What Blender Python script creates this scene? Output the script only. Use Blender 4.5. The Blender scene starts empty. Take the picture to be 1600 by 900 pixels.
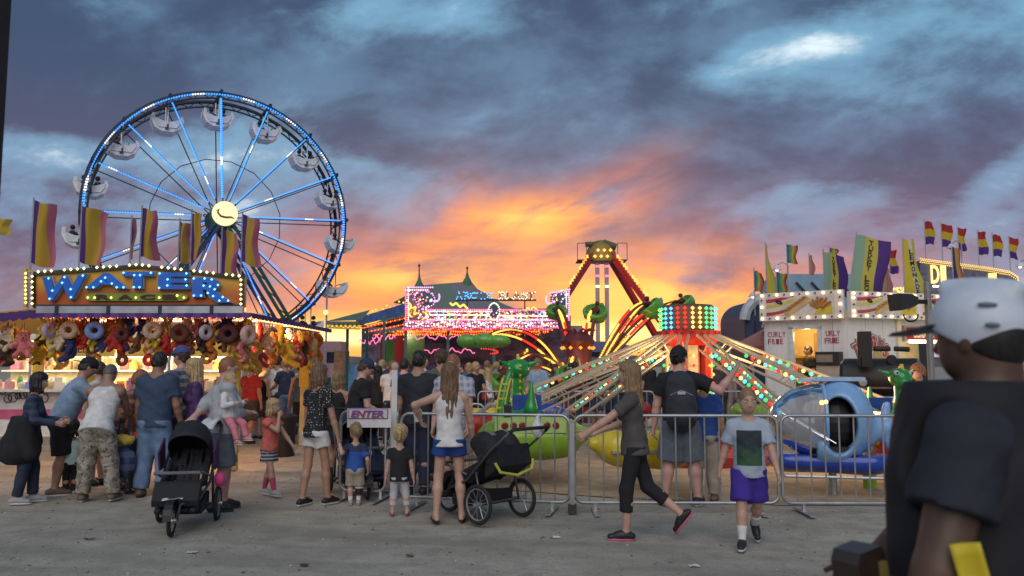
import bpy, bmesh, math, random
import numpy as np
from mathutils import Vector, Matrix, Euler
R = math.radians; PI = math.pi
random.seed(7); rng = np.random.default_rng(7)
sc = bpy.context.scene
COL = sc.collection
# ------------------------------------------------------------ camera
FPX = 1300.0; CAMH = 1.64; PITCH = R(5.36)
cam = bpy.data.cameras.new('camera'); camo = bpy.data.objects.new('camera', cam); COL.objects.link(camo)
cam.lens = 36 * FPX / 1600; cam.sensor_width = 36; cam.clip_start = 0.05; cam.clip_end = 6000
camo.location = (0, 0, CAMH); camo.rotation_euler = (PI/2 + PITCH, 0, 0)
sc.camera = camo
cam.dof.use_dof = True; cam.dof.focus_distance = 11.0; cam.dof.aperture_fstop = 2.8
sc.view_settings.view_transform = 'Standard'; sc.view_settings.look = 'None'
sc.view_settings.exposure = 0.15; sc.view_settings.gamma = 1.0
def P(px, py, Y):
    """photo pixel (1600x900) -> world point at world depth Y"""
    u = (px - 800) / FPX; v = (450 - py) / FPX
    c, s = math.cos(PITCH), math.sin(PITCH)
    t = Y / (c - v * s)
    return Vector((u * t, Y, CAMH + t * (s + v * c)))
def G(px, py):
    """photo pixel -> point on the ground"""
    u = (px - 800) / FPX; v = (450 - py) / FPX
    c, s = math.cos(PITCH), math.sin(PITCH)
    t = -CAMH / (s + v * c)
    return Vector((u * t, t * (c - v * s), 0))
# ------------------------------------------------------------ world: dusk sky with broken cloud
world = bpy.data.worlds.new('World'); sc.world = world; world.use_nodes = True
wt = world.node_tree; wt.nodes.clear()
class V:
    """tiny expression builder for scalar shader nodes"""
    def __init__(s, tree, sock): s.t = tree; s.s = sock
    def _m(s, op, *a, clamp=False):
        n = s.t.nodes.new('ShaderNodeMath'); n.operation = op; n.use_clamp = clamp
        for i, x in enumerate((s,) + a):
            if isinstance(x, V): s.t.links.new(x.s, n.inputs[i])
            else: n.inputs[i].default_value = x
        return V(s.t, n.outputs[0])
    def __add__(s, o): return s._m('ADD', o)
    def __sub__(s, o): return s._m('SUBTRACT', o)
    def __mul__(s, o): return s._m('MULTIPLY', o)
    def __truediv__(s, o): return s._m('DIVIDE', o)
    __radd__ = __add__; __rmul__ = __mul__
    def clamp(s): return s._m('ADD', 0.0, clamp=True)
    def max(s, o): return s._m('MAXIMUM', o)
    def min(s, o): return s._m('MINIMUM', o)
    def exp(s): return s._m('EXPONENT')
    def pow(s, o): return s._m('POWER', o)
    def abs(s): return s._m('ABSOLUTE')
    def ss(s, a, b):
        n = s.t.nodes.new('ShaderNodeMapRange'); n.interpolation_type = 'SMOOTHSTEP'
        s.t.links.new(s.s, n.inputs[0]); n.inputs[1].default_value = a; n.inputs[2].default_value = b
        return V(s.t, n.outputs[0])
def vcomb(t, x, y, z):
    n = t.nodes.new('ShaderNodeCombineXYZ')
    for i, q in enumerate((x, y, z)):
        if isinstance(q, V): t.links.new(q.s, n.inputs[i])
        else: n.inputs[i].default_value = q
    return n.outputs[0]
def vnoise(t, vec, scale, detail=6, rough=.55, dist=0.0):
    n = t.nodes.new('ShaderNodeTexNoise'); t.links.new(vec, n.inputs['Vector'])
    n.inputs['Scale'].default_value = scale; n.inputs['Detail'].default_value = detail
    n.inputs['Roughness'].default_value = rough; n.inputs['Distortion'].default_value = dist
    return V(t, n.outputs['Fac'])
def vmix(t, fac, a, b):
    n = t.nodes.new('ShaderNodeMix'); n.data_type = 'RGBA'
    if isinstance(fac, V): t.links.new(fac.s, n.inputs[0])
    else: n.inputs[0].default_value = fac
    for i, c in ((6, a), (7, b)):
        if isinstance(c, (tuple, list)): n.inputs[i].default_value = (*c[:3], 1)
        else: t.links.new(c, n.inputs[i])
    return n.outputs[2]
def lin(r, g, b):
    f = lambda c: (c/255/12.92 if c/255 <= .04045 else ((c/255 + .055)/1.055)**2.4)
    return (f(r), f(g), f(b))
def build_sky():
    t = wt
    tc = t.nodes.new('ShaderNodeTexCoord')
    sp = t.nodes.new('ShaderNodeSeparateXYZ'); t.links.new(tc.outputs['Generated'], sp.inputs[0])
    x, y, z = (V(t, sp.outputs[i]) for i in range(3))
    hyp = (x*x + y*y).pow(.5).max(.001)
    el = z / hyp                                    # tan(elevation)
    az = V(t, y.s)._m('ARCTAN2', x) if False else x._m('ARCTAN2', y)   # 0 ahead, + to the right
    zz = z.max(0.0) + .52
    cx = x / zz; cy = y / zz
    n1 = vnoise(t, vcomb(t, cx*1.25 + .30, cy*1.75 + 3.1, 0.3), 1.35, 8, .56, .25)
    n2 = vnoise(t, vcomb(t, cx*1.3 + cy*.3 + 7.0, cy*1.7, 1.7), 3.6, 8, .60, .2)
    n3 = vnoise(t, vcomb(t, az*1.0 + 3.0, el*1.8 - az*.45, 4.2), 5.0, 7, .6, .2)
    def blob(px, py, sx, sy, tilt=0):
        a0 = math.atan((px-800)/FPX); e0 = (572-py)/FPX * math.cos(a0)
        ca, sa = math.cos(tilt), math.sin(tilt)
        u = az - a0; w = el - e0
        uu = (u*ca + w*sa) * (FPX/sx); ww = (w*ca - u*sa) * (FPX/sy)
        return ((uu*uu + ww*ww) * -1.0).exp()
    dens = n1*.60 + n2*.45 + n3*.30
    # the gaps and the heavy banks of this evening's cloud
    for (px, py, sx, sy, tl, w) in ((70,228,120,40,0,-.21), (330,232,180,40,.1,-.15), (1215,80,190,34,.16,-.14), (1600,258,80,30,.5,-.20),
            (600,5,170,34,0,-.10), (1290,300,120,34,.1,-.08), (150,20,130,40,0,-.08), (20,350,150,70,0,-.06), (1360,190,190,40,.25,-.05),
            (560,110,330,60,-.1,.12), (1000,60,220,45,.1,.12), (1250,250,260,50,.12,.11), (260,110,180,50,0,.09), (1500,120,240,70,.2,.07), (760,250,260,60,0,.08), (90,320,170,40,0,-.13), (1300,290,120,26,.1,-.07), (1560,180,140,40,.3,-.05), (1450,60,200,60,.2,-.05), (430,30,200,40,0,-.05)):
        dens = dens + blob(px, py, sx, sy, tl) * w
    d = dens.ss(.54, .70)
    thick = (n2*.6 + n1*.4).ss(.40, .60)
    light = vmix(t, el.ss(.02, .40), lin(116,128,164), lin(112,160,190))
    light = vmix(t, (dens.ss(.57, .44) * n2.ss(.64, .40)).clamp(), light, lin(232,244,250))
    mid = vmix(t, el.ss(.05, .36), lin(118,98,132), lin(86,116,148))
    dark = vmix(t, el.ss(.05, .38), lin(94,70,102), lin(50,68,100))
    cl = vmix(t, thick, mid, dark)
    col = vmix(t, d, light, cl)
    # sunset: the low cloud lit from below round the sun's azimuth
    sx_ = az - R(1.0)
    spread = (sx_*sx_ * -9.0).exp()
    wide = (sx_*sx_ * -5.0).exp()
    streak = vnoise(t, vcomb(t, az*1.7 + 1.2, el*4.0 - az*1.1, 2.0), 3.0, 6, .58, .5)
    streak2 = vnoise(t, vcomb(t, az*1.2 + 6.0, el*7.0 + az*.6, 8.0), 2.4, 6, .55, .4)
    fan = blob(820,335,150,40,.10)*1.0 + blob(960,305,110,42,.6)*.45 + blob(720,300,50,55,-.6)*.25 + blob(1130,440,140,50,.1)*.35 + blob(610,440,170,40,.05)*.75 + blob(985,455,170,60,.1)*.55
    pink = (el.ss(.24, .05) * wide * az.ss(-.46, -.20) * (streak.ss(.25,.75)*1.1 + .1)).clamp()
    col = vmix(t, pink * .78, col, lin(198,104,104))
    org = (el.ss(.20, .0)*spread * (streak2.ss(.38,.56)*1.1 + streak.ss(.42,.60)*.45) + fan*streak.ss(.30,.58)).clamp()
    col = vmix(t, org * .96, col, lin(255,132,56))
    yel = (org.pow(1.5) * (streak2.ss(.42,.66)*.4 + blob(820,340,70,30,0)*.6 + blob(640,432,120,24,0)*.8 + blob(1000,462,150,40,0)*.7) + blob(640,516,290,20,0)*.75).clamp()
    col = vmix(t, yel, col, (1.15, .66, .13))
    hot = (blob(520,528,90,12,0)*.9 + blob(960,522,100,15,0)*.6).clamp()
    col = vmix(t, hot, col, (1.7, 1.2, .55))
    col = vmix(t, el.ss(.0, -.03), col, lin(120,95,95))
    # clear evening air behind the cloud (sun just at the horizon)
    sky = t.nodes.new('ShaderNodeTexSky'); sky.sky_type = 'NISHITA'; sky.sun_disc = False
    sky.sun_elevation = R(2.0); sky.sun_rotation = R(0.5); sky.altitude = 1400
    add = t.nodes.new('ShaderNodeMix'); add.data_type = 'RGBA'; add.blend_type = 'ADD'; add.inputs[0].default_value = .02
    t.links.new(col, add.inputs[6]); t.links.new(sky.outputs[0], add.inputs[7])
    bg = t.nodes.new('ShaderNodeBackground'); t.links.new(add.outputs[2], bg.inputs[0]); bg.inputs[1].default_value = 1.0
    out = t.nodes.new('ShaderNodeOutputWorld'); t.links.new(bg.outputs[0], out.inputs[0])
build_sky()
world.cycles.sampling_method = 'MANUAL'; world.cycles.sample_map_resolution = 512
# added soft fill from behind the camera, opposite the sunset, brightening camera-facing sides
fill_sun = bpy.data.lights.new('fill_sun', 'SUN'); fill_suno = bpy.data.objects.new('fill_sun', fill_sun); COL.objects.link(fill_suno)
fill_sun.energy = 1.45; fill_sun.angle = R(60); fill_sun.color = (1.0, .92, .84)
fill_suno.rotation_euler = Vector((.10, .80, -.60)).to_track_quat('-Z', 'Y').to_euler(); fill_suno.location = (0, -40, 40)
# ------------------------------------------------------------ materials
MATS = {}
def mat(name, col=(.5,.5,.5), rough=.6, metal=0.0, emit=None, es=0.0, var=.12, vs=6.0, bump=0.0, bs=40.0, trans=0.0, alpha=1.0, coat=0.0):
    if name in MATS: return MATS[name]
    m = bpy.data.materials.new(name); m.use_nodes = True; t = m.node_tree
    b = t.nodes['Principled BSDF']
    b.inputs['Base Color'].default_value = (*col, 1); b.inputs['Roughness'].default_value = rough
    b.inputs['Metallic'].default_value = metal
    if coat: b.inputs['Coat Weight'].default_value = coat
    if trans: b.inputs['Transmission Weight'].default_value = trans
    if alpha < 1: b.inputs['Alpha'].default_value = alpha
    if emit:
        b.inputs['Emission Color'].default_value = (*emit, 1); b.inputs['Emission Strength'].default_value = es
    elif var > 0:
        tc = t.nodes.new('ShaderNodeTexCoord')
        n = vnoise(t, tc.outputs['Object'], vs, 5, .6)
        f = n.ss(.3, .7)
        c = vmix(t, f, tuple(x*(1-var) for x in col), tuple(min(1, x*(1+var)) for x in col))
        t.links.new(c, b.inputs['Base Color'])
        r = n*.25 + (rough - .12); t.links.new(r.clamp().s, b.inputs['Roughness'])
        if bump:
            n2 = vnoise(t, tc.outputs['Object'], bs, 4, .6)
            bp = t.nodes.new('ShaderNodeBump'); bp.inputs['Strength'].default_value = bump; bp.inputs['Distance'].default_value = .02
            t.links.new(n2.s, bp.inputs['Height']); t.links.new(bp.outputs[0], b.inputs['Normal'])
    m.diffuse_color = (*col, 1)
    MATS[name] = m
    return m
def emi(name, col, s):
    m = mat(name, tuple(min(1, c*.6) for c in col), .4, emit=col, es=s)
    m.cycles.emission_sampling = 'NONE'
    return m
def patmat(name, fn, rough=.8):
    """fn(tree, x, y, z, vec) -> colour socket, from object coordinates"""
    if name in MATS: return MATS[name]
    m = bpy.data.materials.new(name); m.use_nodes = True; t = m.node_tree; b = t.nodes['Principled BSDF']
    tc = t.nodes.new('ShaderNodeTexCoord'); sp = t.nodes.new('ShaderNodeSeparateXYZ'); t.links.new(tc.outputs['Object'], sp.inputs[0])
    c = fn(t, *(V(t, sp.outputs[i]) for i in range(3)), tc.outputs['Object'])
    t.links.new(c, b.inputs['Base Color']); b.inputs['Roughness'].default_value = rough
    MATS[name] = m; return m
# ------------------------------------------------------------ mesh builder
class MB:
    def __init__(s, M=None): s.v = []; s.f = []; s.mi = []; s.M = M or Matrix(); s.cur = 0
    def add(s, vs, fs, mi=None):
        o = len(s.v); M = s.M
        s.v += [tuple(M @ Vector(p)) for p in vs]
        s.f += [tuple(i + o for i in f) for f in fs]
        s.mi += [s.cur if mi is None else mi] * len(fs)
        return s
    def box(s, c, d, rz=0, mi=None, mat3=None):
        hx, hy, hz = d[0]/2, d[1]/2, d[2]/2
        vs = [Vector((x, y, z)) for x in (-hx, hx) for y in (-hy, hy) for z in (-hz, hz)]
        if mat3 is None: mat3 = Matrix.Rotation(rz, 3, 'Z')
        c = Vector(c)
        return s.add([c + mat3 @ p for p in vs], [(0,1,3,2),(4,6,7,5),(0,4,5,1),(2,3,7,6),(0,2,6,4),(1,5,7,3)], mi)
    def beam(s, a, b, w, h=None, mi=None, up=(0,0,1)):
        a = Vector(a); b = Vector(b); d = b - a; L = d.length
        if L < 1e-6: return s
        zq = d / L; u = Vector(up)
        if abs(zq.dot(u)) > .98: u = Vector((0, 1, 0))
        xq = zq.cross(u).normalized(); yq = xq.cross(zq)
        m3 = Matrix((xq, yq, zq)).transposed()
        return s.box((a + b)/2, (w, h or w, L), mi=mi, mat3=m3)
    def tube(s, pts, r, n=8, mi=None, closed=False, cap=True):
        pts = [Vector(p) for p in pts]; N = len(pts)
        rs = r if isinstance(r, (list, tuple)) else [r]*N
        vs = []; fs = []; ux = None
        for i, p in enumerate(pts):
            if closed: d = pts[(i+1) % N] - pts[i-1]
            else: d = pts[min(i+1, N-1)] - pts[max(i-1, 0)]
            d = d.normalized() if d.length > 1e-9 else Vector((0,0,1))
            if ux is None:
                q = Vector((0,0,1)) if abs(d.z) < .9 else Vector((1,0,0))
                ux = d.cross(q).normalized()
            else:
                ux = (ux - d*ux.dot(d)); ux = ux.normalized() if ux.length > 1e-6 else d.orthogonal().normalized()
            uy = d.cross(ux)
            for k in range(n):
                a = 2*PI*k/n; vs.append(p + (ux*math.cos(a) + uy*math.sin(a))*rs[i])
        for i in range(N if closed else N-1):
            j = (i+1) % N
            for k in range(n):
                k2 = (k+1) % n; fs.append((i*n+k, i*n+k2, j*n+k2, j*n+k))
        if cap and not closed:
            fs.append(tuple(range(n-1, -1, -1))); fs.append(tuple((N-1)*n+k for k in range(n)))
        return s.add(vs, fs, mi)
    def ball(s, c, r, nu=8, nv=5, mi=None, mat3=None):
        rr = (r, r, r) if not isinstance(r, (tuple, list)) else r
        c = Vector(c); vs = []; fs = []
        vs.append(Vector((0,0,1)))
        for j in range(1, nv):
            th = PI*j/nv
            for k in range(nu):
                a = 2*PI*k/nu; vs.append(Vector((math.sin(th)*math.cos(a), math.sin(th)*math.sin(a), math.cos(th))))
        vs.append(Vector((0,0,-1))); L = len(vs)-1
        for k in range(nu):
            fs.append((0, 1+k, 1+(k+1) % nu)); fs.append((L, L-nu+(k+1) % nu, L-nu+k))
        for j in range(nv-2):
            for k in range(nu):
                a = 1+j*nu+k; b = 1+j*nu+(k+1) % nu; fs.append((a, a+nu, b+nu, b))
        out = []
        for p in vs:
            q = Vector((p.x*rr[0], p.y*rr[1], p.z*rr[2]))
            if mat3 is not None: q = mat3 @ q
            out.append(c + q)
        return s.add(out, fs, mi)
    def bulb(s, c, r, mi=None):
        c = Vector(c); vs = [c + Vector(q)*r for q in ((1,0,0),(-1,0,0),(0,1,0),(0,-1,0),(0,0,1),(0,0,-1))]
        return s.add(vs, [(0,2,4),(2,1,4),(1,3,4),(3,0,4),(2,0,5),(1,2,5),(3,1,5),(0,3,5)], mi)
    def lathe(s, c, prof, n=16, mi=None, axis='Z', cap=True, arc=2*PI):
        """prof: list of (r, h)"""
        c = Vector(c); vs = []; fs = []; full = abs(arc - 2*PI) < 1e-6; m = n if full else n+1
        for r, h in prof:
            for k in range(m):
                a = arc*k/n; x, y = r*math.cos(a), r*math.sin(a)
                q = Vector((x, y, h)) if axis == 'Z' else (Vector((h, x, y)) if axis == 'X' else Vector((x, h, y)))
                vs.append(c + q)
        for i in range(len(prof)-1):
            for k in range(n):
                k2 = (k+1) % m; fs.append((i*m+k, i*m+k2, (i+1)*m+k2, (i+1)*m+k))
        if cap and full:
            fs.append(tuple(range(m-1, -1, -1))); fs.append(tuple((len(prof)-1)*m+k for k in range(m)))
        return s.add(vs, fs, mi)
    def torus(s, c, Rr, r, axis='X', n=24, k=8, mi=None):
        c = Vector(c)
        f = {'X': lambda a: Vector((0, math.cos(a), math.sin(a))), 'Y': lambda a: Vector((math.cos(a), 0, math.sin(a))), 'Z': lambda a: Vector((math.cos(a), math.sin(a), 0))}[axis]
        return s.tube([c + f(2*PI*i/n)*Rr for i in range(n)], r, k, mi, closed=True)
    def prism(s, poly, ext, mi=None):
        """poly: 3-D points in one plane, ext: extrusion vector"""
        n = len(poly); e = Vector(ext); a = [Vector(p) for p in poly]
        return s.add(a + [p + e for p in a], [tuple(range(n-1, -1, -1)), tuple(range(n, 2*n))] + [(i, (i+1) % n, (i+1) % n + n, i+n) for i in range(n)], mi)
    def grid(s, fn, nu, nv, mi=None, thick=0):
        vs = [Vector(fn(i/nu, j/nv)) for j in range(nv+1) for i in range(nu+1)]
        fs = [(j*(nu+1)+i, j*(nu+1)+i+1, (j+1)*(nu+1)+i+1, (j+1)*(nu+1)+i) for j in range(nv) for i in range(nu)]
        return s.add(vs, fs, mi)
    def build(s, name, mats, parent=None, smooth=False, local=False, kind=None, solid=0):
        me = bpy.data.meshes.new(name)
        off = Vector((0,0,0)) if (parent is None or local) else world_loc(parent)
        me.from_pydata([(p[0]-off.x, p[1]-off.y, p[2]-off.z) for p in s.v], [], s.f)
        if not isinstance(mats, (list, tuple)): mats = [mats]
        for m in mats: me.materials.append(m)
        if len(mats) > 1: me.polygons.foreach_set('material_index', s.mi)
        if smooth: me.polygons.foreach_set('use_smooth', [True]*len(me.polygons))
        me.update()
        o = bpy.data.objects.new(name, me); COL.objects.link(o)
        if parent is not None: o.parent = parent
        if kind: o['kind'] = kind
        if smooth == 'auto':
            try: me.set_sharp_from_angle(angle=R(38))
            except Exception: pass
        if solid:
            md = o.modifiers.new('thickness', 'SOLIDIFY'); md.thickness = solid; md.offset = 0
        return o
def world_loc(o):
    v = Vector((0,0,0))
    while o is not None: v = v + o.location; o = o.parent
    return v
def thing(name, label, cat, loc=(0,0,0), rz=0, group=None):
    o = bpy.data.objects.new(name, None); COL.objects.link(o); o.empty_display_size = .2
    o.location = loc; o.rotation_euler = (0, 0, rz); tag(o, label, cat, group)
    return o
def tag(o, label, cat, group=None):
    o['label'] = label; o['category'] = cat
    if group: o['group'] = group
    return o
ORD = ['first','second','third','fourth','fifth','sixth','seventh','eighth','ninth','tenth','eleventh','twelfth','thirteenth','fourteenth','fifteenth','sixteenth','seventeenth','eighteenth','nineteenth','twentieth']
PEND = {}
def ordinal(o, key, pos, fmt):
    """label filled in later: the o-th of its look along pos"""
    PEND.setdefault((key, fmt), []).append((pos, o))
def settle():
    for (key, fmt), L in PEND.items():
        L.sort(key=lambda q: q[0])
        for i, (p_, o) in enumerate(L): o['label'] = fmt % (ORD[min(i,19)] if len(L) > 1 else 'only')
def struct(o): o['kind'] = 'structure'; return o
def copy_tree(o, parent=None):
    c = o.copy(); COL.objects.link(c); c.parent = parent
    for ch in o.children: copy_tree(ch, c)
    return c
def setmat(o, idx, m):
    o.material_slots[idx].link = 'OBJECT'; o.material_slots[idx].material = m
def arcpts(c, r, a0, a1, n, ax=(1,0,0), ay=(0,0,1)):
    c = Vector(c); ax = Vector(ax); ay = Vector(ay)
    return [c + ax*r*math.cos(a0+(a1-a0)*i/n) + ay*r*math.sin(a0+(a1-a0)*i/n) for i in range(n+1)]
def bez(p0, p1, p2, n):
    p0, p1, p2 = Vector(p0), Vector(p1), Vector(p2)
    return [(1-t)**2*p0 + 2*t*(1-t)*p1 + t*t*p2 for t in [i/n for i in range(n+1)]]
_tx = {}
def textmesh(s, bold=0.0, ext=.02, res=3):
    """flat lettering, height 1, x to the right, y up, centred; returns verts, faces"""
    k = (s, bold, ext, res)
    if k in _tx: return _tx[k]
    cu = bpy.data.curves.new('lettering', 'FONT'); cu.body = s; cu.align_x = 'CENTER'; cu.align_y = 'CENTER'
    cu.size = 1.4; cu.extrude = ext; cu.offset = bold; cu.resolution_u = res
    o = bpy.data.objects.new('lettering', cu); COL.objects.link(o)
    dg = bpy.context.evaluated_depsgraph_get(); dg.update(); ev = o.evaluated_get(dg); me = ev.to_mesh()
    vs = [v.co.copy() for v in me.vertices]; fs = [tuple(p.vertices) for p in me.polygons]
    ev.to_mesh_clear(); bpy.data.objects.remove(o); bpy.data.curves.remove(cu)
    x0 = min(v.x for v in vs); x1 = max(v.x for v in vs); y0 = min(v.y for v in vs); y1 = max(v.y for v in vs)
    out = [Vector(((v.x-(x0+x1)/2)/(y1-y0), (v.y-(y0+y1)/2)/(y1-y0), v.z)) for v in vs]
    _tx[k] = (out, fs, (x1-x0)/(y1-y0)); return _tx[k]
def letter(mb, s, c, h, right=(1,0,0), up=(0,0,1), width=None, bold=.0, ext=.02, mi=None, warp=None, shear=0):
    vs, fs, asp = textmesh(s, bold, ext); c = Vector(c); rt = Vector(right).normalized(); u = Vector(up).normalized(); nr = rt.cross(u)
    sx = h if width is None else width/asp
    out = []
    for v in vs:
        x, y = v.x*sx, v.y*h
        if warp: x, y = warp(x, y)
        x += y*shear
        out.append(c + rt*x + u*y + nr*v.z)
    mb.add(out, fs, mi)
# ------------------------------------------------------------ implicit surfaces (people, soft things)
class Field:
    def __init__(s, lo, hi, h):
        s.lo = np.array(lo, float); s.h = h
        s.n = np.maximum(4, np.ceil((np.array(hi) - s.lo)/h).astype(int) + 1)
        s.D = np.full(s.n, .06, np.float32)
        s.ax = [s.lo[i] + np.arange(s.n[i])*h for i in range(3)]
    def _blk(s, lo, hi, m):
        i0 = np.clip(np.floor((np.array(lo) - m - s.lo)/s.h).astype(int), 0, s.n-1)
        i1 = np.clip(np.ceil((np.array(hi) + m - s.lo)/s.h).astype(int) + 1, 1, s.n)
        sl = tuple(slice(a, max(b, a+1)) for a, b in zip(i0, i1))
        X = s.ax[0][sl[0]][:,None,None]; Y = s.ax[1][sl[1]][None,:,None]; Z = s.ax[2][sl[2]][None,None,:]
        return sl, X, Y, Z
    def _join(s, sl, d, k, sub):
        a = s.D[sl]
        if sub:
            if k > 0:
                q = np.clip(.5 - .5*(a + d)/k, 0, 1); s.D[sl] = a*(1-q) - d*q + k*q*(1-q)
            else: s.D[sl] = np.maximum(a, -d)
        elif k > 0:
            q = np.clip(.5 + .5*(a - d)/k, 0, 1); s.D[sl] = a*(1-q) + d*q - k*q*(1-q)
        else: s.D[sl] = np.minimum(a, d)
    def cone(s, a, b, ra, rb, k=.02, flat=None, fa=False, fb=False, sub=False):
        """tapered capsule; flat=(axis, factor>1) squashes along axis; fa/fb: cut flat at the ends"""
        a = np.array(a, float); b = np.array(b, float); r = max(ra, rb)
        sl, X, Y, Z = s._blk(np.minimum(a, b)-r, np.maximum(a, b)+r, .06)
        px, py, pz = X-a[0], Y-a[1], Z-a[2]; ba = b-a; L2 = max(ba@ba, 1e-9); L = L2**.5
        tt = (px*ba[0] + py*ba[1] + pz*ba[2])/L2; t = np.clip(tt, 0, 1)
        qx, qy, qz = px-t*ba[0], py-t*ba[1], pz-t*ba[2]
        if flat is not None:
            f = np.array(flat[0], float); f /= np.linalg.norm(f); dp = (qx*f[0]+qy*f[1]+qz*f[2])*(flat[1]-1)
            qx, qy, qz = qx+dp*f[0], qy+dp*f[1], qz+dp*f[2]
        d = np.sqrt(qx*qx+qy*qy+qz*qz) - (ra + (rb-ra)*t)
        if flat is not None: d = d/ (1 + (flat[1]-1)*.5)
        if fa: d = np.maximum(d, -tt*L)
        if fb: d = np.maximum(d, (tt-1)*L)
        s._join(sl, d.astype(np.float32), k, sub)
    def ell(s, c, r, M=None, k=.02, sub=False):
        c = np.array(c, float); r = np.array(r, float); rm = r.max()
        sl, X, Y, Z = s._blk(c-rm, c+rm, .06)
        px, py, pz = X-c[0], Y-c[1], Z-c[2]
        if M is not None:
            M = np.array(M)
            px, py, pz = (px*M[0,i]+py*M[1,i]+pz*M[2,i] for i in range(3))
        k0 = np.sqrt((px/r[0])**2+(py/r[1])**2+(pz/r[2])**2)
        k1 = np.sqrt((px/r[0]**2)**2+(py/r[1]**2)**2+(pz/r[2]**2)**2)
        d = k0*(k0-1)/np.maximum(k1, 1e-6)
        s._join(sl, np.clip(d, -.5, .5).astype(np.float32), k, sub)
    def cut(s, p, n):
        """remove everything on the side n points to"""
        n = np.array(n, float); n /= np.linalg.norm(n); p = np.array(p, float)
        d = (s.ax[0]-p[0])[:,None,None]*n[0] + (s.ax[1]-p[1])[None,:,None]*n[1] + (s.ax[2]-p[2])[None,None,:]*n[2]
        s.D = np.maximum(s.D, d.astype(np.float32))
    def ripple(s, amp, fx, fy, fz, ph=0.0):
        X = s.ax[0][:,None,None]; Y = s.ax[1][None,:,None]; Z = s.ax[2][None,None,:]
        s.D = s.D + (amp*(np.sin(X*fx+Z*fz*.6+ph+1.3*np.sin(Y*fy*.5+ph))*np.sin(Z*fz+X*fx*.35+Y*fy+ph*2)
                     + .6*np.sin(Y*fy*1.7+Z*fz*1.4+ph)*np.sin(X*fx*1.9-Z*fz*.8))).astype(np.float32)
    def mesh(s):
        D = s.D; D[0]=D[-1]=.06; D[:,0]=D[:,-1]=.06; D[:,:,0]=D[:,:,-1]=.06
        ins = D < 0
        c = np.zeros(np.array(D.shape)-1, np.int8)
        for i in (0,1):
            for j in (0,1):
                for k in (0,1):
                    c += ins[i:D.shape[0]-1+i, j:D.shape[1]-1+j, k:D.shape[2]-1+k]
        cells = np.argwhere((c > 0) & (c < 8))
        if len(cells) == 0: return [], []
        idx = np.full(c.shape, -1, np.int32); idx[tuple(cells.T)] = np.arange(len(cells))
        acc = np.zeros((len(cells), 3)); cnt = np.zeros(len(cells))
        off = [(i,j,k) for i in (0,1) for j in (0,1) for k in (0,1)]
        val = {o: D[tuple((cells + o).T)] for o in off}
        for o in off:
            for a in range(3):
                if o[a] == 0:
                    q = list(o); q[a] = 1; q = tuple(q); d0 = val[o]; d1 = val[q]
                    m = (d0 < 0) != (d1 < 0)
                    t = d0[m]/(d0[m]-d1[m]); p = np.tile(np.array(o, float), (m.sum(), 1)); p[:,a] += t
                    acc[m] += p; cnt[m] += 1
        vs = s.lo + (cells + acc/cnt[:,None])*s.h
        fs = []
        for a in range(3):
            b, e = (a+1) % 3, (a+2) % 3
            s0 = [slice(None)]*3; s1 = [slice(None)]*3; s0[a] = slice(0,-1); s1[a] = slice(1,None)
            i0 = ins[tuple(s0)]; i1 = ins[tuple(s1)]
            ed = np.argwhere(i0 != i1); ed = ed[(ed[:,b] > 0) & (ed[:,e] > 0)]
            fl = i0[tuple(ed.T)]
            q = []
            for db, de in ((1,1),(0,1),(0,0),(1,0)):
                g = ed.copy(); g[:,b] -= db; g[:,e] -= de; q.append(idx[tuple(g.T)])
            q = np.stack(q, 1); q[~fl] = q[~fl][:, ::-1]
            fs.append(q)
        return vs, np.concatenate(fs)
def soft(name, fields, mat_, parent, extra=None):
    """Field (or ready verts, faces) -> smooth mesh object in the parent's local space; extra: MB joined on"""
    vs, fs = fields.mesh() if isinstance(fields, Field) else fields
    vs = [tuple(v) for v in vs]; fs = [tuple(int(i) for i in f) for f in fs]; mi = [0]*len(fs)
    if extra is not None:
        o = len(vs); vs += extra.v; fs += [tuple(i+o for i in f) for f in extra.f]; mi += extra.mi
    me = bpy.data.meshes.new(name); me.from_pydata(vs, [], fs)
    for m in (mat_ if isinstance(mat_, (list, tuple)) else [mat_]): me.materials.append(m)
    me.polygons.foreach_set('material_index', mi)
    me.polygons.foreach_set('use_smooth', [True]*len(fs)); me.update()
    ob = bpy.data.objects.new(name, me); COL.objects.link(ob); ob.parent = parent
    return ob
# ------------------------------------------------------------ people
def ik(a, tgt, l1, l2, pole):
    a = Vector(a); d = Vector(tgt) - a; L = min(d.length, (l1+l2)*.998); L = max(L, abs(l1-l2)*1.02+1e-4)
    u = d.normalized(); x = (l1*l1 - l2*l2 + L*L)/(2*L); h = max(0, l1*l1 - x*x)**.5
    p = Vector(pole); p = p - u*p.dot(u); p = p.normalized() if p.length > 1e-5 else u.orthogonal().normalized()
    return a + u*x + p*h, a + u*L
PROP = {'man': (.134,.512,.815,.103,1.0), 'woman': (.136,.512,.808,.092,.90), 'kid': (.158,.485,.780,.098,.92), 'tot': (.200,.420,.720,.102,1.04)}
SKINS = {'fair': (.50,.30,.22), 'tan': (.40,.22,.15), 'olive': (.30,.17,.11), 'dark': (.10,.055,.035), 'pink': (.55,.31,.25)}
def skinmat(k):
    m = mat('skin_'+k, SKINS[k], .5, var=.10, vs=9, bump=.05, bs=60)
    m.node_tree.nodes['Principled BSDF'].inputs['Subsurface Weight'].default_value = .08
    return m
def hairmat(name, c):
    def fn(t, x, y, z, v):
        n = vnoise(t, vcomb(t, x*9.0, y*9.0, z*1.1), 12, 4, .7)
        return vmix(t, n.ss(.3,.7), tuple(q*.5 for q in c), tuple(min(1, q*1.5) for q in c))
    m = patmat('hair_'+name, fn, .55); return m
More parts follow.
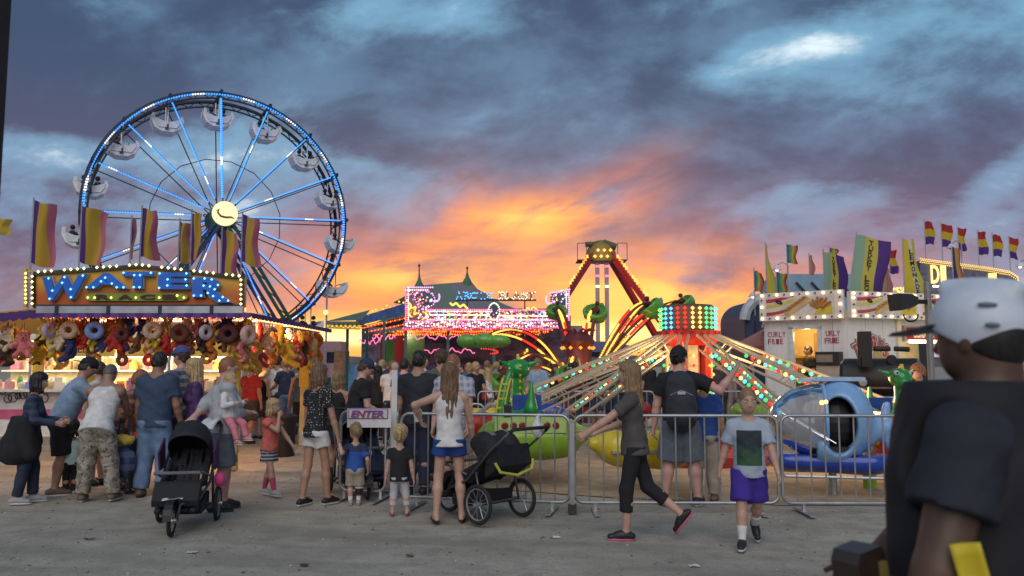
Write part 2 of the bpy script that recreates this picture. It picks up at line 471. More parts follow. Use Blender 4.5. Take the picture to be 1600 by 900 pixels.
def cloth(name, c, var=.16, rough=.85): return mat('cloth_'+name, c, rough, var=var, vs=9, bump=.25, bs=26)
def plaid(name, c0, c1, c2, s=60.0):
    def fn(t, x, y, z, v):
        a = ((x+y*.6)*s)._m('SINE').ss(-.15,.35); b = (z*s)._m('SINE').ss(-.15,.35)
        return vmix(t, b*.55, vmix(t, a*.6, c0, c1), c2)
    return patmat('plaid_'+name, fn)
def stripes(name, c0, c1, s=120.0, th=.3):
    return patmat('stripes_'+name, lambda t,x,y,z,v: vmix(t, (z*s)._m('SINE').ss(th-.1,th+.1), c0, c1))
def polka(name, c0, c1, s=26.0):
    def fn(t, x, y, z, v):
        n = t.nodes.new('ShaderNodeTexVoronoi'); t.links.new(v, n.inputs['Vector']); n.inputs['Scale'].default_value = s; n.inputs['Randomness'].default_value = .45
        return vmix(t, V(t, n.outputs['Distance']).ss(.24,.17), c0, c1)
    return patmat('polka_'+name, fn)
def camo(name):
    def fn(t, x, y, z, v):
        a = vnoise(t, v, 9, 3, .6).ss(.50,.53); b = vnoise(t, vcomb(t, x+5.0, y, z*1.3), 11, 3, .6).ss(.53,.56); c = vnoise(t, vcomb(t, x, y+9.0, z), 17, 3, .6).ss(.57,.60)
        return vmix(t, c, vmix(t, b, vmix(t, a, (.30,.27,.22), (.20,.18,.14)), (.40,.37,.32)), (.10,.09,.08))
    return patmat('camo_'+name, fn)
EYEW = mat('eye_white', (.75,.73,.70), .3, var=0); EYED = mat('eye_dark', (.03,.02,.015), .2, var=0); LIPS = mat('lips', (.42,.16,.14), .5, var=0)
HEADS = {}
def person(label, loc, yaw, H, age='man', skin='tan', bw=1.0, feet=((-.05,0,0,0),(.05,0,0,0)), toeout=9, hip=(0,0,0), lean=4, side=0, twist=0, hy=0, hp=0,
           lh=(-.155,.03,.455), rh=(.155,.03,.455), top=('tee', None), bottom=('shorts', None), shoes=('shoe', None, None), socks=None, hair=('short', None), hat=None,
           vox=None, group=None, z0=0.0, cuff=None, curl=28, fem=None, elb=None, belly=0, prop=None, name='person'):
    root = thing(name, label, 'person', (loc[0], loc[1], z0), R(yaw), group)
    hh, hipf, shf, shw, gw = prop or PROP[age]; fem = (age == 'woman') if fem is None else fem
    g = H*gw*bw; S = Vector
    sm = skinmat(skin)
    vox = vox or (.0135 if H > 1.3 else .0105)
    head_h = hh*H
    # --- joints
    pel = S((hip[0]*H, hip[1]*H, (hipf+hip[2])*H))
    l1 = (hipf-.285*hipf/.515)*H*1.0; kz = .285*hipf/.515; l2 = (kz-.042)*H
    legs = []
    for sd, f in ((-1, feet[0]), (1, feet[1])):
        an = S((f[0]*H, f[1]*H, (.042+f[2])*H)); hj = pel + S((sd*.048*H*(1.06 if fem else 1)*gw**.5, 0, -.005*H))
        kn, an2 = ik(hj, an, l1, l2, (sd*.12, 1, 0.1)); legs.append((sd, hj, kn, an2, f))
    Rt = (Matrix.Rotation(R(twist),3,'Z') @ Matrix.Rotation(R(side),3,'Y') @ Matrix.Rotation(-R(lean),3,'X'))
    T = lambda x, y, z: pel + Rt @ S((x*H, y*H, (z-hipf)*H))
    Rh = Matrix.Rotation(R(twist+hy),3,'Z') @ Matrix.Rotation(R(side*.4),3,'Y') @ Matrix.Rotation(-R(lean*.45+hp),3,'X')
    nb = T(0,-.008,shf+.018); hc = nb + (Matrix.Rotation(-R(lean*.45+hp*.5),3,'X') @ S((0,.012*H, (1-hh/2-shf-.018)*H))); hl = head_h
    HEADS[label] = Matrix.Translation((loc[0],loc[1],z0)) @ Matrix.Rotation(R(yaw),4,'Z') @ hc
    HD = lambda x, y, z: hc + Rh @ S((x*hl, y*hl, z*hl))
    Fd = Rt @ S((0,1,0)); Up = Rt @ S((0,0,1))
    arms = []
    ua, fa = .168*H*(shf-hipf)/.306, .145*H*(shf-hipf)/.306
    for sd, hnd in ((-1, lh), (1, rh)):
        sj = T(sd*shw, -.004, shf-.022)
        pole = (elb[0] if sd < 0 else elb[1]) if elb else (sd*.45, -1, -.35)
        el, wr = ik(sj, S(hnd)*H, ua, fa, pole); arms.append((sd, sj, el, wr))
    pts = [pel, hc+S((0,0,hl*.6)), hc-S((hl*.5,hl*.5,0)), hc+S((hl*.5,hl*.6,0))] + [q for a in arms for q in a[1:]] + [q for l in legs for q in l[1:4]]
    lo = np.min([tuple(p) for p in pts], 0) - .13*H; hi = np.max([tuple(p) for p in pts], 0) + .13*H
    lo[2] = max(lo[2], -.02)
    A = lambda v: np.array(v)
    sz = (.78 if age == 'tot' else 1.0)
    # --- skin: one continuous body
    F = Field(lo, hi, vox)
    F.ell(T(0,-.004,hipf+.02), (.070*g,.048*g,.070*H), Rt, .012*H); F.ell(T(0,0,(hipf+shf)/2), (.062*g,.042*g,.10*H), Rt, .02*H)
    F.ell(T(0,.002,shf-.075), (.078*g,.050*g,.10*H*(shf-hipf)/.3), Rt, .02*H)
    F.cone(nb-S((0,0,.02*H)), HD(0,-.10,-.25), .034*g, .031*g*(1 if age != 'tot' else .95), .02*H)
    for sd, sj, el, wr in arms:
        F.cone(T(sd*.03,-.01,shf+.012), sj, .026*g, .032*g, .03*H)
        F.cone(sj, el, .031*g, .0245*g, .02*H); F.cone(el, el.lerp(wr,.35), .0245*g, .025*g, .01*H); F.cone(el.lerp(wr,.35), wr, .025*g, .0165*g, .01*H)
    for sd, hj, kn, an, f in legs:
        F.cone(hj, kn, .045*g, .033*g, .012*H); F.cone(kn, kn.lerp(an,.32)+S((0,-.006*H,0)), .0325*g, .035*g, .015*H); F.cone(kn.lerp(an,.32)+S((0,-.006*H,0)), an, .035*g, .020*g, .015*H)
    F.ell(hc, (.345*hl,.425*hl,.49*hl), Rh, .01); F.ell(HD(0,.10,-.24), (.255*hl,.27*hl,.25*hl), Rh, .03*hl/.22)
    for sd in (-1,1):
        F.ell(HD(sd*.345,-.03,-.03), (.035*hl,.075*hl,.13*hl), Rh, .01)
        F.ell(HD(sd*.15,.44,.03), (.085*hl,.08*hl,.055*hl), Rh, .02, sub=True)
    F.cone(HD(0,.40,.04), HD(0,.475,-.13), .025*hl, .05*hl, .02)
    fdirs = []
    for sd, hj, kn, an, f in legs:
        fd = Matrix.Rotation(-R(sd*toeout),3,'Z') @ S((0,1,0)); pt = R(f[3])
        fd = S((fd.x*math.cos(pt), fd.y*math.cos(pt), -math.sin(pt))); upv = S((0, math.sin(pt), math.cos(pt)))
        fdirs.append((fd, upv))
        heel = an - fd*.028*H - upv*.022*H; toe = an + fd*.085*H*sz - upv*.027*H
        F.cone(heel, toe, .019*g, .0165*g, .015*H, flat=(upv, 1.2)); F.cone(an, an+fd*.05*H*sz-upv*.02*H, .021*g, .02*g, .02*H)
    ex = MB()
    for sd, sj, el, wr in arms:
        hd = (wr-el).normalized(); sp = S((0,1,0)) - hd*hd.y
        if sp.length < .35: sp = S((0,0,1)) - hd*hd.z
        sp.normalize(); nrm = sp.cross(hd)*( -1)
        if nrm.dot(S((-sd,0,-.2))) < 0: nrm = -nrm
        hs = .105*H*(shf-hipf)/.306; pm = wr + hd*hs*.42
        F.cone(wr, pm, .020*g, .024*g, .008*H, flat=(nrm, 2.0))
        for i, (o, ln) in enumerate(((.030,.43),(.010,.50),(-.010,.46),(-.029,.36))):
            b = pm + sp*o*H*.62 - hd*hs*.04; c1, c2 = R(curl), R(curl*2.1)
            d1 = hd*math.cos(c1)+nrm*math.sin(c1); d2 = hd*math.cos(c2)+nrm*math.sin(c2)
            m1 = b + hd*hs*.12; m2 = m1 + d1*hs*ln*.5; m3 = m2 + d2*hs*ln*.5
            ex.tube([b, m1, m2, m3], [.0056*H, .0056*H, .0052*H, .0038*H], 5, 0)
        b = wr + hd*hs*.16 + sp*.012*H; m1 = b + (sp*.8+hd*.7+nrm*.25).normalized()*hs*.24; m2 = m1 + (sp*.25+hd+nrm*.3).normalized()*hs*.26
        ex.tube([b, m1, m2], [.0075*H,.0065*H,.0045*H], 5, 0)
    for sd in (-1,1):
        ex.ball(HD(sd*.15,.368,.035), (.050*hl,.05*hl,.034*hl), 8, 6, 1, mat3=Rh); ex.ball(HD(sd*.15,.396,.035), .027*hl, 6, 4, 2)
        ex.tube([HD(sd*.07,.432,.125), HD(sd*.15,.425,.15), HD(sd*.23,.385,.13)], [.012*hl,.016*hl,.008*hl], 4, 3)
    ex.ball(HD(0,.355,-.235), (.10*hl,.04*hl,.035*hl), 8, 4, 4, mat3=Rh)
    hm = hair[1] or hairmat('brown', (.06,.035,.02))
    soft('body', F, [sm, EYEW, EYED, hm, LIPS], root, ex)
    # --- clothes
    e = .014*H if not fem else .010*H
    kind, tm = top[0], top[1]
    if kind:
        hem = top[2] if len(top) > 2 else (hipf-.03); slv = top[3] if len(top) > 3 else {'tee': .62, 'long': 2.0, 'tank': 0}[kind]
        F = Field(lo, hi, vox); ft = (Fd, 1.42)
        F.ell(T(0,.002,shf-.075), (.090*g+e,.060*g+e,.11*H*(shf-hipf)/.3), Rt, .02*H)
        if fem and age == 'woman':
            for sd in (-1,1): F.ell(T(sd*.042,.052,shf-.10), (.040*g,.036*g,.042*g), Rt, .03*H)
            F.cone(T(0,0,shf-.12), T(0,0,shf-.19), .080*g, .076*g, .02*H, flat=ft); F.cone(T(0,0,shf-.19), T(0,-.006,hem-.03), .077*g+e*.6, .103*g+e*1.1, .03*H, flat=(Fd, 1.13))
        else:
            F.cone(T(0,0,shf-.10), T(0,.004+.012*belly,hem-.03), .088*g+e*.7, .094*g+e*1.2+.012*H*belly, .03*H, flat=(Fd, 1.24))
            if belly: F.ell(T(0,.03*belly,hipf+.08), (.085*g+e,.068*g+e,.085*H), Rt, .03*H)
        for sd, sj, el, wr in arms:
            if kind == 'tank':
                F.cone(T(sd*.040,-.006,shf+.010), T(sd*.058,0,shf-.08), .020*g+e*.4, .03*g+e, .02*H)
                F.ell(sj+Rt@S((sd*.032*H,0,-.012*H)), (.034*g,.05*g,.058*g), Rt, .006, sub=True)
            else:
                F.cone(T(sd*.03,-.008,shf+.006), sj, .026*g+e*.5, .031*g+e*.7, .03*H)
                if slv <= 1: F.cone(sj, sj.lerp(el, slv), .032*g+e*.7, .032*g+e*1.1, .015*H, fb=True)
                else:
                    F.cone(sj, el, .034*g+e*.8, .028*g+e*.9, .015*H); F.cone(el, el.lerp(wr, min(.97, slv-1)), .028*g+e*.9, .021*g+e*.6, .012*H, fb=True)
        F.ripple(.0036*H if H > 1.2 else .0022*H, 16, 14, 21, ph=sum(map(ord, label)) % 17); F.ripple(.0017*H, 31, 27, 44, ph=sum(map(ord, label)) % 7)
        F.cone(T(0,-.012,shf+.012), T(0,.03,shf+.10), .040*g, .075*g, .01, sub=True)
        if kind == 'tank': F.ell(T(0,.03,shf+.005), (.042*g,.06*g,.045*g), Rt, .008, sub=True)
        F.cut(T(0,0,hem), -Up)
        soft('shirt', F, tm, root)
    bk = bottom[0]
    if bk:
        F = Field(lo, hi, vox); bm_ = bottom[1]; ln = bottom[2] if len(bottom) > 2 else {'shorts': .95, 'pants': 1.93, 'leggings': 1.93, 'capri': 1.5, 'skirt': .6}[bk]
        e2 = {'shorts': .010, 'pants': .009, 'leggings': .005, 'capri': .006, 'skirt': .006}[bk]*H*(bottom[3] if len(bottom) > 3 else 1)
        ep = min(e2, .007*H); F.ell(T(0,-.006,hipf+.015), (.088*g+ep,.064*g+ep,.085*H), Rt, .015*H)
        for sd in (-1,1): F.ell(T(sd*.040,-.034,hipf-.012), (.044*g+ep*.5,.044*g+ep*.5,.048*g), Rt, .02*H)
        if bk == 'skirt':
            F.cone(pel+S((0,0,.03*H)), pel+S((0,0,-ln*l1)), .085*g, .118*g, .02*H, flat=((0,1,0),1.25), fb=True)
            F.ripple(.004*H, 40, 40, 4, ph=1)
        else:
            for sd, hj, kn, an, f in legs:
                if ln <= 1: F.cone(hj, hj.lerp(kn, ln), .050*g+e2, .042*g+e2*1.7, .02*H, fb=True)
                else:
                    F.cone(hj, kn, .050*g+e2, .035*g+e2*1.3, .02*H)
                    q = kn.lerp(an, ln-1)
                    F.cone(kn, q, .036*g+e2*1.3, (.031 if ln < 1.8 else .024)*g+e2*1.6, .015*H, fb=True)
            F.ripple(.0034*H if bk not in ('leggings','capri') else .001*H, 18, 20, 19, ph=(sum(map(ord, label))//3) % 13)
        F.cut(T(0,0,min(hipf+.062, (top[2] if len(top) > 2 else hipf-.03)+.05) if top[0] else hipf+.062), Up)
        soft('skirt' if bk == 'skirt' else ('shorts' if ln <= 1 else 'trousers'), F, bm_, root)
    # --- shoes, socks
    for (sd, hj, kn, an, f), (fd, upv) in zip(legs, fdirs):
        if shoes[0] == 'shoe':
            F = Field(tuple(A(an)-.17*H), tuple(A(an)+.17*H), vox*.75)
            heel = an - fd*.030*H - upv*.018*H; toe = an + fd*.088*H*sz - upv*.022*H
            F.cone(heel, toe, .026*g, .0225*g, .012*H, flat=(upv, 1.15)); F.cone(an-upv*.0*H, an+fd*.045*H*sz-upv*.012*H, .026*g, .025*g, .02*H)
            F.cone(an+upv*.012*H, an+upv*.06*H, .021*g, .03*g, .004, sub=True)
            F.cut(an-upv*.031*H, -upv)
            sb = MB(); m3 = Matrix((fd.cross(upv).normalized(), fd, upv)).transposed(); cen = an + fd*.032*H*sz - upv*.036*H
            ring = [(math.cos(2*PI*i/14)*.029*g*(1.0 if math.sin(2*PI*i/14) > 0 else .85), math.sin(2*PI*i/14)*.083*H*(.9 if age == 'tot' else 1)) for i in range(14)]
            sb.prism([cen + m3 @ S((a, b, -.007*H)) for a, b in ring], upv*.012*H, 1)
            soft('shoe', F, [shoes[1], shoes[2]], root, sb)
        elif shoes[0] == 'sandal':
            sb = MB(); m3 = Matrix((fd.cross(upv).normalized(), fd, upv)).transposed(); cen = an + fd*.030*H*sz - upv*.040*H
            ring = [(math.cos(2*PI*i/14)*.025*g, math.sin(2*PI*i/14)*.078*H) for i in range(14)]
            sb.prism([cen + m3 @ S((a, b, -.002*H)) for a, b in ring], upv*.008*H)
            for q in (.045, .07): sb.tube(arcpts(an + fd*q*H*sz - upv*.034*H, .026*g, 0, PI, 6, m3 @ S((1,0,0)), upv), .0035*H, 5)
            sb.build('sandal', shoes[1], root, local=True)
        if socks:
            F = Field(tuple(np.minimum(A(an), A(kn))-.06*H), tuple(np.maximum(A(an), A(kn))+.06*H), vox*.75)
            F.cone(an, an.lerp(kn, socks[1]), .0235*g, (.026+.018*min(1,socks[1]))*g, 0, fb=True)
            soft('sock', F, socks[0], root)
    # --- hair, hat
    hs_ = hair[0]
    if hs_:
        F = Field(tuple(A(hc)-A((.9*hl,.9*hl,(2.6 if hs_ in ('long','ponytail','verylong') else 1.0)*hl))), tuple(A(hc)+.85*hl), min(vox*.75, .03*hl))
        th = {'buzz': .018, 'short': .05, 'curly': .11}.get(hs_, .065)
        F.ell(HD(0,-.035,.03), ((.345+th)*hl,(.425+th*.9)*hl,(.495+th)*hl), Rh, .0)
        if hs_ in ('short','buzz','curly'):
            F.cut(HD(0,.0,-.10), tuple(Rh @ S((0,.62,-1)))); F.ell(HD(0,.46,-.04), (.27*hl,.22*hl,.34*hl), Rh, .01, sub=True)
            for sd in (-1,1): F.ell(HD(sd*.38,.02,-.10), (.08*hl,.11*hl,.17*hl), Rh, .005, sub=True)
            if hs_ == 'curly': F.ripple(.035*hl, 110, 105, 95)
            elif hs_ == 'short': F.ripple(.006*hl/.22, 60, 70, 40)
        else:
            F.ell(HD(0,.48,-.10), (.26*hl,.28*hl,.44*hl), Rh, .01, sub=True); F.cut(HD(0,.05,-.02), tuple(Rh @ S((0,.9,-.6))))
            F.ell(HD(0,-.05,.25), (.40*hl,.42*hl,.30*hl), Rh, .03)
            L = {'bob': .72, 'long': 1.5, 'verylong': 2.25, 'tot': .55, 'ponytail': .45}[hs_]
            if hs_ != 'ponytail':
                for i in range(9):
                    a = R(-115 + 230*i/8); ca, sa = math.cos(a), math.sin(a); jt = .06*math.sin(i*5.1)
                    top_ = HD(sa*.32, -ca*.34-.03, .0); bot = hc + S((0,0,-hl*(L+jt-.1*abs(sa)))) + Rh @ S((sa*(.40 if L > 1 else .40)*hl, (-ca*.36-.05)*hl, 0))
                    if L > 1: bot = bot + Fd*(-.02*H)
                    F.cone(top_, top_.lerp(bot,.5), .11*hl, .115*hl, .05*hl); F.cone(top_.lerp(bot,.5), bot, .115*hl, .05*hl, .05*hl)
            else:
                F.ell(HD(0,-.50,.10), (.17*hl,.15*hl,.16*hl), Rh, .02); F.cone(HD(0,-.55,.06), HD(.04,-.62,-.35), .11*hl, .03*hl, .02)
            F.ripple(.022*hl, 120, 120, 14, ph=2)
        soft('hair', F, hm, root)
    if hat:
        F = Field(tuple(A(hc)-1.0*hl), tuple(A(hc)+1.0*hl), min(vox*.75, .03*hl))
        F.ell(HD(0,-.02,.10), (.42*hl,.50*hl,.52*hl), Rh, 0); F.cut(HD(0,0,.16), tuple(Rh @ S((0,-.12,-1))))
        if hat[0] in ('cap','backcap'):
            sg = 1 if hat[0] == 'cap' else -1
            F.cone(HD(0,sg*.40,.17), HD(0,sg*.66,.10), .30*hl, .22*hl, .01, flat=(tuple(Rh @ S((0,sg*.25,1))), 8))
        ex = MB(); ex.ball(HD(0,-.02,.62), .035*hl, 6, 4, 0)
        if len(hat) > 2: ex.ball(HD(0,.40,.36), (.17*hl,.10*hl,.15*hl), 8, 6, 1, mat3=Rh)
        soft('cap', F, list(hat[1:]), root, ex)
    return root
# ------------------------------------------------------------ ground
def gravel():
    m = bpy.data.materials.new('gravel'); m.use_nodes = True; t = m.node_tree; b = t.nodes['Principled BSDF']
    tc = t.nodes.new('ShaderNodeTexCoord'); v = tc.outputs['Object']
    a = vnoise(t, v, .55, 6, .65); c = vnoise(t, v, 3.2, 5, .65); f = vnoise(t, v, 38, 4, .7); g = vnoise(t, v, 120, 2, .6)
    col = vmix(t, a.ss(.35,.65), (.345,.305,.246), (.47,.42,.345))
    sp = t.nodes.new('ShaderNodeSeparateXYZ'); t.links.new(v, sp.inputs[0]); tx, ty = V(t, sp.outputs[0]), V(t, sp.outputs[1])
    tr = vnoise(t, vcomb(t, tx*.22, ty*1.5 + tx*.25, 0.0), 1.3, 5, .6, .4)
    col = vmix(t, tr.ss(.46,.66)*.45, col, (.215,.188,.152))
    col = vmix(t, c.ss(.40,.72)*.5, col, (.205,.178,.142))
    col = vmix(t, f.ss(.52,.72)*.65, col, (.13,.112,.092))
    col = vmix(t, g.ss(.60,.72)*.55, col, (.46,.42,.36))
    t.links.new(col, b.inputs['Base Color']); b.inputs['Roughness'].default_value = .95
    bp = t.nodes.new('ShaderNodeBump'); bp.inputs['Strength'].default_value = .55; bp.inputs['Distance'].default_value = .03
    h = f*.6 + g*.35 + c*.8; t.links.new(h.s, bp.inputs['Height']); t.links.new(bp.outputs[0], b.inputs['Normal'])
    return m
GRAVEL = gravel()
def bumpz(x, y): return .014*math.sin(x*1.3+.7*math.sin(y*1.1))*math.sin(y*.9+.4) + .006*math.sin(x*4.1+y*2.3)
mb = MB()
xs = [-3000,-300,-60] + [-16+.4*i for i in range(81)] + [60,300,3000]; ys = [-40,-4] + [1+.35*i for i in range(66)] + [40,100,600,4000]
mb.grid(lambda u, v: (0,0,0), 1, 1); mb.v = []; mb.f = []; mb.mi = []
vs = [(x, y, (bumpz(x,y) if abs(x) < 15.9 and 1.1 < y < 23.5 else 0) - .012) for y in ys for x in xs]; n = len(xs)
mb.add(vs, [(j*n+i, j*n+i+1, (j+1)*n+i+1, (j+1)*n+i) for j in range(len(ys)-1) for i in range(n-1)])
struct(mb.build('ground', GRAVEL, smooth=True))
mb = MB()
for i in range(5200):
    y = 2.6 + 10.5*random.random()**1.4; x = (random.random()*2-1)*(y*.66+.4); r = .004 + .013*random.random()**3
    z = bumpz(x, y) - .012
    mb.ball((x, y, z+r*.15), (r*random.uniform(.8,1.5), r*random.uniform(.8,1.5), r*.6), 5, 3, random.choice((0,0,1,2)))
o = mb.build('gravel_stones', [mat('stone_a',(.26,.23,.19),.9), mat('stone_b',(.40,.37,.32),.9), mat('stone_c',(.13,.12,.105),.9)], kind='stuff', smooth=True)
o['label'] = 'loose pebbles scattered over the trodden gravel'; o['category'] = 'gravel'
SAND = mat('ride_sand', (.34,.27,.19), .95, var=.22, vs=3, bump=.5, bs=30)
mb = MB()
ring = [(3.2+math.cos(a)*5.0*(1+.05*math.sin(a*5+1)), 15.0+math.sin(a)*4.9*(1+.05*math.sin(a*4))) for a in [2*PI*i/48 for i in range(48)]]
mb.add([(3.2,15,.022)] + [(x, y, bumpz(x,y)-.002) for x, y in ring] + [(3.2+(x-3.2)*.93, 15+(y-15)*.93, .02) for x, y in ring],
       [(1+i, 1+(i+1) % 48, 49+(i+1) % 48, 49+i) for i in range(48)] + [(0, 49+i, 49+(i+1) % 48) for i in range(48)])
struct(mb.build('sand_bed', SAND))
# far hills and the low skyline
mb = MB()
def hill(x0, x1, Y, hs, thick=120):
    n = len(hs)-1
    for k in range(n):
        xa, xb = x0+(x1-x0)*k/n, x0+(x1-x0)*(k+1)/n
        mb.add([(xa,Y,-1),(xb,Y,-1),(xb,Y+thick,hs[k+1]),(xa,Y+thick,hs[k]),(xb,Y+3*thick,-1),(xa,Y+3*thick,-1)], [(0,1,2,3),(3,2,4,5)])
random.seed(3)
hill(-1600, 1700, 1500, [random.uniform(14,26) for i in range(60)], 200)
hill(118, 172, 520, [0,9,16,21,24,23,25,22,19,14,10,4,0], 8)
struct(mb.build('hills', mat('hill', (.16,.12,.10), .95, var=.3, vs=.02)))
# ------------------------------------------------------------ shared paints
WHITE = mat('white_paint', (.62,.62,.62), .45, var=.10, vs=2, bump=.05); STEEL = mat('galvanised_steel', (.42,.43,.44), .42, .75, var=.15, vs=5)
DGREEN = mat('green_steel', (.02,.085,.07), .4, .2); DARK = mat('dark_steel', (.03,.035,.045), .5, .3); BLACK = mat('black_plastic', (.012,.012,.014), .5)
RED = mat('red_paint', (.36,.018,.014), .4); YELLOW = mat('yellow_paint', (.58,.38,.02), .45); BLUEP = mat('blue_paint', (.02,.07,.32), .4)
PURPLE = mat('purple_cloth', (.07,.025,.16), .8); RUBBER = mat('rubber', (.02,.02,.02), .85); CHROME = mat('chrome', (.6,.6,.62), .18, 1.0, var=.05)
BWARM = emi('bulb_warm', (1.0,.55,.18), 2.2); BYEL = emi('bulb_yellow', (1.0,.56,.09), 1.5); BWHT = emi('bulb_white', (1.0,.84,.62), 1.7); BRED = emi('bulb_red', (1.0,.03,.015), 1.4)
BBLU = emi('bulb_blue', (.06,.42,1.0), 1.6); BCYA = emi('bulb_cyan', (.12,.55,1.0), 1.6); BGRN = emi('bulb_green', (.04,.75,.12), 1.2); BPNK = emi('bulb_pink', (1.0,.20,.42), 1.2); BORG = emi('bulb_orange', (1.0,.28,.03), 1.7)
BPUR = emi('bulb_lilac', (.82,.45,.80), 1.1); LBLUE = emi('led_blue', (.03,.27,1.0), 1.9); LWHT = emi('led_white', (.75,.82,1.0), 1.5); TUBE = emi('fluorescent_tube', (1.0,.93,.74), 3.5)
def lamp(name, loc, energy, col=(1,.7,.4), r=.15, parent=None):
    l = bpy.data.lights.new(name, 'POINT'); l.energy = energy; l.color = col; l.shadow_soft_size = r
    o = bpy.data.objects.new(name, l); COL.objects.link(o); o.location = Vector(loc) - (world_loc(parent) if parent else Vector()); o.parent = parent
    return o
# ------------------------------------------------------------ ferris wheel
def ferris():
    th = R(28); ab = Vector((-math.sin(th), math.cos(th), 0)); hx = Vector((math.cos(th), math.sin(th), 0)); up = Vector((0,0,1))
    C = P(347, 338, 42); Rr = 6.42; N = 16; W = 1.7
    base = Vector((C.x, C.y+.8, 0))
    w = thing('ferris_wheel', 'tall ferris wheel outlined in blue lights with a glowing round hub', 'ferris wheel', base)
    pt = lambda a, r, d=0: C + ab*d + (hx*math.cos(a) + up*math.sin(a))*r
    for d, nm in ((0,'rim'), (W,'rim')):
        mb = MB()
        for r, q in ((Rr,.10), (Rr-.28,.05)): mb.tube([pt(2*PI*i/64, r, d) for i in range(64)], q, 6, closed=True)
        for i in range(48): a = 2*PI*i/48; b = 2*PI*(i+.5)/48; mb.beam(pt(a,Rr-.28,d), pt(b,Rr,d), .04); mb.beam(pt(b,Rr,d), pt(a+2*PI/48,Rr-.28,d), .04)
        rim = mb.build(nm, DARK, w, smooth=False)
        if d == 0:
            mb = MB(); M = 300
            for i in range(M):
                a = 2*PI*(i+.2)/M; b = 2*PI*(i+.78)/M; f = (i*N/M) % 1
                mb.beam(pt(a,Rr-.10,-.13), pt(b,Rr-.10,-.13), .11, .05, 1 if .40 < f < .68 else 0)
            mb.build('rim_lights', [LBLUE, LWHT], rim, kind='stuff')
    for d in (W,):
        mb = MB()
        for r in (Rr*.52,): mb.tube([pt(2*PI*i/N + .2, r, d) for i in range(N)], .025, 5, closed=True)
        mb.build('inner_ring', DARK, w)
    for k in range(N):
        a = 2*PI*k/N + R(2.5)
        for d in (0, W):
            mb = MB(); dd = Vector((0,0,0))
            for o in ((-.05,) if d == 0 else (0,)):
                t_ = (hx*-math.sin(a) + up*math.cos(a))*o
                mb.beam(pt(a,.55,d)+t_, pt(a,Rr-.2,d)+t_, .05)
            s_ = mb.build('spoke', DARK, w)
            if d == 0:
                mb = MB(); wl = random.uniform(1.5, 5.2)
                for i in range(46):
                    r = .95 + i*.113
                    mb.beam(pt(a,r,-.12), pt(a,r+.078,-.12), .10, .05, 1 if wl < r < wl+.45 else 0)
                mb.build('spoke_lights', [LBLUE, LWHT], s_, kind='stuff')
        mb = MB(); mb.beam(pt(a,Rr,-.45), pt(a,Rr,W+.45), .13, .16); mb.build('cross_bar', DARK, w)
    # seats
    wht = mat('seat_white', (.74,.76,.78), .4, var=.15, vs=3); sil = mat('rider_dark', (.03,.03,.04), .9)
    def tub(mb, c):
        prof = [(x*1.18, z*1.12) for x, z in [(-.62,.30),(-.66,.02),(-.50,-.34),(-.22,-.50),(.22,-.50),(.50,-.34),(.66,.02),(.60,.24),(.50,.22),(.50,.0),(.34,-.22),(-.34,-.22),(-.50,.0),(-.50,.30)]]
        for y0, y1 in ((-.52, .52),): mb.prism([c + hx*x + up*z + ab*y0 for x, z in prof], ab*(y1-y0))
    for k in range(N):
        a = 2*PI*k/N + R(2.5); pv = pt(a, Rr, W/2); c = pv - up*1.10; hx0 = hx
        if P(0,612,42).z > c.z+5: pass
        s_ = thing('gondola', 'x', 'x'); del s_['label'], s_['category']; s_.parent = w; s_.location = c - base
        bpy.context.view_layer.update()
        mb = MB(); tub(mb, c); mb.build('tub', wht, s_)
        for sd in (-1,1):
            mb = MB(); mb.prism([c + hx*x + up*z + ab*sd*.55 for x, z in ((-.60,.10),(-.60,-.1),(-.42,-.36),(.42,-.36),(.60,-.1),(.60,.10),(.2,-.05),(-.2,-.05))], ab*sd*.03); mb.build('side_panel', wht, s_)
            mb = MB(); mb.beam(c + ab*sd*.60 - up*.2, pv + ab*sd*.60, .05); mb.build('hanger', STEEL, s_)
        mb = MB(); mb.beam(c+hx*.3+ab*-.55+up*.12, c+hx*.3+ab*.55+up*.12, .04); mb.build('lap_bar', STEEL, s_)
        mb = MB()
        mb.beam(c-hx*.04+up*-.2-ab*.57, c-hx*.04+up*-.48-ab*.57, .17, .02); mb.build('step_plate', DARK, s_)
        if k not in (5, 12):
            for sd in ((-1,1) if k % 3 else (1,)):
                mb = MB(); q = c - hx*.30*sd + up*.16
                mb.tube([q-up*.30, q-up*.05, q+up*.10], [.16,.20,.09], 7); mb.ball(q+up*.26, .125, 8, 6, 1); mb.tube([q+hx*.14-ab*.1, q+hx*.26*sd-ab*.16-up*.14], .05, 5)
                rt = thing('person', 'dark rider in the ferris wheel seat at %s, %s' % (('three o\'clock','two o\'clock','half past one','one o\'clock','twelve o\'clock','eleven o\'clock','half past ten','ten o\'clock','nine o\'clock','eight o\'clock','half past seven','seven o\'clock','six o\'clock','five o\'clock','half past four','four o\'clock')[k], 'left one' if sd > 0 else 'right one'), 'person', q-up*.30, 0, 'riders on the ferris wheel'); mb.build('body', [sil, mat('rider_hair', (.05,.03,.025), .9)], rt, smooth=True)
    # hub
    mb = MB(); mb.tube([C-ab*.75, C+ab*(W+.8)], .28, 12); mb.tube([C-ab*.15, C-ab*-.1], .62, 20); mb.tube([C+ab*(W-.1), C+ab*(W+.15)], .62, 20); mb.build('hub', DGREEN, w)
    mb = MB(); mb.tube([C-ab*.80, C-ab*.92], .62, 28); dsk = mb.build('hub_sign', emi('hub_glow', (1.0,.78,.42), 1.0), w)
    mb = MB(); f = C - ab*.93
    pts = [(-.42,.10),(-.30,.20),(-.36,.02),(-.20,-.16),(.05,-.20),(.28,-.17),(.45,-.22)]
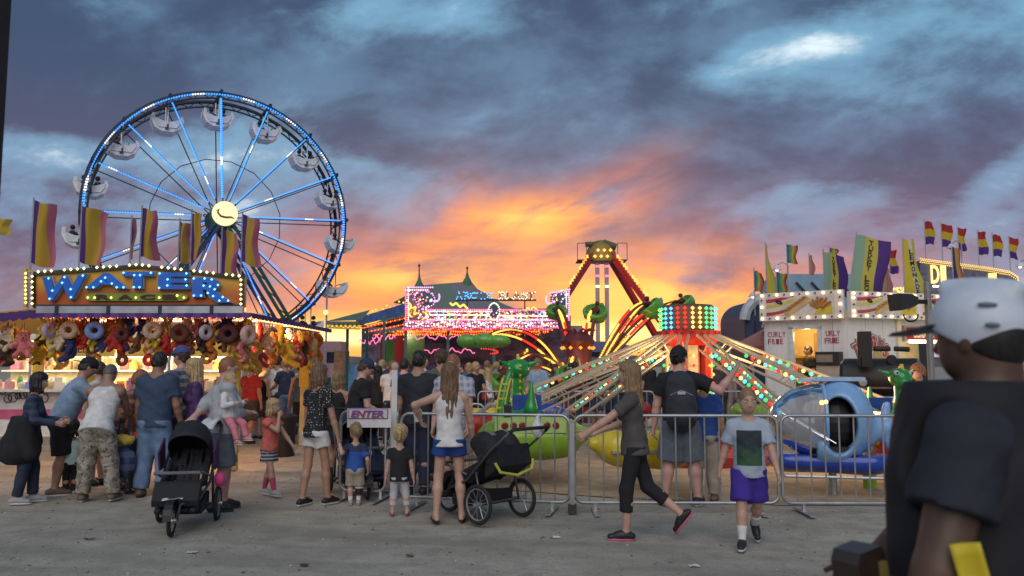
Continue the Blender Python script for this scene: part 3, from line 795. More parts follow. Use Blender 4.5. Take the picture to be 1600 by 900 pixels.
    mb.tube([f + hx*x + up*z for x, z in pts], [.03,.05,.05,.06,.06,.05,.03], 5); mb.build('emblem', mat('emblem_brown', (.18,.10,.02), .6), dsk)
    # towers
    for d in (-.62, W+.62):
        for sd in (-1,1):
            top = C + ab*d; bot = Vector((0,0,0)) + C + ab*d + hx*sd*5.2; bot.z = 1.0
            mb = MB()
            for o in (-.16,.16): mb.beam(top+hx*o, bot+hx*o, .15, .15)
            for i in range(9): q = top.lerp(bot,(i+.3)/9.5); q2 = top.lerp(bot,(i+.8)/9.5); mb.beam(q-hx*.16, q2+hx*.16, .06)
            mb.build('tower_leg', DGREEN if (sd > 0) == (d < 0) else mat('tower_blue', (.02,.045,.15), .45), w)
    for d in (-.62, W+.62):
        mb = MB(); a = C+ab*d-hx*5.6; b = C+ab*d+hx*5.6; a.z = b.z = .9; mb.beam(a, b, .35, .3); mb.build('base_beam', DGREEN, w)
        for i in range(6):
            q = a.lerp(b, i/5); mb = MB(); mb.box((q.x,q.y,.375), (.3,.3,.75)); mb.build('base_post', DGREEN, w)
    for q in (-2.6, 1.5):
        mb = MB(); b = C - ab*1.5 + hx*(q+3.6); mb.tube([(b.x,b.y,0), (b.x,b.y,6.2)], .05, 6); pl = mb.build('lamp_pole', STEEL, w)
        mb = MB(); mb.ball((b.x,b.y-.2,4.4), .13, 8, 6); mb.build('flood_lamp', BWARM, pl)
    # loading deck with rail
    dk = C - ab*1.9; mb = MB(); mb.box((dk.x+1.2, dk.y, .55), (6.5,2.0,.12), th); mb.build('loading_deck', mat('deck_plate', (.10,.11,.12), .6, .4), w)
    mb = MB()
    for i in range(9): q = dk + hx*(-2+.8*i) - ab*.95; mb.beam((q.x,q.y,.6),(q.x,q.y,1.6), .05)
    q0 = dk + hx*-2 - ab*.95; q1 = dk + hx*4.4 - ab*.95
    for z in (1.1,1.6): mb.beam((q0.x,q0.y,z),(q1.x,q1.y,z), .05)
    mb.build('deck_rail', DGREEN, w)
ferris()
# ------------------------------------------------------------ water race stand
def bulb_row(mb, pts, r, mi=0, step=None):
    for p in pts: mb.bulb(p, r, mi)
def lerp_pts(a, b, n): a = Vector(a); b = Vector(b); return [a.lerp(b, (i+.5)/n) for i in range(n)]
def poly_pts(pl, step):
    out = []; acc = 0
    for a, b in zip(pl[:-1], pl[1:]):
        a = Vector(a); b = Vector(b); L = (b-a).length; t = -acc
        while t + step <= L: t += step; out.append(a.lerp(b, t/L))
        acc = L - t if L - t < step else 0
    return out
WY = 12.5
def water_race():
    Y = WY; a = P(58, 497, Y); b = P(392, 497, Y); zc = a.z; YB = 18.0
    w = thing('game_stand', 'water race game stand with orange bulb-lit sign and hanging prizes', 'game stand', ((a.x+b.x)/2, (Y+YB)/2, 0))
    # roof
    mb = MB(); mb.box(((a.x+b.x)/2, (Y+YB)/2, zc+.055), (b.x-a.x, YB-Y, .05)); mb.build('roof', mat('awning_lilac', (.26,.22,.34), .7), w)
    for p0, p1 in (((a.x,Y-.01,0),(b.x,Y-.01,0)), ((b.x+.01,Y,0),(b.x+.01,YB,0))):
        mb = MB(); n = 26; q0 = Vector(p0); q1 = Vector(p1); d = (q1-q0)/n; ext = Vector((0,-.02,0)) if p0[1] == p1[1] else Vector((.02,0,0))
        for i in range(n):
            c0 = q0+d*i; c1 = q0+d*(i+1)
            mb.prism([c0+Vector((0,0,zc+.075)), c0+Vector((0,0,zc+.012)), (c0+c1)/2+Vector((0,0,zc-.008)), c1+Vector((0,0,zc+.012)), c1+Vector((0,0,zc+.075))], ext, i % 2)
        mb.build('valance', [PURPLE, mat('purple_cloth_b', (.12,.05,.22), .8)], w)
    g0 = P(58,484,Y); g1 = P(380,484,Y)
    mb = MB(); mb.box(((g0.x+g1.x)/2, Y+.02, g0.z), (g1.x-g0.x, .10, .105)); mb.build('gutter', mat('aluminium', (.40,.43,.46), .35, .8), w)
    for i in range(4): q = g0.lerp(g1,(i+.4)/4); mb = MB(); mb.box((q.x, Y-.035, q.z), (.05,.02,.12)); mb.build('bracket', DARK, w)
    # sign with a shallow gable
    tl, tp, tr, br, bl = P(53,428,Y), P(218,416,Y), P(378,434,Y), P(378,479,Y), P(53,479,Y)
    op = [tl, tp, tr, br, bl]; mb = MB(); mb.prism([(q.x, Y+.02, q.z) for q in op], (0,.14,0))
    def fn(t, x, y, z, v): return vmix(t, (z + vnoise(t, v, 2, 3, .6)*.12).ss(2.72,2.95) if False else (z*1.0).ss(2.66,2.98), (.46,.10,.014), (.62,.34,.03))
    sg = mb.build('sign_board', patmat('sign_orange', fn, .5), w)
    mb = MB()
    for p0, p1 in zip(op, op[1:]+op[:1]): mb.beam((p0.x,Y,p0.z), (p1.x,Y,p1.z), .035, .06)
    mb.build('sign_frame', DARK, sg)
    mb = MB(); top = poly_pts([tl,tp,tr], .098)
    for i, q in enumerate(top):
        if i % 5 != 3: mb.bulb((q.x, Y-.06, q.z+.02), .026)
    for q in lerp_pts(tl, bl, 6) + lerp_pts(tr, br, 6): mb.bulb((q.x, Y-.05, q.z), .024)
    for q in lerp_pts(P(40,424,Y+.25), P(40,476,Y+.25), 8): mb.bulb(q, .024)
    mb.build('sign_bulbs', emi('bulb_lemon', (1.0,.78,.30), 2.2), sg, kind='stuff')
    mb = MB(); mb.beam(P(40,420,Y+.28), P(40,480,Y+.28), .05, .05); mb.beam(P(36,424,Y+.28), P(52,424,Y+.28), .02); mb.beam(P(36,435,Y+.28), P(52,435,Y+.28), .02)
    mb.build('bulb_post', YELLOW, w)
    # WATER: five fat letters, tall at the ends
    lets = [('W',64,140,431,471), ('A',138,201,427,452), ('T',193,244,425,452), ('E',249,300,426,453), ('R',301,362,433,474)]
    blu = mat('letter_blue', (.006,.13,.58), .35); edge = mat('letter_edge', (.45,.45,.40), .6)
    for i, (ch, x0, x1, y0, y1) in enumerate(lets):
        c = P((x0+x1)/2, (y0+y1)/2, Y); wd = (x1-x0)/FPX*Y; ht = (y1-y0)/FPX*Y
        def warp(x, y, i=i, wd=wd, ht=ht):
            if i == 0: y = y + (.12*ht if y > 0 else .0)*(x/wd) + (.30*ht)*max(0, x/wd)*(1 if y < 0 else .15); x = x + .10*wd*(-y/ht)*(0 if x > 0 else -1)
            if i == 4: x = x + .14*wd*max(0,-y/ht)*(1 if x > 0 else .25); y = y*(1 if x > -.1*wd else .78) + (.0 if x > -.1*wd else .10*ht)
            if i == 1: x = x*(1 + .22*(-y/ht))
            return x, y
        mb = MB(); letter(mb, ch, (c.x, Y-.012, c.z), ht*1.0, width=wd*.98, bold=.10, ext=.03, warp=warp)
        lt = mb.build('sign_letter', edge, sg)
        mb = MB(); letter(mb, ch, (c.x, Y-.045, c.z), ht*.97, width=wd*.95, bold=.075, ext=.03, warp=warp); mb.build('letter_face', blu, lt)
        # bulbs: sample inside the letter outline
        vs, fs, asp = textmesh(ch, .02, .03); cand = []
        M2 = [(Vector((v.x*wd*.9/asp, v.y*ht*.9))) for v in vs if v.z > 0]
        random.seed(i+4); random.shuffle(M2); kept = []
        for q in M2:
            if all((q-k).length > .085 for k in kept): kept.append(q)
        mb = MB()
        for q in kept: x, y = warp(q.x*.93, q.y*.93); mb.bulb((c.x+x, Y-.10, c.z+y), .020)
        mb.build('letter_bulbs', emi('bulb_ice', (.22,.68,1.0), 2.0), lt, kind='stuff')
    # RACE lozenge
    c = P(215, 464.5, Y); L = 1.55; H = .115; pl = []
    for i in range(9): a_ = PI/2 - PI*i/8; pl.append((c.x + L/2 - .12 + .12*math.cos(a_), Y-.005, c.z + H/2*math.sin(a_)))
    for i in range(9): a_ = -PI/2 - PI*i/8; pl.append((c.x - L/2 + .12 + .12*math.cos(a_), Y-.005, c.z + H/2*math.sin(a_)))
    mb = MB(); mb.prism(pl, (0,-.03,0)); lz = mb.build('sign_plaque', mat('plaque_green', (.20,.26,.02), .5), sg)
    for j, ch in enumerate('RACE'): mb = MB(); letter(mb, ch, (c.x-.50+.335*j, Y-.045, c.z), .075, width=.22, bold=.05, ext=.01); mb.build('plaque_letter', mat('maroon', (.05,.012,.015), .5), lz)
    mb = MB()
    for dx in (-.70,-.60,-.60,-.36,0,.34,.60,.60,.70): mb.bulb((c.x+dx*1.03, Y-.06, c.z + (.02 if dx in (-.6,.6) and random.random() < .5 else -.01)), .022)
    mb.build('plaque_bulbs', emi('bulb_lime', (.95,.90,.25), 1.6), lz, kind='stuff')
    # posts, counter, lights
    for px, Yp in ((146,13.4), (369,13.4), (64,17.6), (478,17.6)):
        q = P(px, 520, Yp); mb = MB(); mb.box((q.x, Yp, zc/2), (.16,.10,zc)); po = mb.build('post', mat('post_cream', (.48,.38,.16), .6), w)
        mb = MB(); mb.box((q.x, Yp-.06, zc-.9), (.20,.03,.5)); mb.build('post_plate', YELLOW, po)
    q0 = P(150,600,16.4); q1 = P(300,600,16.4)
    mb = MB(); mb.box(((q0.x+q1.x)/2, 16.5, 1.0), (q1.x-q0.x, .5, .06)); ct = mb.build('counter_top', BLUEP, w)
    mb = MB(); mb.box(((q0.x+q1.x)/2, 16.6, .49), (q1.x-q0.x-.1, .3, .96)); mb.build('counter_front', mat('counter_red', (.25,.03,.03), .5), w)
    mb = MB(); n = 60
    for i in range(n):
        q = Vector((a.x,Y+.12,zc+.02)).lerp(Vector((b.x,Y+.12,zc+.02)), (i+.5)/n)
        mb.bulb(q, .032 if i % 9 == 2 else .018, 1 if i % 3 else 0)
    for i in range(50): mb.bulb(Vector((b.x-.10, Y+.2+(YB-Y-.3)*i/50, zc+.02)), .030, 0)
    for i in range(60): mb.bulb((random.uniform(a.x,b.x), Y+.5+random.random()*.6, zc+.03), .03, 1 if random.random() < .7 else 0)
    mb.build('canopy_bulbs', [BWARM, emi('bulb_amber', (1.0,.14,.04), 3.0)], w, kind='stuff')
    for x in (.15,.5,.85): lamp('canopy_lamp', (a.x+(b.x-a.x)*x, Y+1.3, zc-.08), 62, (1,.55,.25), .12, w)
    lamp('canopy_lamp', (b.x-.3, 15.6, zc-.08), 60, (1,.62,.3), .12, w)
    # yellow side wing on the left
    mb = MB(); y0, y1 = Y+.3, YB; z1 = zc+.16; z0 = zc-.03
    mb.prism([(a.x-2.4,y0,z0-.05),(a.x,y0,z1),(a.x,y0,z1+.03),(a.x-2.4,y0,z0-.02)], (0,y1-y0,0)); mb.build('side_awning', mat('yellow_cloth', (.50,.30,.02), .7), w)
    mb = MB()
    for i in range(16):
        x0 = a.x-2.4+.15*i; f = i/16; zz = z0-.05+(z1-z0+.05)*f
        mb.prism([(x0,y0-.01,zz+.01),(x0,y0-.01,zz-.10),(x0+.075,y0-.01,zz-.13),(x0+.15,y0-.01,zz-.10),(x0+.15,y0-.01,zz+.01)], (0,-.02,0))
    mb.build('side_valance', PURPLE, w)
    return a, b, zc, YB
WA, WB_, WZ, WYB = water_race()
# hanging prizes ------------------------------------------------
def plush(kind, col):
    nm = 'plush_%s_%s' % (kind, '%02d%02d%02d' % tuple(int(c*99) for c in col))
    if nm in bpy.data.meshes: return bpy.data.meshes[nm]
    m = mat('fur_'+nm, col, .95, var=.25, vs=30, bump=.6, bs=90)
    F = Field((-.2,-.2,-.26), (.2,.2,.2), .012)
    if kind == 'bear':
        F.ell((0,0,-.06), (.085,.07,.10), k=0); F.ell((0,-.01,.07), (.072,.066,.066), k=.02); F.ell((0,-.07,.055), (.035,.03,.028), k=.01)
        for s in (-1,1):
            F.ell((s*.058,0,.125), (.03,.018,.03), k=.01); F.cone((s*.07,-.02,-.0), (s*.125,-.07,-.06), .032, .028, .015); F.cone((s*.05,-.04,-.13), (s*.075,-.11,-.17), .036, .034, .015)
    elif kind == 'ring':
        for i in range(14):
            a = 2*PI*i/14; b = 2*PI*(i+1)/14; F.cone((.105*math.cos(a),0,.105*math.sin(a)-.04), (.105*math.cos(b),0,.105*math.sin(b)-.04), .052, .052, .01)
    elif kind == 'flower':
        for i in range(6): a = 2*PI*i/6; F.ell((.055*math.cos(a),0,.055*math.sin(a)-.04), (.04,.03,.04), k=.012)
    elif kind == 'snake':
        for i in range(8): F.cone((.05*math.sin(i*1.2),0,.15-.05*i), (.05*math.sin(i*1.2+1.2),0,.10-.05*i), .04, .04, .015)
    vs, fs = F.mesh(); me = bpy.data.meshes.new(nm); me.from_pydata([tuple(v) for v in vs], [], [tuple(int(i) for i in f) for f in fs])
    me.polygons.foreach_set('use_smooth', [True]*len(me.polygons)); me.materials.append(m); return me
STR = bpy.data.meshes.new('string'); STR.from_pydata([(-.004,-.004,0),(.004,-.004,0),(0,.005,0),(-.004,-.004,1),(.004,-.004,1),(0,.005,1)], [], [(0,1,4,3),(1,2,5,4),(2,0,3,5)]); STR.materials.append(DARK)
EYEM = MB(); EYEM.ball((-.025,-.068,.09), .010, 6, 4); EYEM.ball((.025,-.068,.09), .010, 6, 4); EYEM.ball((0,-.098,.06), .012, 6, 4)
EYEME = EYEM.build('face', EYED); EYEME_ME = EYEME.data; bpy.data.objects.remove(EYEME)
def hang(kind, col, p, s, rz, label, group, ztop):
    t = thing('plush_toy' if kind != 'ring' else 'plush_ring', label, 'toy', p, rz, group)
    o = bpy.data.objects.new('ring' if kind == 'ring' else 'body', plush(kind, col)); COL.objects.link(o); o.parent = t; o.scale = (s,s,s)
    if kind == 'bear': e = bpy.data.objects.new('face', EYEME_ME); COL.objects.link(e); e.parent = t; e.scale = (s,s,s)
    if '%s' in label: ordinal(t, label, p[1] if 'side of the game' in label else p[0], label)
    q = bpy.data.objects.new('string', STR); COL.objects.link(q); q.parent = t; q.location = (0,0,.10*s); q.scale = (1,1,max(.05, ztop-p[2]-.10*s))
def prizes():
    big = [(76,'pale lilac',(.50,.40,.58),1,75), (108,'tan',(.52,.36,.24),1,8), (148,'sky blue',(.20,.30,.62),1,25), (190,'dark brown',(.13,.05,.04),1,50), (238,'beige',(.55,.42,.28),1,30),
           (281,'chocolate brown',(.12,.045,.03),1.2,5), (322,'pale grey',(.50,.48,.55),.95,60), (357,'maroon',(.10,.03,.03),1.15,8), (388,'blush pink',(.60,.42,.36),1.1,65)]
    for px, nm, c, s, rz in big:
        p = P(px, 512+(px*7 % 9), WY+.18); hang('ring', c, p, s*(.70+.06*(px % 5)), R(rz), '%s plush ring hanging under the front edge of the game stand' % nm, 'plush rings hung along the game stand', WZ+.05)
    pal = [('brown',(.16,.07,.035)), ('orange',(.55,.17,.03)), ('golden',(.50,.28,.06)), ('red',(.45,.03,.03)), ('dark brown',(.06,.03,.02)), ('cream',(.60,.48,.32)), ('yellow',(.60,.42,.05)), ('navy',(.03,.04,.14)), ('pink',(.60,.18,.20))]
    random.seed(21)
    rows = [(WY+.42, 512, 62, 396, 22), (WY+.75, 524, 60, 400, 24), (WY+.30, 535, 70, 390, 19)]
    for Y, py, x0, x1, n in rows:
        for i in range(n):
            px = x0 + (x1-x0)*(i+.5)/n + random.uniform(-5,5); nm, c = random.choice(pal); k = random.choice(('bear','bear','snake','bear'))
            p = P(px, py+random.uniform(-8,7), Y)
            hang(k, c, p, random.uniform(.70,1.2), R(random.uniform(-70,70)), '%%s %s plush %s from the left in the %s hanging row of prizes' % (nm, {'bear':'bear','snake':'snake'}[k], {512:'upper',524:'middle',535:'lower'}[py]), 'prizes in the front rows', WZ+.05)
    for i in range(34):                                  # right-hand side of the stand
        Y = WY+.4+5.0*(i+.5)/34; nm, c = random.choice(pal[:7]); z = WZ-.16-.42*random.random()
        hang(random.choice(('bear','snake')), c, (WB_.x-.14-.25*random.random(), Y, z), random.uniform(1.1,1.5), R(random.uniform(20,120)), '%%s %s plush toy from the front along the right side of the game stand' % nm, 'prizes on the right side', WZ+.05)
    for px, py in ((97,545),(98,562),(144,543),(149,559),(190,545),(191,560),(232,560),(231,543),(247,544),(265,546),(325,548),(323,557)):
        nm, c = random.choice(pal[:6]); red = (px, py) == (232,560); c = (.62,.03,.02) if red else c; nm = 'bright red' if red else nm
        hang('ring' if py > 555 else 'flower', c, P(px, py, WY+.35), .62 if py > 555 else .85, R(random.uniform(-15,15)), ('%%s small %s plush %s from the left on the long strings' % (nm, 'ring' if py > 555 else 'flower')), 'small prizes on long strings', WZ+.05)
    for i in range(14):
        nm, c = random.choice(pal); hang(random.choice(('bear','snake')), c, (WA.x-.2-1.2*random.random(), WY+.6+.8*random.random(), WZ-.25-.25*random.random()), 1.2, R(random.uniform(-40,40)), '%%s %s plush toy from the left under the yellow side awning' % nm, 'prizes under the side awning', WZ-.02)
prizes()
# candy stand seen through the game stand -----------------------
def candy():
    Y = 19.6; a = P(-60,558,Y); b = P(374,558,Y); f0 = P(0,534,Y).z; f1 = P(0,557,Y).z
    w = thing('candy_stand', 'bright candy apple stand with yellow fascia behind the game stand', 'food stand', ((a.x+b.x)/2, Y+1, 0))
    m = P(182,540,Y).x
    for x0, x1 in ((a.x, m-.03), (m+.03, b.x)):
        mb = MB(); mb.box(((x0+x1)/2, Y, (f0+f1)/2), (x1-x0, .08, f0-f1)); fs = mb.build('fascia', mat('fascia_yellow', (.58,.40,.06), .5), w)
        mb = MB()
        if x0 == a.x: letter(mb, 'CARMEL & CANDY APPLES', ((P(78,0,Y).x), Y-.045, (f0+f1)/2), .17, width=P(172,0,Y).x-P(-14,0,Y).x, bold=.02, ext=.004)
        else:
            for i in range(7): q = m+.35+i*.36; mb.lathe((q,Y-.045,(f0+f1)/2), [(.05,-.004),(.05,.004)], 7, axis='Y')
        mb.build('fascia_lettering', mat('fascia_ink', (.16,.05,.02), .6), fs)
    zt = P(0,566,Y).z; cz = 1.08
    mb = MB(); mb.box(((a.x+b.x)/2, Y+2.0, 1.5), (b.x-a.x, .06, 3.0)); mb.build('back_wall', mat('cream_wall', (.66,.58,.40), .6), w)
    mb = MB(); mb.box(((a.x+b.x)/2, Y+1.0, f0+.06), (b.x-a.x+.1, 2.2, .08)); mb.build('roof', WHITE, w)
    mb = MB(); mb.box((b.x+.04, Y+1.0, 1.2), (.06, 2.0, 2.4)); mb.build('end_wall', WHITE, w)
    for i in range(4):
        x0 = a.x+(b.x-a.x)*(i+.08)/4; x1 = a.x+(b.x-a.x)*(i+.92)/4
        mb = MB(); mb.tube([(x0,Y+.2,f1+.03),(x1,Y+.2,f1+.03)], .045, 8); mb.build('strip_light', TUBE, w)
    for i in range(5):
        q = a.x+(b.x-a.x)*i/4; mb = MB(); mb.box((q, Y+.02, (cz+f1)/2), (.07,.07,f1-cz)); mb.build('upright', STEEL, w)
    for i in range(3): lamp('strip_lamp', (a.x+(b.x-a.x)*(i+.5)/3, Y+.7, f1-.05), 90, (1,.80,.46), .3, w)
    mb = MB(); mb.box(((a.x+b.x)/2, Y-.1, cz), (b.x-a.x, .6, .06)); mb.build('counter', mat('counter_white', (.62,.60,.56), .4), w)
    mb = MB(); mb.box(((a.x+b.x)/2, Y+.12, cz/2), (b.x-a.x, .1, cz-.04)); ft = mb.build('front_panel', mat('panel_white', (.66,.64,.62), .5), w)
    mb = MB(); mb.box(((a.x+b.x)/2, Y+.055, .52), (b.x-a.x, .03, .22)); mb.build('pink_stripe', mat('pink_band', (.55,.10,.20), .5), ft)
    mb = MB()
    for i in range(9):
        q = P(2+i*8, 612+((i*37) % 13), Y); mb.tube(arcpts((q.x, Y+.05, q.z), .07+.02*(i % 3), 0, 2*PI, 14), .010, 4)
    mb.build('painted_loops', mat('ink', (.02,.02,.03), .6), ft)
    random.seed(5); cols = [(.6,.1,.1),(.7,.5,.1),(.15,.4,.12),(.2,.25,.5),(.62,.3,.3),(.65,.6,.5),(.5,.2,.35),(.3,.18,.08)]
    for r_, z in enumerate((1.55, 1.95, 2.2)):
        mb = MB(); mb.box(((a.x+b.x)/2, Y+1.75, z-.03), (b.x-a.x, .4, .04)); mb.build('shelf', WHITE, w)
    k = 0
    for z in (1.11,1.11,1.55,1.95):
        for i in range(26):
            x = a.x+.2+(b.x-a.x-.4)*(i+random.random()*.6)/26; h = random.uniform(.12,.30); r = random.uniform(.06,.12); y = Y+1.72 if z > 1.2 else Y-.1+random.uniform(-.15,.2)
            ci = random.randrange(8); mb = MB()
            if i % 3 == 0: mb.box((x, y, z+h/2), (r*2, r*1.6, h)); nm = 'snack box'
            elif i % 3 == 1: mb.lathe((x,y,z), [(r,0),(r,h*.75),(r*.5,h*.9),(r*.45,h)], 10); nm = 'jar'
            else: mb.lathe((x,y,z), [(r*.7,0),(r,h*.4),(r*1.1,h*.7),(r*.5,h*1.05),(.01,h*1.1)], 9); nm = 'candy bag'
            o = mb.build(nm.replace(' ','_'), mat('goods%d' % ci, cols[ci], .5), None); k += 1
            tag(o, 'x', 'goods', 'goods in the candy stand'); ordinal(o, nm, x, '%%s %s %s from the left %s the candy stand' % (('red','yellow','green','blue','salmon','cream','magenta','brown')[ci], nm, 'on the counter of' if z < 1.2 else ('on the lower shelf of' if z < 1.7 else 'on the upper shelf of')))
candy()
# pennant flags over the game stand -----------------------------
def flagmat(name, cols, axis='u'):
    """vertical stripes follow the flag's own width (stored in the UV map)"""
    if name in MATS: return MATS[name]
    m = bpy.data.materials.new(name); m.use_nodes = True; t = m.node_tree; b = t.nodes['Principled BSDF']; b.inputs['Roughness'].default_value = .8
    uv = t.nodes.new('ShaderNodeUVMap'); sp = t.nodes.new('ShaderNodeSeparateXYZ'); t.links.new(uv.outputs[0], sp.inputs[0])
    u = V(t, sp.outputs[0 if axis == 'u' else 1]); c = cols[0]; n = len(cols)
    for i in range(1, n): c = vmix(t, u.ss(i/n-.01, i/n+.01), c, cols[i])
    t.links.new(c, b.inputs['Base Color'])
    b.inputs['Transmission Weight'].default_value = 0
    tr = t.nodes.new('ShaderNodeBsdfTranslucent'); t.links.new(c, tr.inputs[0]); mx = t.nodes.new('ShaderNodeMixShader'); mx.inputs[0].default_value = .35
    t.links.new(b.outputs[0], mx.inputs[1]); t.links.new(tr.outputs[0], mx.inputs[2]); t.links.new(mx.outputs[0], t.nodes['Material Output'].inputs[0])
    MATS[name] = m; return m
FLAGN = 0
def flag(label, group, base, top, zf0, zf1, width, m, lean=0.0, wave=.06, taper=.0, curl=0.0, dirx=1, cut=0.0, letters=None, drop=0.0, polemat=None):
    """pole from base to top (world points); cloth between heights zf0..zf1 along it, blowing to dirx"""
    global FLAGN; FLAGN += 1
    base = Vector(base); top = Vector(top); t = thing('flag', label, 'flag', base, 0, group)
    mb = MB(); mb.tube([base, top], .014 if (top-base).length < 3 else .022, 6); mb.build('pole', polemat or STEEL, t)
    d = (top-base).normalized(); L = top.z-base.z; pt = lambda z: base + (top-base)*((z-base.z)/L)
    ph = FLAGN*1.7; nu, nv = 12, 18
    def fn(u, v):
        z = zf1 + (zf0-zf1)*v; p = pt(z)
        wdt = width*(1 - taper*(1-v) if taper > 0 else 1 + taper*v)
        x = u*wdt*dirx; y = wave*math.sin(u*5+v*2.2+ph)*u + curl*u*u
        return p + Vector((x + .03*math.sin(v*7+ph)*u, y, -drop*u*width - cut*u*(1-v)*0 + .02*math.sin(u*6+ph)))
    mb = MB(); mb.grid(fn, nu, nv); o = mb.build('cloth', m, t, smooth=True)
    uvl = o.data.uv_layers.new(name='UVMap')
    for poly in o.data.polygons:
        for li, vi in zip(poly.loop_indices, poly.vertices): uvl.data[li].uv = ((vi % (nu+1))/nu, (vi//(nu+1))/nv)
    if letters:
        s, u0, v0, v1, hh, lm = letters; n = len(s)
        for i, ch in enumerate(s):
            if ch == ' ': continue
            v = v0 + (v1-v0)*(i+.5)/n; q = fn(u0, v); q2 = fn(u0+.04, v); rt = (q2-q).normalized(); upv = (fn(u0, v-.02)-fn(u0, v+.02)).normalized()
            mb = MB(); letter(mb, ch, q + rt.cross(upv)*.012, hh, rt, upv, width=hh*.85, bold=.03, ext=.002); mb.build('letter', lm, o)
    return t
PYP = flagmat('flag_purple_yellow_pink', [(.09,.03,.20),(.52,.36,.04),(.55,.36,.05),(.52,.16,.24)])
for k, (px, y0, y1, wpx, top) in enumerate(((53,412,314,32,'leftmost'), (128,408,320,34,'over the first letter'), (206,404,342,13,'narrow furled one'), (222,402,326,22,'left of the middle'),
        (281,408,346,14,'short furled one'), (300,404,332,20,'tallest of the middle pair'), (347,430,360,24,'lowest hanging'), (379,410,336,27,'rightmost'))):
    Y = 14.5; zb = P(px,y0,Y).z; zt = P(px,y1,Y).z; x = P(px,y1,Y).x
    flag('purple, yellow and pink banner flag above the game stand, %s' % top, 'striped banners over the game stand', (x,Y,WZ+.15), (x,Y,zt+.06), zb, zt, wpx/FPX*Y, PYP, wave=.13, drop=.22+.12*math.sin(k*1.9), curl=.15*math.sin(k*2.3))
# bits of litter on the ground
for i, (px, py, kind) in enumerate(((475,882,'dark twig scrap'),(1085,884,'white paper scrap'),(640,868,'brown leaf scrap'),(300,862,'pale straw wrapper'),(870,842,'small white napkin'),(140,845,'dark pebble clod'))):
    g = G(px, py); mb = MB(); random.seed(i)
    mb.grid(lambda u, v: (g.x+(u-.5)*(.07+.02*i % .04), g.y+(v-.5)*.05, bumpz(g.x,g.y)-.004+.012*random.random()), 4, 3)
    tag(mb.build('litter', mat('litter%d' % i, ((.05,.04,.03),(.6,.6,.58),(.14,.08,.04),(.5,.45,.35),(.6,.58,.55),(.07,.06,.05))[i], .8), None, solid=.003), '%s lying on the gravel in the foreground' % kind, 'litter')
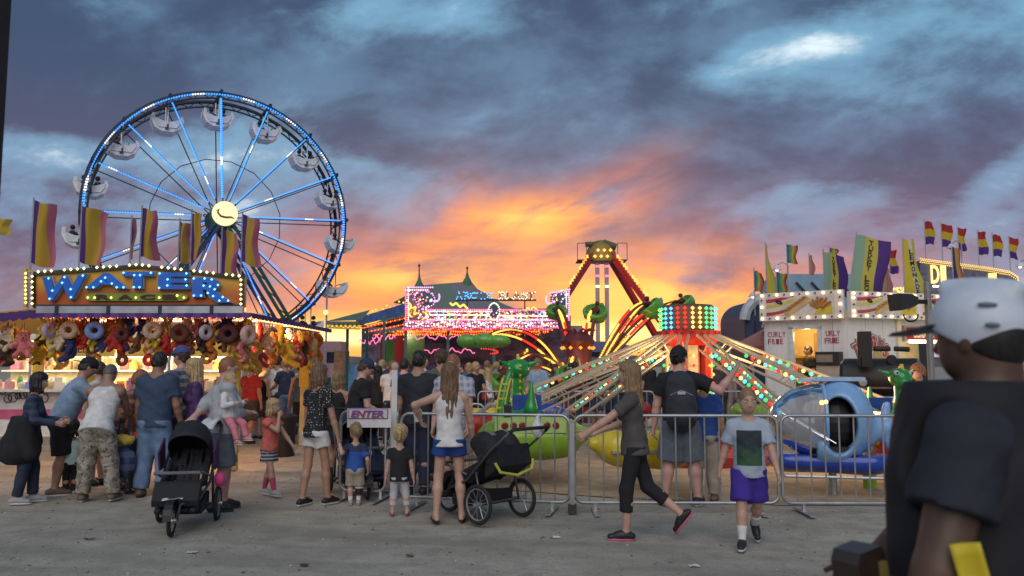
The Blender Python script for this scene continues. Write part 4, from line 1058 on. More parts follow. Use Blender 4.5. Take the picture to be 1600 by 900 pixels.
# ------------------------------------------------------------ tented music ride with the bulb facade
def px_w(px, Y): return px/FPX*Y
def arctic():
    Y = 38.0; Q = lambda x, y, d=0: P(x, y, Y+d)
    w = thing('music_ride', 'tented carnival ride with long bulb-covered facade and two green spires', 'carnival ride', (P(760,0,Y).x, Y+4, 0))
    panel = mat('facade_purple', (.20,.11,.17), .5, var=.4, vs=3); dk = mat('facade_dark', (.10,.07,.09), .6, var=.4, vs=3); mir = mat('mirror_oval', (.10,.16,.22), .12, .6, var=.1)
    # facade boards
    mb = MB(); mb.prism([Q(634,449),Q(676,450),Q(676,502),Q(634,502)], (0,.15,0)); lp = mb.build('end_panel', panel, w)
    mb = MB(); mb.prism([Q(860,458),Q(890,452),Q(890,500),Q(860,500)], (0,.15,0)); rp = mb.build('end_panel', panel, w)
    mb = MB(); mb.prism([Q(676,482),Q(860,482),Q(860,502),Q(676,502)], (0,.12,0)); mp = mb.build('front_board', dk, w)
    mb = MB(); mb.prism([Q(630,502),Q(876,502),Q(876,514),Q(630,514)], (0,.10,0)); sp = mb.build('scallop_board', mat('scallop_mauve', (.22,.13,.24), .6), w)
    def oval(cx, cy, rx, ry, tilt=0, n=26):
        out = []
        for i in range(n):
            a = 2*PI*i/n; x, y = rx*math.cos(a), ry*math.sin(a); out.append(Q(cx + x*math.cos(tilt)-y*math.sin(tilt), cy + x*math.sin(tilt)+y*math.cos(tilt), -.02))
        return out
    for (cx, cy, rx, ry, tl, par) in ((664,467,15,11,.35,lp), (876,469,12,11,-.35,rp), (772,487,7.5,12,0,mp)):
        mb = MB(); mb.prism(oval(cx,cy,rx,ry,tl), (0,-.05,0)); o = mb.build('oval_mirror', mir, par)
        mb = MB()
        for q in oval(cx,cy,rx+1.2,ry+1.2,tl,22): mb.bulb(q-Vector((0,.1,0)), .042)
        mb.build('mirror_bulbs', BPUR if par is not mp else BWHT, o, kind='stuff')
    mb = MB(); bp = []
    def row(x0, y0, x1, y1, step, r, mi):
        n = max(1, int(math.hypot(x1-x0, y1-y0)/step))
        for i in range(n+1): mb.bulb(Q(x0+(x1-x0)*i/n, y0+(y1-y0)*i/n, -.08), r, mi)
    # 0 pink 1 white 2 yellow 3 cyan 4 green 5 red 6 orange 7 lilac
    for (x0,x1,y0,y1) in ((634,676,449,502),):
        row(x0,y0,x1,y0,3.1,.05,7); row(x0,y1,x0,y0,3.1,.05,0); row(x0+4,y1,x0+4,y0,3.1,.04,1); row(x0,y1,x1,y1,3.2,.05,0); row(x0,y0+4,x1-8,y0+4,3.3,.04,1)
    row(860,458,890,452,3.0,.05,7); row(889,452,889,500,3.1,.05,7); row(885,456,885,500,3.1,.04,1); row(861,500,889,500,3.1,.05,0)
    for i in range(16): a = i/15; mb.bulb(Q(641+14*a+4*math.sin(a*6), 478+14*a+3*math.cos(a*9), -.08), .05, 2); mb.bulb(Q(640+2*math.sin(a*7), 474+20*a, -.08), .05, 2)
    for i in range(12): a = i/11; mb.bulb(Q(660+8*math.sin(a*3), 499-12*a, -.08), .045, 2)
    row(666,484,768,484,3.0,.05,0); row(666,486.5,768,486.5,3.0,.04,1); row(780,484,856,485,3.0,.05,0); row(666,500.5,768,500.5,3.0,.05,0); row(778,500.5,858,500.5,3.0,.05,7)
    row(668,499,856,499,2.6,.03,1); row(672,492,764,492.3,2.0,.04,1); row(782,493,856,494,2.0,.04,1)
    for i, (x, c) in enumerate(((684,3),(694,3),(704,4),(712,4),(722,5),(732,2),(742,5),(752,2),(762,1),(790,2),(800,2),(808,5),(816,4),(826,4),(842,3),(850,3))):
        for k in range(7): mb.bulb(Q(x-3*abs(k-3)/3, 486+2.1*k, -.1), .033, c)
    for i in range(18): a = i/17; mb.bulb(Q(704+26*a, 474+5.5*a+2*math.sin(a*14), -.05), .06, 2); mb.bulb(Q(818+20*a, 484-3*a+2*math.sin(a*14), -.05), .045, 2)
    for k in range(2):                                               # scrolls beside the end panels
        for i in range(26):
            a = i/25; th_ = a*5.2
            if k == 0: q = Q(682+12*a*math.cos(th_*.6)+4*math.cos(th_), 460+16*a+5*math.sin(th_), -.05)
            else: q = Q(858-14*a*math.cos(th_*.5)-4*math.cos(th_), 463+18*a+5*math.sin(th_), -.05)
            mb.bulb(q, .05, 7)
    for i in range(10):
        for q in range(13): a = 2*PI*q/13; mb.bulb(Q(644+24.5*i+10.5*math.cos(a), 507+2.9*math.sin(a), -.12), .036, 1)
    for i in range(64): x = 630+246*i/63; mb.bulb(Q(x, 513+1.6*math.sin(i*.8), -.1), .05, 0)
    for j, (y, c, s) in enumerate(((515.5,5,3.4),(518,6,3.6),(520.5,5,3.4),(523,6,4.2))):
        for i in range(int(240/s)): mb.bulb(P(628-j*6+i*s, y+.4*math.sin(i), Y+.4+.9*j), .05, c if random.random() < .8 else 6)
    for i in range(520):
        x = 636+252*random.random(); y = 485+28*random.random() if 676 < x < 860 else 453+58*random.random(); mb.bulb(Q(x, y, -.14), .03+.025*random.random(), random.choice((0,0,1,1,1,7,7,6,5)))
    mb.build('facade_bulbs', [BPNK, BWHT, BYEL, BCYA, BGRN, BRED, BORG, BPUR], w, kind='stuff')
    # neon waves under the roof
    for k, (x0, x1, y, d) in enumerate(((582,618,527,5), (630,722,527,2.5), (652,742,548,6), (560,600,534,9))):
        mb = MB(); n = 46
        mb.tube([P(x0+(x1-x0)*i/n, y+3*math.sin(i*.55+k)+1.5*math.sin(i*1.3), Y+d) for i in range(n+1)], .026, 5); mb.build('neon_wave', BPNK, w)
    # lettering over the facade
    for s, x0, x1, m_ in (('ARCTIC', 712, 772, BCYA), ('BLAST', 780, 836, emi('letter_glow', (1.0,.86,.55), 1.5))):
        mb = MB(); c = Q((x0+x1)/2, 462, -.05); letter(mb, s, c, px_w(11,Y), width=px_w(x1-x0,Y), bold=.03, ext=.04); tx = mb.build('ride_lettering', mat('lettering_back', (.10,.16,.22), .5), w)
        mb = MB(); vs, fs, asp = textmesh(s, .0, .04); kept = []; pts = [Vector((v.x*px_w(x1-x0,Y)/asp, v.y*px_w(11,Y))) for v in vs if v.z > 0]
        for q in pts:
            if all((q-k_).length > .07 for k_ in kept): kept.append(q)
        for q in kept: mb.bulb((c.x+q.x, c.y-.09, c.z+q.y), .038)
        mb.build('lettering_bulbs', m_, tx, kind='stuff')
    mb = MB(); mb.beam(Q(712,469), Q(838,469), .08); mb.beam(Q(730,469), Q(730,484), .06); mb.beam(Q(820,469), Q(820,486), .06); mb.build('lettering_rail', DARK, w)
    # roof: canvas cone with two peaks
    cA, cB, cC = Q(634,490), Q(890,492), P(560,500,50); zr = Q(0,492).z
    pk1, pk2 = P(655,446,43), P(730,440,44)
    base = [Vector((cA.x,Y+.2,zr)), Vector((cB.x,Y+.2,zr)), Vector((cB.x+1.0,52,zr)), Vector((P(566,0,50).x,50,zr))]
    canv = patmat('canvas_stripes', lambda t,x,y,z,v: vmix(t, (x*2.2+y*.8)._m('SINE').ss(-.1,.1), (.20,.17,.20), (.14,.19,.15)), .8)
    mb = MB(); n = 14
    def sag(a, b, k): return [a.lerp(b, i/n) - Vector((0,0,k*math.sin(PI*i/n))) for i in range(n+1)]
    for a, b in ((base[3], base[0]), (base[0], base[0].lerp(base[1],.45)), (base[0].lerp(base[1],.45), base[1]), (base[1], base[2]), (base[2], base[3])):
        pk = pk1 if a is base[3] or a is base[0] else pk2
        if a is base[2]: pk = pk1.lerp(pk2,.5)
        for i in range(6):
            e0 = sag(pk, a.lerp(b, i/6), .55); e1 = sag(pk, a.lerp(b,(i+1)/6), .55)
            mb.add(e0+e1, [(k, k+1, n+2+k, n+1+k) for k in range(n)])
    e0 = sag(pk1, base[0].lerp(base[1],.45), .55); e1 = sag(pk2, base[0].lerp(base[1],.45), .55); mb.add(e0+e1, [(k, k+1, n+2+k, n+1+k) for k in range(n)])
    mb.build('tent_roof', canv, w, smooth=True)
    for pk, tp in ((pk1, P(655,412,43)), (pk2, P(730,416,44))):
        mb = MB(); mb.lathe((pk.x,pk.y,pk.z-.9), [(1.35,0),(.62,.42),(.26,.85),(.10,1.15),(.06,1.35)], 12); cp = mb.build('tent_peak', mat('peak_green', (.05,.16,.08), .6), w, smooth=True)
        mb = MB(); mb.tube([(pk.x,pk.y,pk.z+.3), (tp.x,tp.y,tp.z)], [.05,.025], 6); mb.ball((tp.x,tp.y,tp.z-.1), .07, 6, 5); mb.build('spire', mat('spire_brown', (.10,.05,.03), .6), cp)
    # blue side valance, receding
    s0, s1 = Vector((cA.x,Y+.1,0)), Vector((P(566,0,50).x,50,0))
    for k in range(2):
        a = s0.lerp(s1,k*.5); b = s0.lerp(s1,k*.5+.48); zt, zb = Q(0,474).z, Q(0,490).z
        mb = MB(); mb.prism([(a.x,a.y,zb),(b.x,b.y,zb),(b.x,b.y,zt),(a.x,a.y,zt)], (-.08,-.05,0)); mb.build('side_board', mat('side_blue', (.05,.15,.38), .6, var=.35, vs=1.5), w)
    mb = MB()
    for j in range(3):
        for i in range(26): a = s0.lerp(s1,(i+.5)/26); mb.bulb((a.x+.5*j, a.y-.1, Q(0,497+6*j).z), .05, (i+j) % 2)
    for i in range(14): a = s0.lerp(s1,(i+.5)/14); mb.bulb((a.x, a.y-.15, Q(0,472).z+.12*math.sin(i*1.9)), .06, 2)
    mb.build('side_bulbs', [BORG, BRED, BYEL], w, kind='stuff')
    # deck, back wall and posts
    mb = MB(); mb.box((P(745,0,44).x, 45, .55), (11.5, 13, .3)); mb.build('ride_deck', mat('deck_grey', (.16,.15,.16), .6), w)
    wallm = patmat('mural', lambda t,x,y,z,v: vmix(t, vnoise(t, vcomb(t, x*.6, y*.6, z*1.4), 1.2, 4, .6).ss(.4,.6), (.10,.08,.12), (.26,.21,.26)), .7)
    mb = MB(); mb.box((P(740,0,51).x, 51, 2.4), (13.5, .2, 3.4)); mb.build('back_wall', wallm, w)
    for i, px in enumerate((600,634,700,772,846,890)):
        q = P(px,520,Y+.5); mb = MB(); mb.tube([(q.x,Y+.5,.0),(q.x,Y+.5,zr)], .07, 6); mb.build('roof_post', mat('post_teal', (.08,.16,.13), .5), w)
    for i, (px, c) in enumerate(((585,(.30,.02,.02)),(602,(.05,.22,.04)),(622,(.28,.02,.02)),(645,(.06,.20,.05)))):
        q = P(px,540,41+i*.2); mb = MB(); mb.box((q.x, 46-i*1.2, 2.6), (1.0,.1,1.7), .4); mb.build('painted_panel', mat('painted%d' % i, c, .5), w)
    # train of cars
    for i in range(9):
        q = P(655+22*i, 556, 43.5); mb = MB(); mb.box((q.x,43.5,1.15), (.62,.9,.5), .1*math.sin(i)); mb.box((q.x,43.9,1.45), (.6,.12,.5)); mb.build('ride_car', mat('car%d' % (i % 3), ((.25,.04,.06),(.08,.10,.25),(.30,.22,.05))[i % 3], .4), w)
    for px, e in ((640,60),(740,90),(830,60)): lamp('ride_lamp', P(px,522,42), e, (1,.45,.45), .3, w)
arctic()
def annex():
    Y = 36.0
    w = thing('ticket_annex', 'small lean-to with yellow trussed awning beside the tented ride', 'shelter', (P(545,0,Y).x, Y, 0))
    mb = MB(); mb.prism([P(509,502,Y),P(566,500,Y),P(578,484,Y+2)], (0,.06,0)); mb.prism([P(509,502,Y),P(560,502,Y),P(560,506,Y),P(509,506,Y)], (0,1.5,0)); mb.build('awning', mat('awning_green', (.10,.15,.12), .7), w)
    mb = MB()
    for i in range(7): mb.beam(P(512+7*i,507,Y), P(519+7*i,512,Y), .04); mb.beam(P(519+7*i,507,Y), P(512+7*i,512,Y), .04)
    mb.beam(P(511,512,Y), P(562,514,Y), .06); mb.build('truss', YELLOW, w)
    for px in (541,572):
        q = P(px,512,Y); mb = MB(); mb.tube([(q.x,Y+.3,0),(q.x,Y+.3,q.z)], .07, 6); mb.build('post', DGREEN, w)
    mb = MB(); q = P(552,560,Y); mb.box((q.x,Y+.8,1.05), (.9,.1,1.3)); mb.build('blue_board', mat('board_blue', (.08,.20,.36), .6, var=.4, vs=3), w)
    mb = MB(); q = P(525,560,Y); mb.box((q.x,Y+1.2,1.2), (.6,.4,2.2)); mb.build('brown_panel', mat('panel_brown', (.22,.10,.05), .6, var=.3), w)
annex()
# ------------------------------------------------------------ spider ride with green buckets
def tubmesh():
    F = Field((-.75,-.75,-.6), (.75,.75,.75), .04)
    F.ell((0,.0,0), (.54,.66,.44), k=0); F.cone((0,.45,.15),(0,.72,.34),.28,.10,.10); F.ell((0,-.16,.22), (.46,.50,.40), k=.02, sub=True); F.cut((0,0,.14), (0,-.75,1))
    F.ell((0,.05,-.28), (.46,.44,.22), k=.05); F.ripple(.01, 9, 9, 12)
    return F.mesh()
TUBV = tubmesh()
def catmesh():
    F = Field((-.6,-1.2,-.6),(.6,1.2,.7),.04)
    for y, r in ((-.62,.36),(-.05,.46),(.58,.42)): F.ell((0,y,.02*y), (r,.46,r*.78), k=.05)
    F.ell((0,.30,.42), (.26,.34,.24), k=.02, sub=True)
    return F.mesh()
CATV = catmesh(); CATV = (CATV[0]*np.array((1,1.05,.85)), CATV[1])
LIMEB = mat('bucket_green', (.13,.36,.055), .35, var=.18, vs=4, coat=.3)
def spider():
    C = P(903, 600, 26); C.z = 0; w = thing('spider_ride', 'spider ride with arched light-covered arms and green buckets', 'carnival ride', C)
    mb = MB(); mb.lathe(C, [(1.5,0),(1.5,.35),(.7,.5),(.45,.8),(.38,2.2),(.55,2.4),(.3,2.7)], 16); mb.build('hub', mat('hub_maroon', (.12,.02,.02), .5), w, smooth='auto')
    mb = MB()
    for i in range(10): a = 2*PI*i/10; mb.tube(bez(C+Vector((0,0,2.3)), C+Vector((math.cos(a)*.3,math.sin(a)*.3,2.9)), C+Vector((math.cos(a)*.55,math.sin(a)*.55,2.75)), 5), [.05,.05,.045,.04,.035,.03], 5)
    mb.build('crown', mat('crown_red', (.30,.03,.015), .5), w)
    mb = MB()
    for i in range(30): a = 2*PI*i/30; mb.bulb(C+Vector((math.cos(a)*.5,math.sin(a)*.5,1.2+.5*(i % 3))), .06, 0)
    mb.build('hub_bulbs', BORG, w, kind='stuff')
    frame = mat('arm_maroon', (.10,.02,.015), .5)
    arms = [((755,533,24.0), (835,512), 'l'), ((783,596,23.2), (838,545), 'l'), ((870,485,28.5), (885,520), 's'), ((930,487,26.6), (918,520), 's'), ((1014,480,27.0), (985,484), 'r'), ((1066,474,27.6), (1000,492), 'r'), ((890,585,22.6), (895,560), 's')]
    for k, (e, m, ty) in enumerate(arms):
        E = P(*e); a0 = C + Vector((0,0,1.1)); Mp = P(m[0], m[1], (26+e[2])/2); Mp.z += .25
        end = E + Vector((0,0,.05)); d = Vector((E.x-C.x, E.y-C.y, 0)).normalized()
        off = {'l': Vector((0,0,0)), 'r': Vector((0,0,0)), 's': Vector((0,0,0))}[ty]
        pl = bez(a0 + d*.4, Mp*1.0 + Vector((0,0,.35)), end, 18); pl2 = [q - Vector((0,0,.30*math.sin(PI*min(1,i/18+.08)))) for i, q in enumerate(pl)]
        sd = Vector((-d.y, d.x, 0))*.12
        mb = MB()
        for s_ in (-1,1): mb.tube([q+sd*s_ for q in pl], .05, 5); mb.tube([q+sd*s_ for q in pl2], .04, 5)
        for i in range(0,18,2): mb.beam(pl[i]-sd, pl2[i+1]-sd, .03); mb.beam(pl[i]+sd, pl2[i+1]+sd, .03)
        am = mb.build('arm', frame, w)
        mb = MB(); tot = 56; f = lambda L, t: L[min(17,int(t*18))].lerp(L[min(17,int(t*18))+1], t*18-min(17,int(t*18)))
        for i in range(tot):
            t_ = .06 + .86*i/tot; c = 1 if .42 < t_ < .60 else 0
            for L in (pl, pl2): mb.bulb(f(L, t_) + Vector((sd.x*1.3 if sd.y > 0 else 0, -.17, 0)), .042, c)
        mb.build('arm_bulbs', [BYEL, BRED], am, kind='stuff')
        rot = Matrix.Rotation(R((70,50,10,-25,-60,-50,0)[k]), 4, 'Z') @ Matrix.Rotation(R((10,-4,0,12,-16,-14,0)[k]), 4, 'Y')
        sc_ = (.74,.62,.68,.74,.80,.74,.70)[k]
        bk = bpy.data.objects.new('bucket', None); COL.objects.link(bk); bk.parent = w; bk.location = E - C
        M4 = Matrix.Translation(E) @ rot @ Matrix.Scale(sc_, 4)
        tv = CATV if k == 0 else TUBV; mb = MB(M4); mb.add([tuple(v) for v in tv[0]], [tuple(int(i) for i in f_) for f_ in tv[1]]); mb.build('shell', LIMEB, bk, smooth=True)
        mb = MB(M4); mb.box((0,-.02,-.12), (.7,.5,.12)); mb.build('bench', BLACK, bk)
        if k in (2,3,4,5,6):
            mb = MB(M4)
            for sx in (.03,): mb.tube([(sx,-.02,-.15),(sx,-.02,.10),(sx,-.03,.24)], [.15,.18,.07], 8); mb.ball((sx,-.04,.36), .105, 8, 6); mb.tube([(sx-.16,-.05,.10),(sx-.12,-.30,.02)], .045, 6); mb.tube([(sx+.16,-.05,.10),(sx+.12,-.30,.02)], .045, 6)
            rt = thing('person', 'dark-clad rider in the green bucket %s' % ('','','at the upper left of the spider ride','facing the camera above the spider hub','tilted at the upper right of the spider ride','farthest right beside the bulb drum','lowest by the spider hub')[k], 'person', E, 0, 'riders on the spider ride'); mb.build('body', mat('rider_cloth%d' % (k % 2), ((.05,.04,.06),(.10,.03,.03))[k % 2], .9), rt, smooth=True)
        mb = MB(M4)
        for i in range(16): a = PI*i/15; mb.bulb((.5*math.cos(a),-.45*math.sin(a)-.15,-.40), .035)
        if k < 2: mb.build('rim_bulbs', BRED, bk, kind='stuff')
    lamp('ride_lamp', C+Vector((0,-.9,1.6)), 22, (1,.55,.2), .3, w); lamp('ride_lamp', C+Vector((2.2,-.5,1.9)), 30, (1,.6,.2), .3, w)
spider()
# ------------------------------------------------------------ swinging pendulum tower
def pendulum():
    Y = 54; T = P(939, 398, Y); w = thing('pendulum_ride', 'tall red A-frame pendulum ride with yellow-lit legs and domed cap', 'carnival ride', (T.x, Y, 0))
    for sd in (-1,1):
        for d in (-2.2, 2.2):
            a = T + Vector((sd*.55, d*.25, .0)); b = Vector((T.x+sd*6.3, Y+d*1.7, 0)); mb = MB(); mb.beam(a, b, .34, .34)
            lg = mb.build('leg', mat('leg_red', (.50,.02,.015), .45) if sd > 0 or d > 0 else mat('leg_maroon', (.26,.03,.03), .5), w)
            if d < 0:
                mb = MB()
                for i in range(40):
                    q = a.lerp(b, .04+.022*i) + Vector((sd*.20,-.24,.12))
                    mb.box(q, (.12,.10,.20), mi=0 if (i*7) % 9 < 5 else 1)
                mb.build('leg_lights', [BYEL, BORG], lg, kind='stuff')
    mb = MB(); mb.lathe((T.x,Y,T.z-.35), [(1.05,-.15),(1.05,.05),(.95,.55),(.75,.95),(.35,1.25),(.05,1.32)], 16); cp = mb.build('cap', mat('cap_gold', (.30,.20,.04), .45), w, smooth='auto')
    mb = MB(); mb.tube([(T.x-1.05,Y-.4,T.z+.62),(T.x-.2,Y-.4,T.z+.65)], .17, 10); mb.tube([(T.x+.1,Y-.4,T.z+.75),(T.x+.95,Y-.4,T.z+.45)], .22, 10); mb.build('motor', mat('motor_green', (.07,.09,.04), .5), cp)
    mb = MB()
    for i in range(6): mb.bulb((T.x-.5+.2*i, Y-1.1, T.z+(.15 if i % 2 else -.25)), .12)
    mb.build('cap_bulbs', BYEL, cp, kind='stuff')
    mb = MB(); pf = T.z-.45
    for x0 in (-1.6, 1.0): 
        for x in (x0, x0+.6): mb.beam((T.x+x,Y-.8,pf),(T.x+x,Y-.8,pf+1.1), .04)
        mb.beam((T.x+x0,Y-.8,pf+1.1),(T.x+x0+.6,Y-.8,pf+1.1), .04)
    mb.box((T.x,Y,pf), (3.2,1.8,.06)); mb.build('service_platform', DARK, w)
    mb = MB()
    for sx in (-.30,.30): mb.beam((T.x+sx,Y-.5,T.z),(T.x+sx,Y-.5,3.0), .26, .2)
    ar = mb.build('swing_arm', mat('arm_pink', (.42,.28,.30), .5), w)
    for i in range(3): z = P(0,(418,433,449)[i],Y).z; [(lambda mb: (mb.box((T.x+sx,Y-.66,z),(.26,.05,.14)), mb.build('arm_light', (BPNK,BPNK,BWHT)[i], ar)))(MB()) for sx in (-.3,.3)]
    mb = MB(); mb.lathe((T.x,Y-.5,2.2), [(.6,0),(2.4,.3),(2.4,.6),(.6,1.0)], 16); gd = mb.build('gondola', mat('gondola_blue', (.08,.10,.2), .4), w)
    mb = MB(); mb.box((T.x,Y,.4), (9,5,.8)); mb.build('base', DARK, w)
pendulum()
# ------------------------------------------------------------ kiddie ride
KC = Vector((3.17, 15.0, 0))
CREAM = mat('arm_cream', (.44,.37,.26), .5, .1); LIME = mat('hull_lime', (.24,.42,.025), .28, var=.1, vs=4, coat=.4); YEL2 = mat('hull_yellow', (.62,.46,.02), .28, var=.1, coat=.4)
DRG = mat('dragon_green', (.015,.26,.045), .28, var=.12, vs=5, coat=.5); SKYB = mat('hull_sky', (.22,.40,.66), .28, var=.1, vs=4, coat=.4); DBLUE = mat('hull_blue', (.02,.06,.40), .28, coat=.4)
def kid_ride():
    w = thing('kiddie_ride', 'kiddie ride tower with coloured bulb drum and sloping cream arms', 'carnival ride', KC)
    mb = MB(); mb.lathe(KC, [(1.6,.0),(1.6,.18),(.7,.22),(.7,.4),(.30,.5),(.30,2.1)], 20); mb.build('base', mat('base_red', (.25,.02,.02), .45), w, smooth='auto')
    z0, z1 = 2.27, 2.70; mb = MB(); mb.lathe(KC, [(.475,z0),(.475,z1),(.44,z1+.03)], 12); dr = mb.build('drum', mat('drum_brown', (.14,.07,.04), .4), w)
    mb = MB(); mb.lathe(KC, [(.42,2.0),(.56,2.10),(.58,2.26),(.50,2.27)], 16); mb.build('drum_collar', RED, w)
    mb = MB(); cs = [0,1,2,3,0,1,2,3,0,1,2,3]
    for k in range(24):
        a = 2*PI*(k+.5)/24 + .1; c = (0,1,1,2,2,3,3,0)[k % 8]
        for i in range(5): mb.bulb(KC + Vector((math.cos(a)*.50, math.sin(a)*.50, z0+.05+.083*i)), .036, c)
    mb.build('drum_bulbs', [BRED, emi('bulb_gold', (1.0,.70,.15), 1.7), emi('bulb_lightgreen', (.12,.90,.25), 1.4), BCYA], dr, kind='stuff')
    for k in range(8):
        a = 2*PI*k/8; mb = MB(); q = KC + Vector((math.cos(a)*.36, math.sin(a)*.36, 0)); mb.box((q.x,q.y,1.35), (.10,.16,1.4), a); cl = mb.build('mast_panel', RED if k % 2 else CREAM, w)
        mb = MB()
        for i in range(7): mb.bulb(q + Vector((math.cos(a)*.08, math.sin(a)*.08, .85+.16*i)), .034, (i+k) % 4)
        mb.build('panel_bulbs', [BYEL, BGRN, BCYA, BRED], cl, kind='stuff')
    angs = [229, 252, 281, 306, 332, 356, 22, 50, 80, 110, 140, 168, 190, 212]
    for k, dg in enumerate(angs):
        a = R(dg); d = Vector((math.cos(a), math.sin(a), 0)); sd = Vector((-d.y, d.x, 0)); r1 = 3.55
        st = KC + d*.50 + Vector((0,0,2.20)); en = KC + d*r1 + Vector((0,0,.98))
        ar = bpy.data.objects.new('arm', None); COL.objects.link(ar); ar.parent = w; ar.location = st - KC
        for o, dz in ((-.07,.0), (.07,.0)):
            mb = MB(); mb.tube([st+sd*o, en+sd*o], .024, 7); mb.build('arm_tube', CREAM, ar)
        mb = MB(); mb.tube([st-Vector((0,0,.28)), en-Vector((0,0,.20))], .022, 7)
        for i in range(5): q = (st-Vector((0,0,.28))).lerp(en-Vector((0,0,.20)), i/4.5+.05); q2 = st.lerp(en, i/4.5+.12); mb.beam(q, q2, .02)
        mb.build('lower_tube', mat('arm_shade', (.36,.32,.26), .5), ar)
        mb = MB(); n = 17
        for i in range(n): q = st.lerp(en, .28+.70*i/n) - sd*.10 + Vector((0,0,-.05)); mb.ball(q, .034, 6, 4, (i+k) % 4)
        mb.build('arm_bulbs', [emi('arm_red', (1.0,.04,.02), .9), emi('arm_gold', (1.0,.62,.22), 1.8), emi('arm_aqua', (.10,.75,.75), 1.3), emi('arm_green', (.06,.65,.20), 1.0)], ar, kind='stuff')
    for sx in (-.6,.6): lamp('ride_lamp', KC+Vector((sx,-.7,1.75)), 38, (1,.62,.25), .2, w)
    lamp('ride_lamp', KC+Vector((1.9,-2.2,1.35)), 70, (1,.55,.18), .15, w)
    return angs
kid_ride()
def car_frame(dg, r, z, yaw_off=0):
    a = R(dg); p = KC + Vector((math.cos(a)*r, math.sin(a)*r, z)); return p, a + PI/2 + yaw_off
def strut(t, p, dg, z):
    a = R(dg); en = KC + Vector((math.cos(a)*3.55, math.sin(a)*3.55, .98)); mb = MB(); mb.tube([en, Vector((p.x,p.y,z))], .04, 7); mb.build('mount', STEEL, t)
def boat_hull(L, W, H, m, t, M4, inner=BLACK, nose=.25):
    F = Field((-W*.75,-L*.7,-H*.9), (W*.75,L*.7,H*.9), .028)
    F.cone((0,-L*.25,0), (0,L*.25,.02), W*.5, W*.46, .0, flat=((0,0,1), W/H)); F.cone((0,L*.2,0), (0,L*.5,.06), W*.40, W*.16, .08, flat=((0,0,1), W/H)); F.cone((0,-L*.2,0),(0,-L*.42,.02), W*.46, W*.30, .08, flat=((0,0,1), W/H))
    F.cone((0,-L*.20,H*.55), (0,L*.14,H*.55), W*.36, W*.34, .03, flat=((0,0,1), 1.1), sub=True); F.cut((0,0,H*.42), (0,0,1))
    vs, fs = F.mesh(); mb = MB(M4); mb.add([tuple(v) for v in vs], [tuple(int(i) for i in f) for f in fs]); return mb.build('hull', m, t, smooth=True)
def lime_car():
    p, yw = Vector((.30,11.45,.66)), R(-86)
    t = thing('ride_car', 'lime green boat-shaped ride car with round red reflectors behind the barrier', 'ride car', (p.x,p.y,0)); M4 = Matrix.Translation(p) @ Matrix.Rotation(yw, 4, 'Z')
    h = boat_hull(1.35,.72,.62,LIME,t,M4)
    mb = MB(M4); mb.box((.30,-.08,.20), (.10,.95,.20)); mb.box((-.30,-.08,.20), (.10,.95,.20)); mb.build('side_rail', mat('rail_lime', (.42,.55,.18), .35), t)
    for i in range(6):
        y = -.42+.115*i+(.10 if i > 2 else 0); mb = MB(M4); mb.lathe((.352,y,.20), [(.046,0),(.046,.012),(.03,.02)], 12, axis='X'); mb.build('reflector', mat('reflector_red', (.20,.015,.01), .3), t)
    mb = MB(M4); mb.box((0,-.15,.10), (.46,.34,.10)); mb.box((0,-.36,.28), (.46,.08,.34)); mb.build('seat', BLACK, t)
    mb = MB(M4); mb.tube([(-.2,.26,.24),(-.2,.34,.42),(.2,.34,.42),(.2,.26,.24)], .018, 6); mb.build('grab_bar', CHROME, t)
    mb = MB(M4); mb.tube([(.3,-.5,.2),(.36,-.62,.0),(.30,-.66,-.3)], .012, 5); mb.build('cable', BLACK, t)
    strut(t, p, 229, .7)
lime_car()
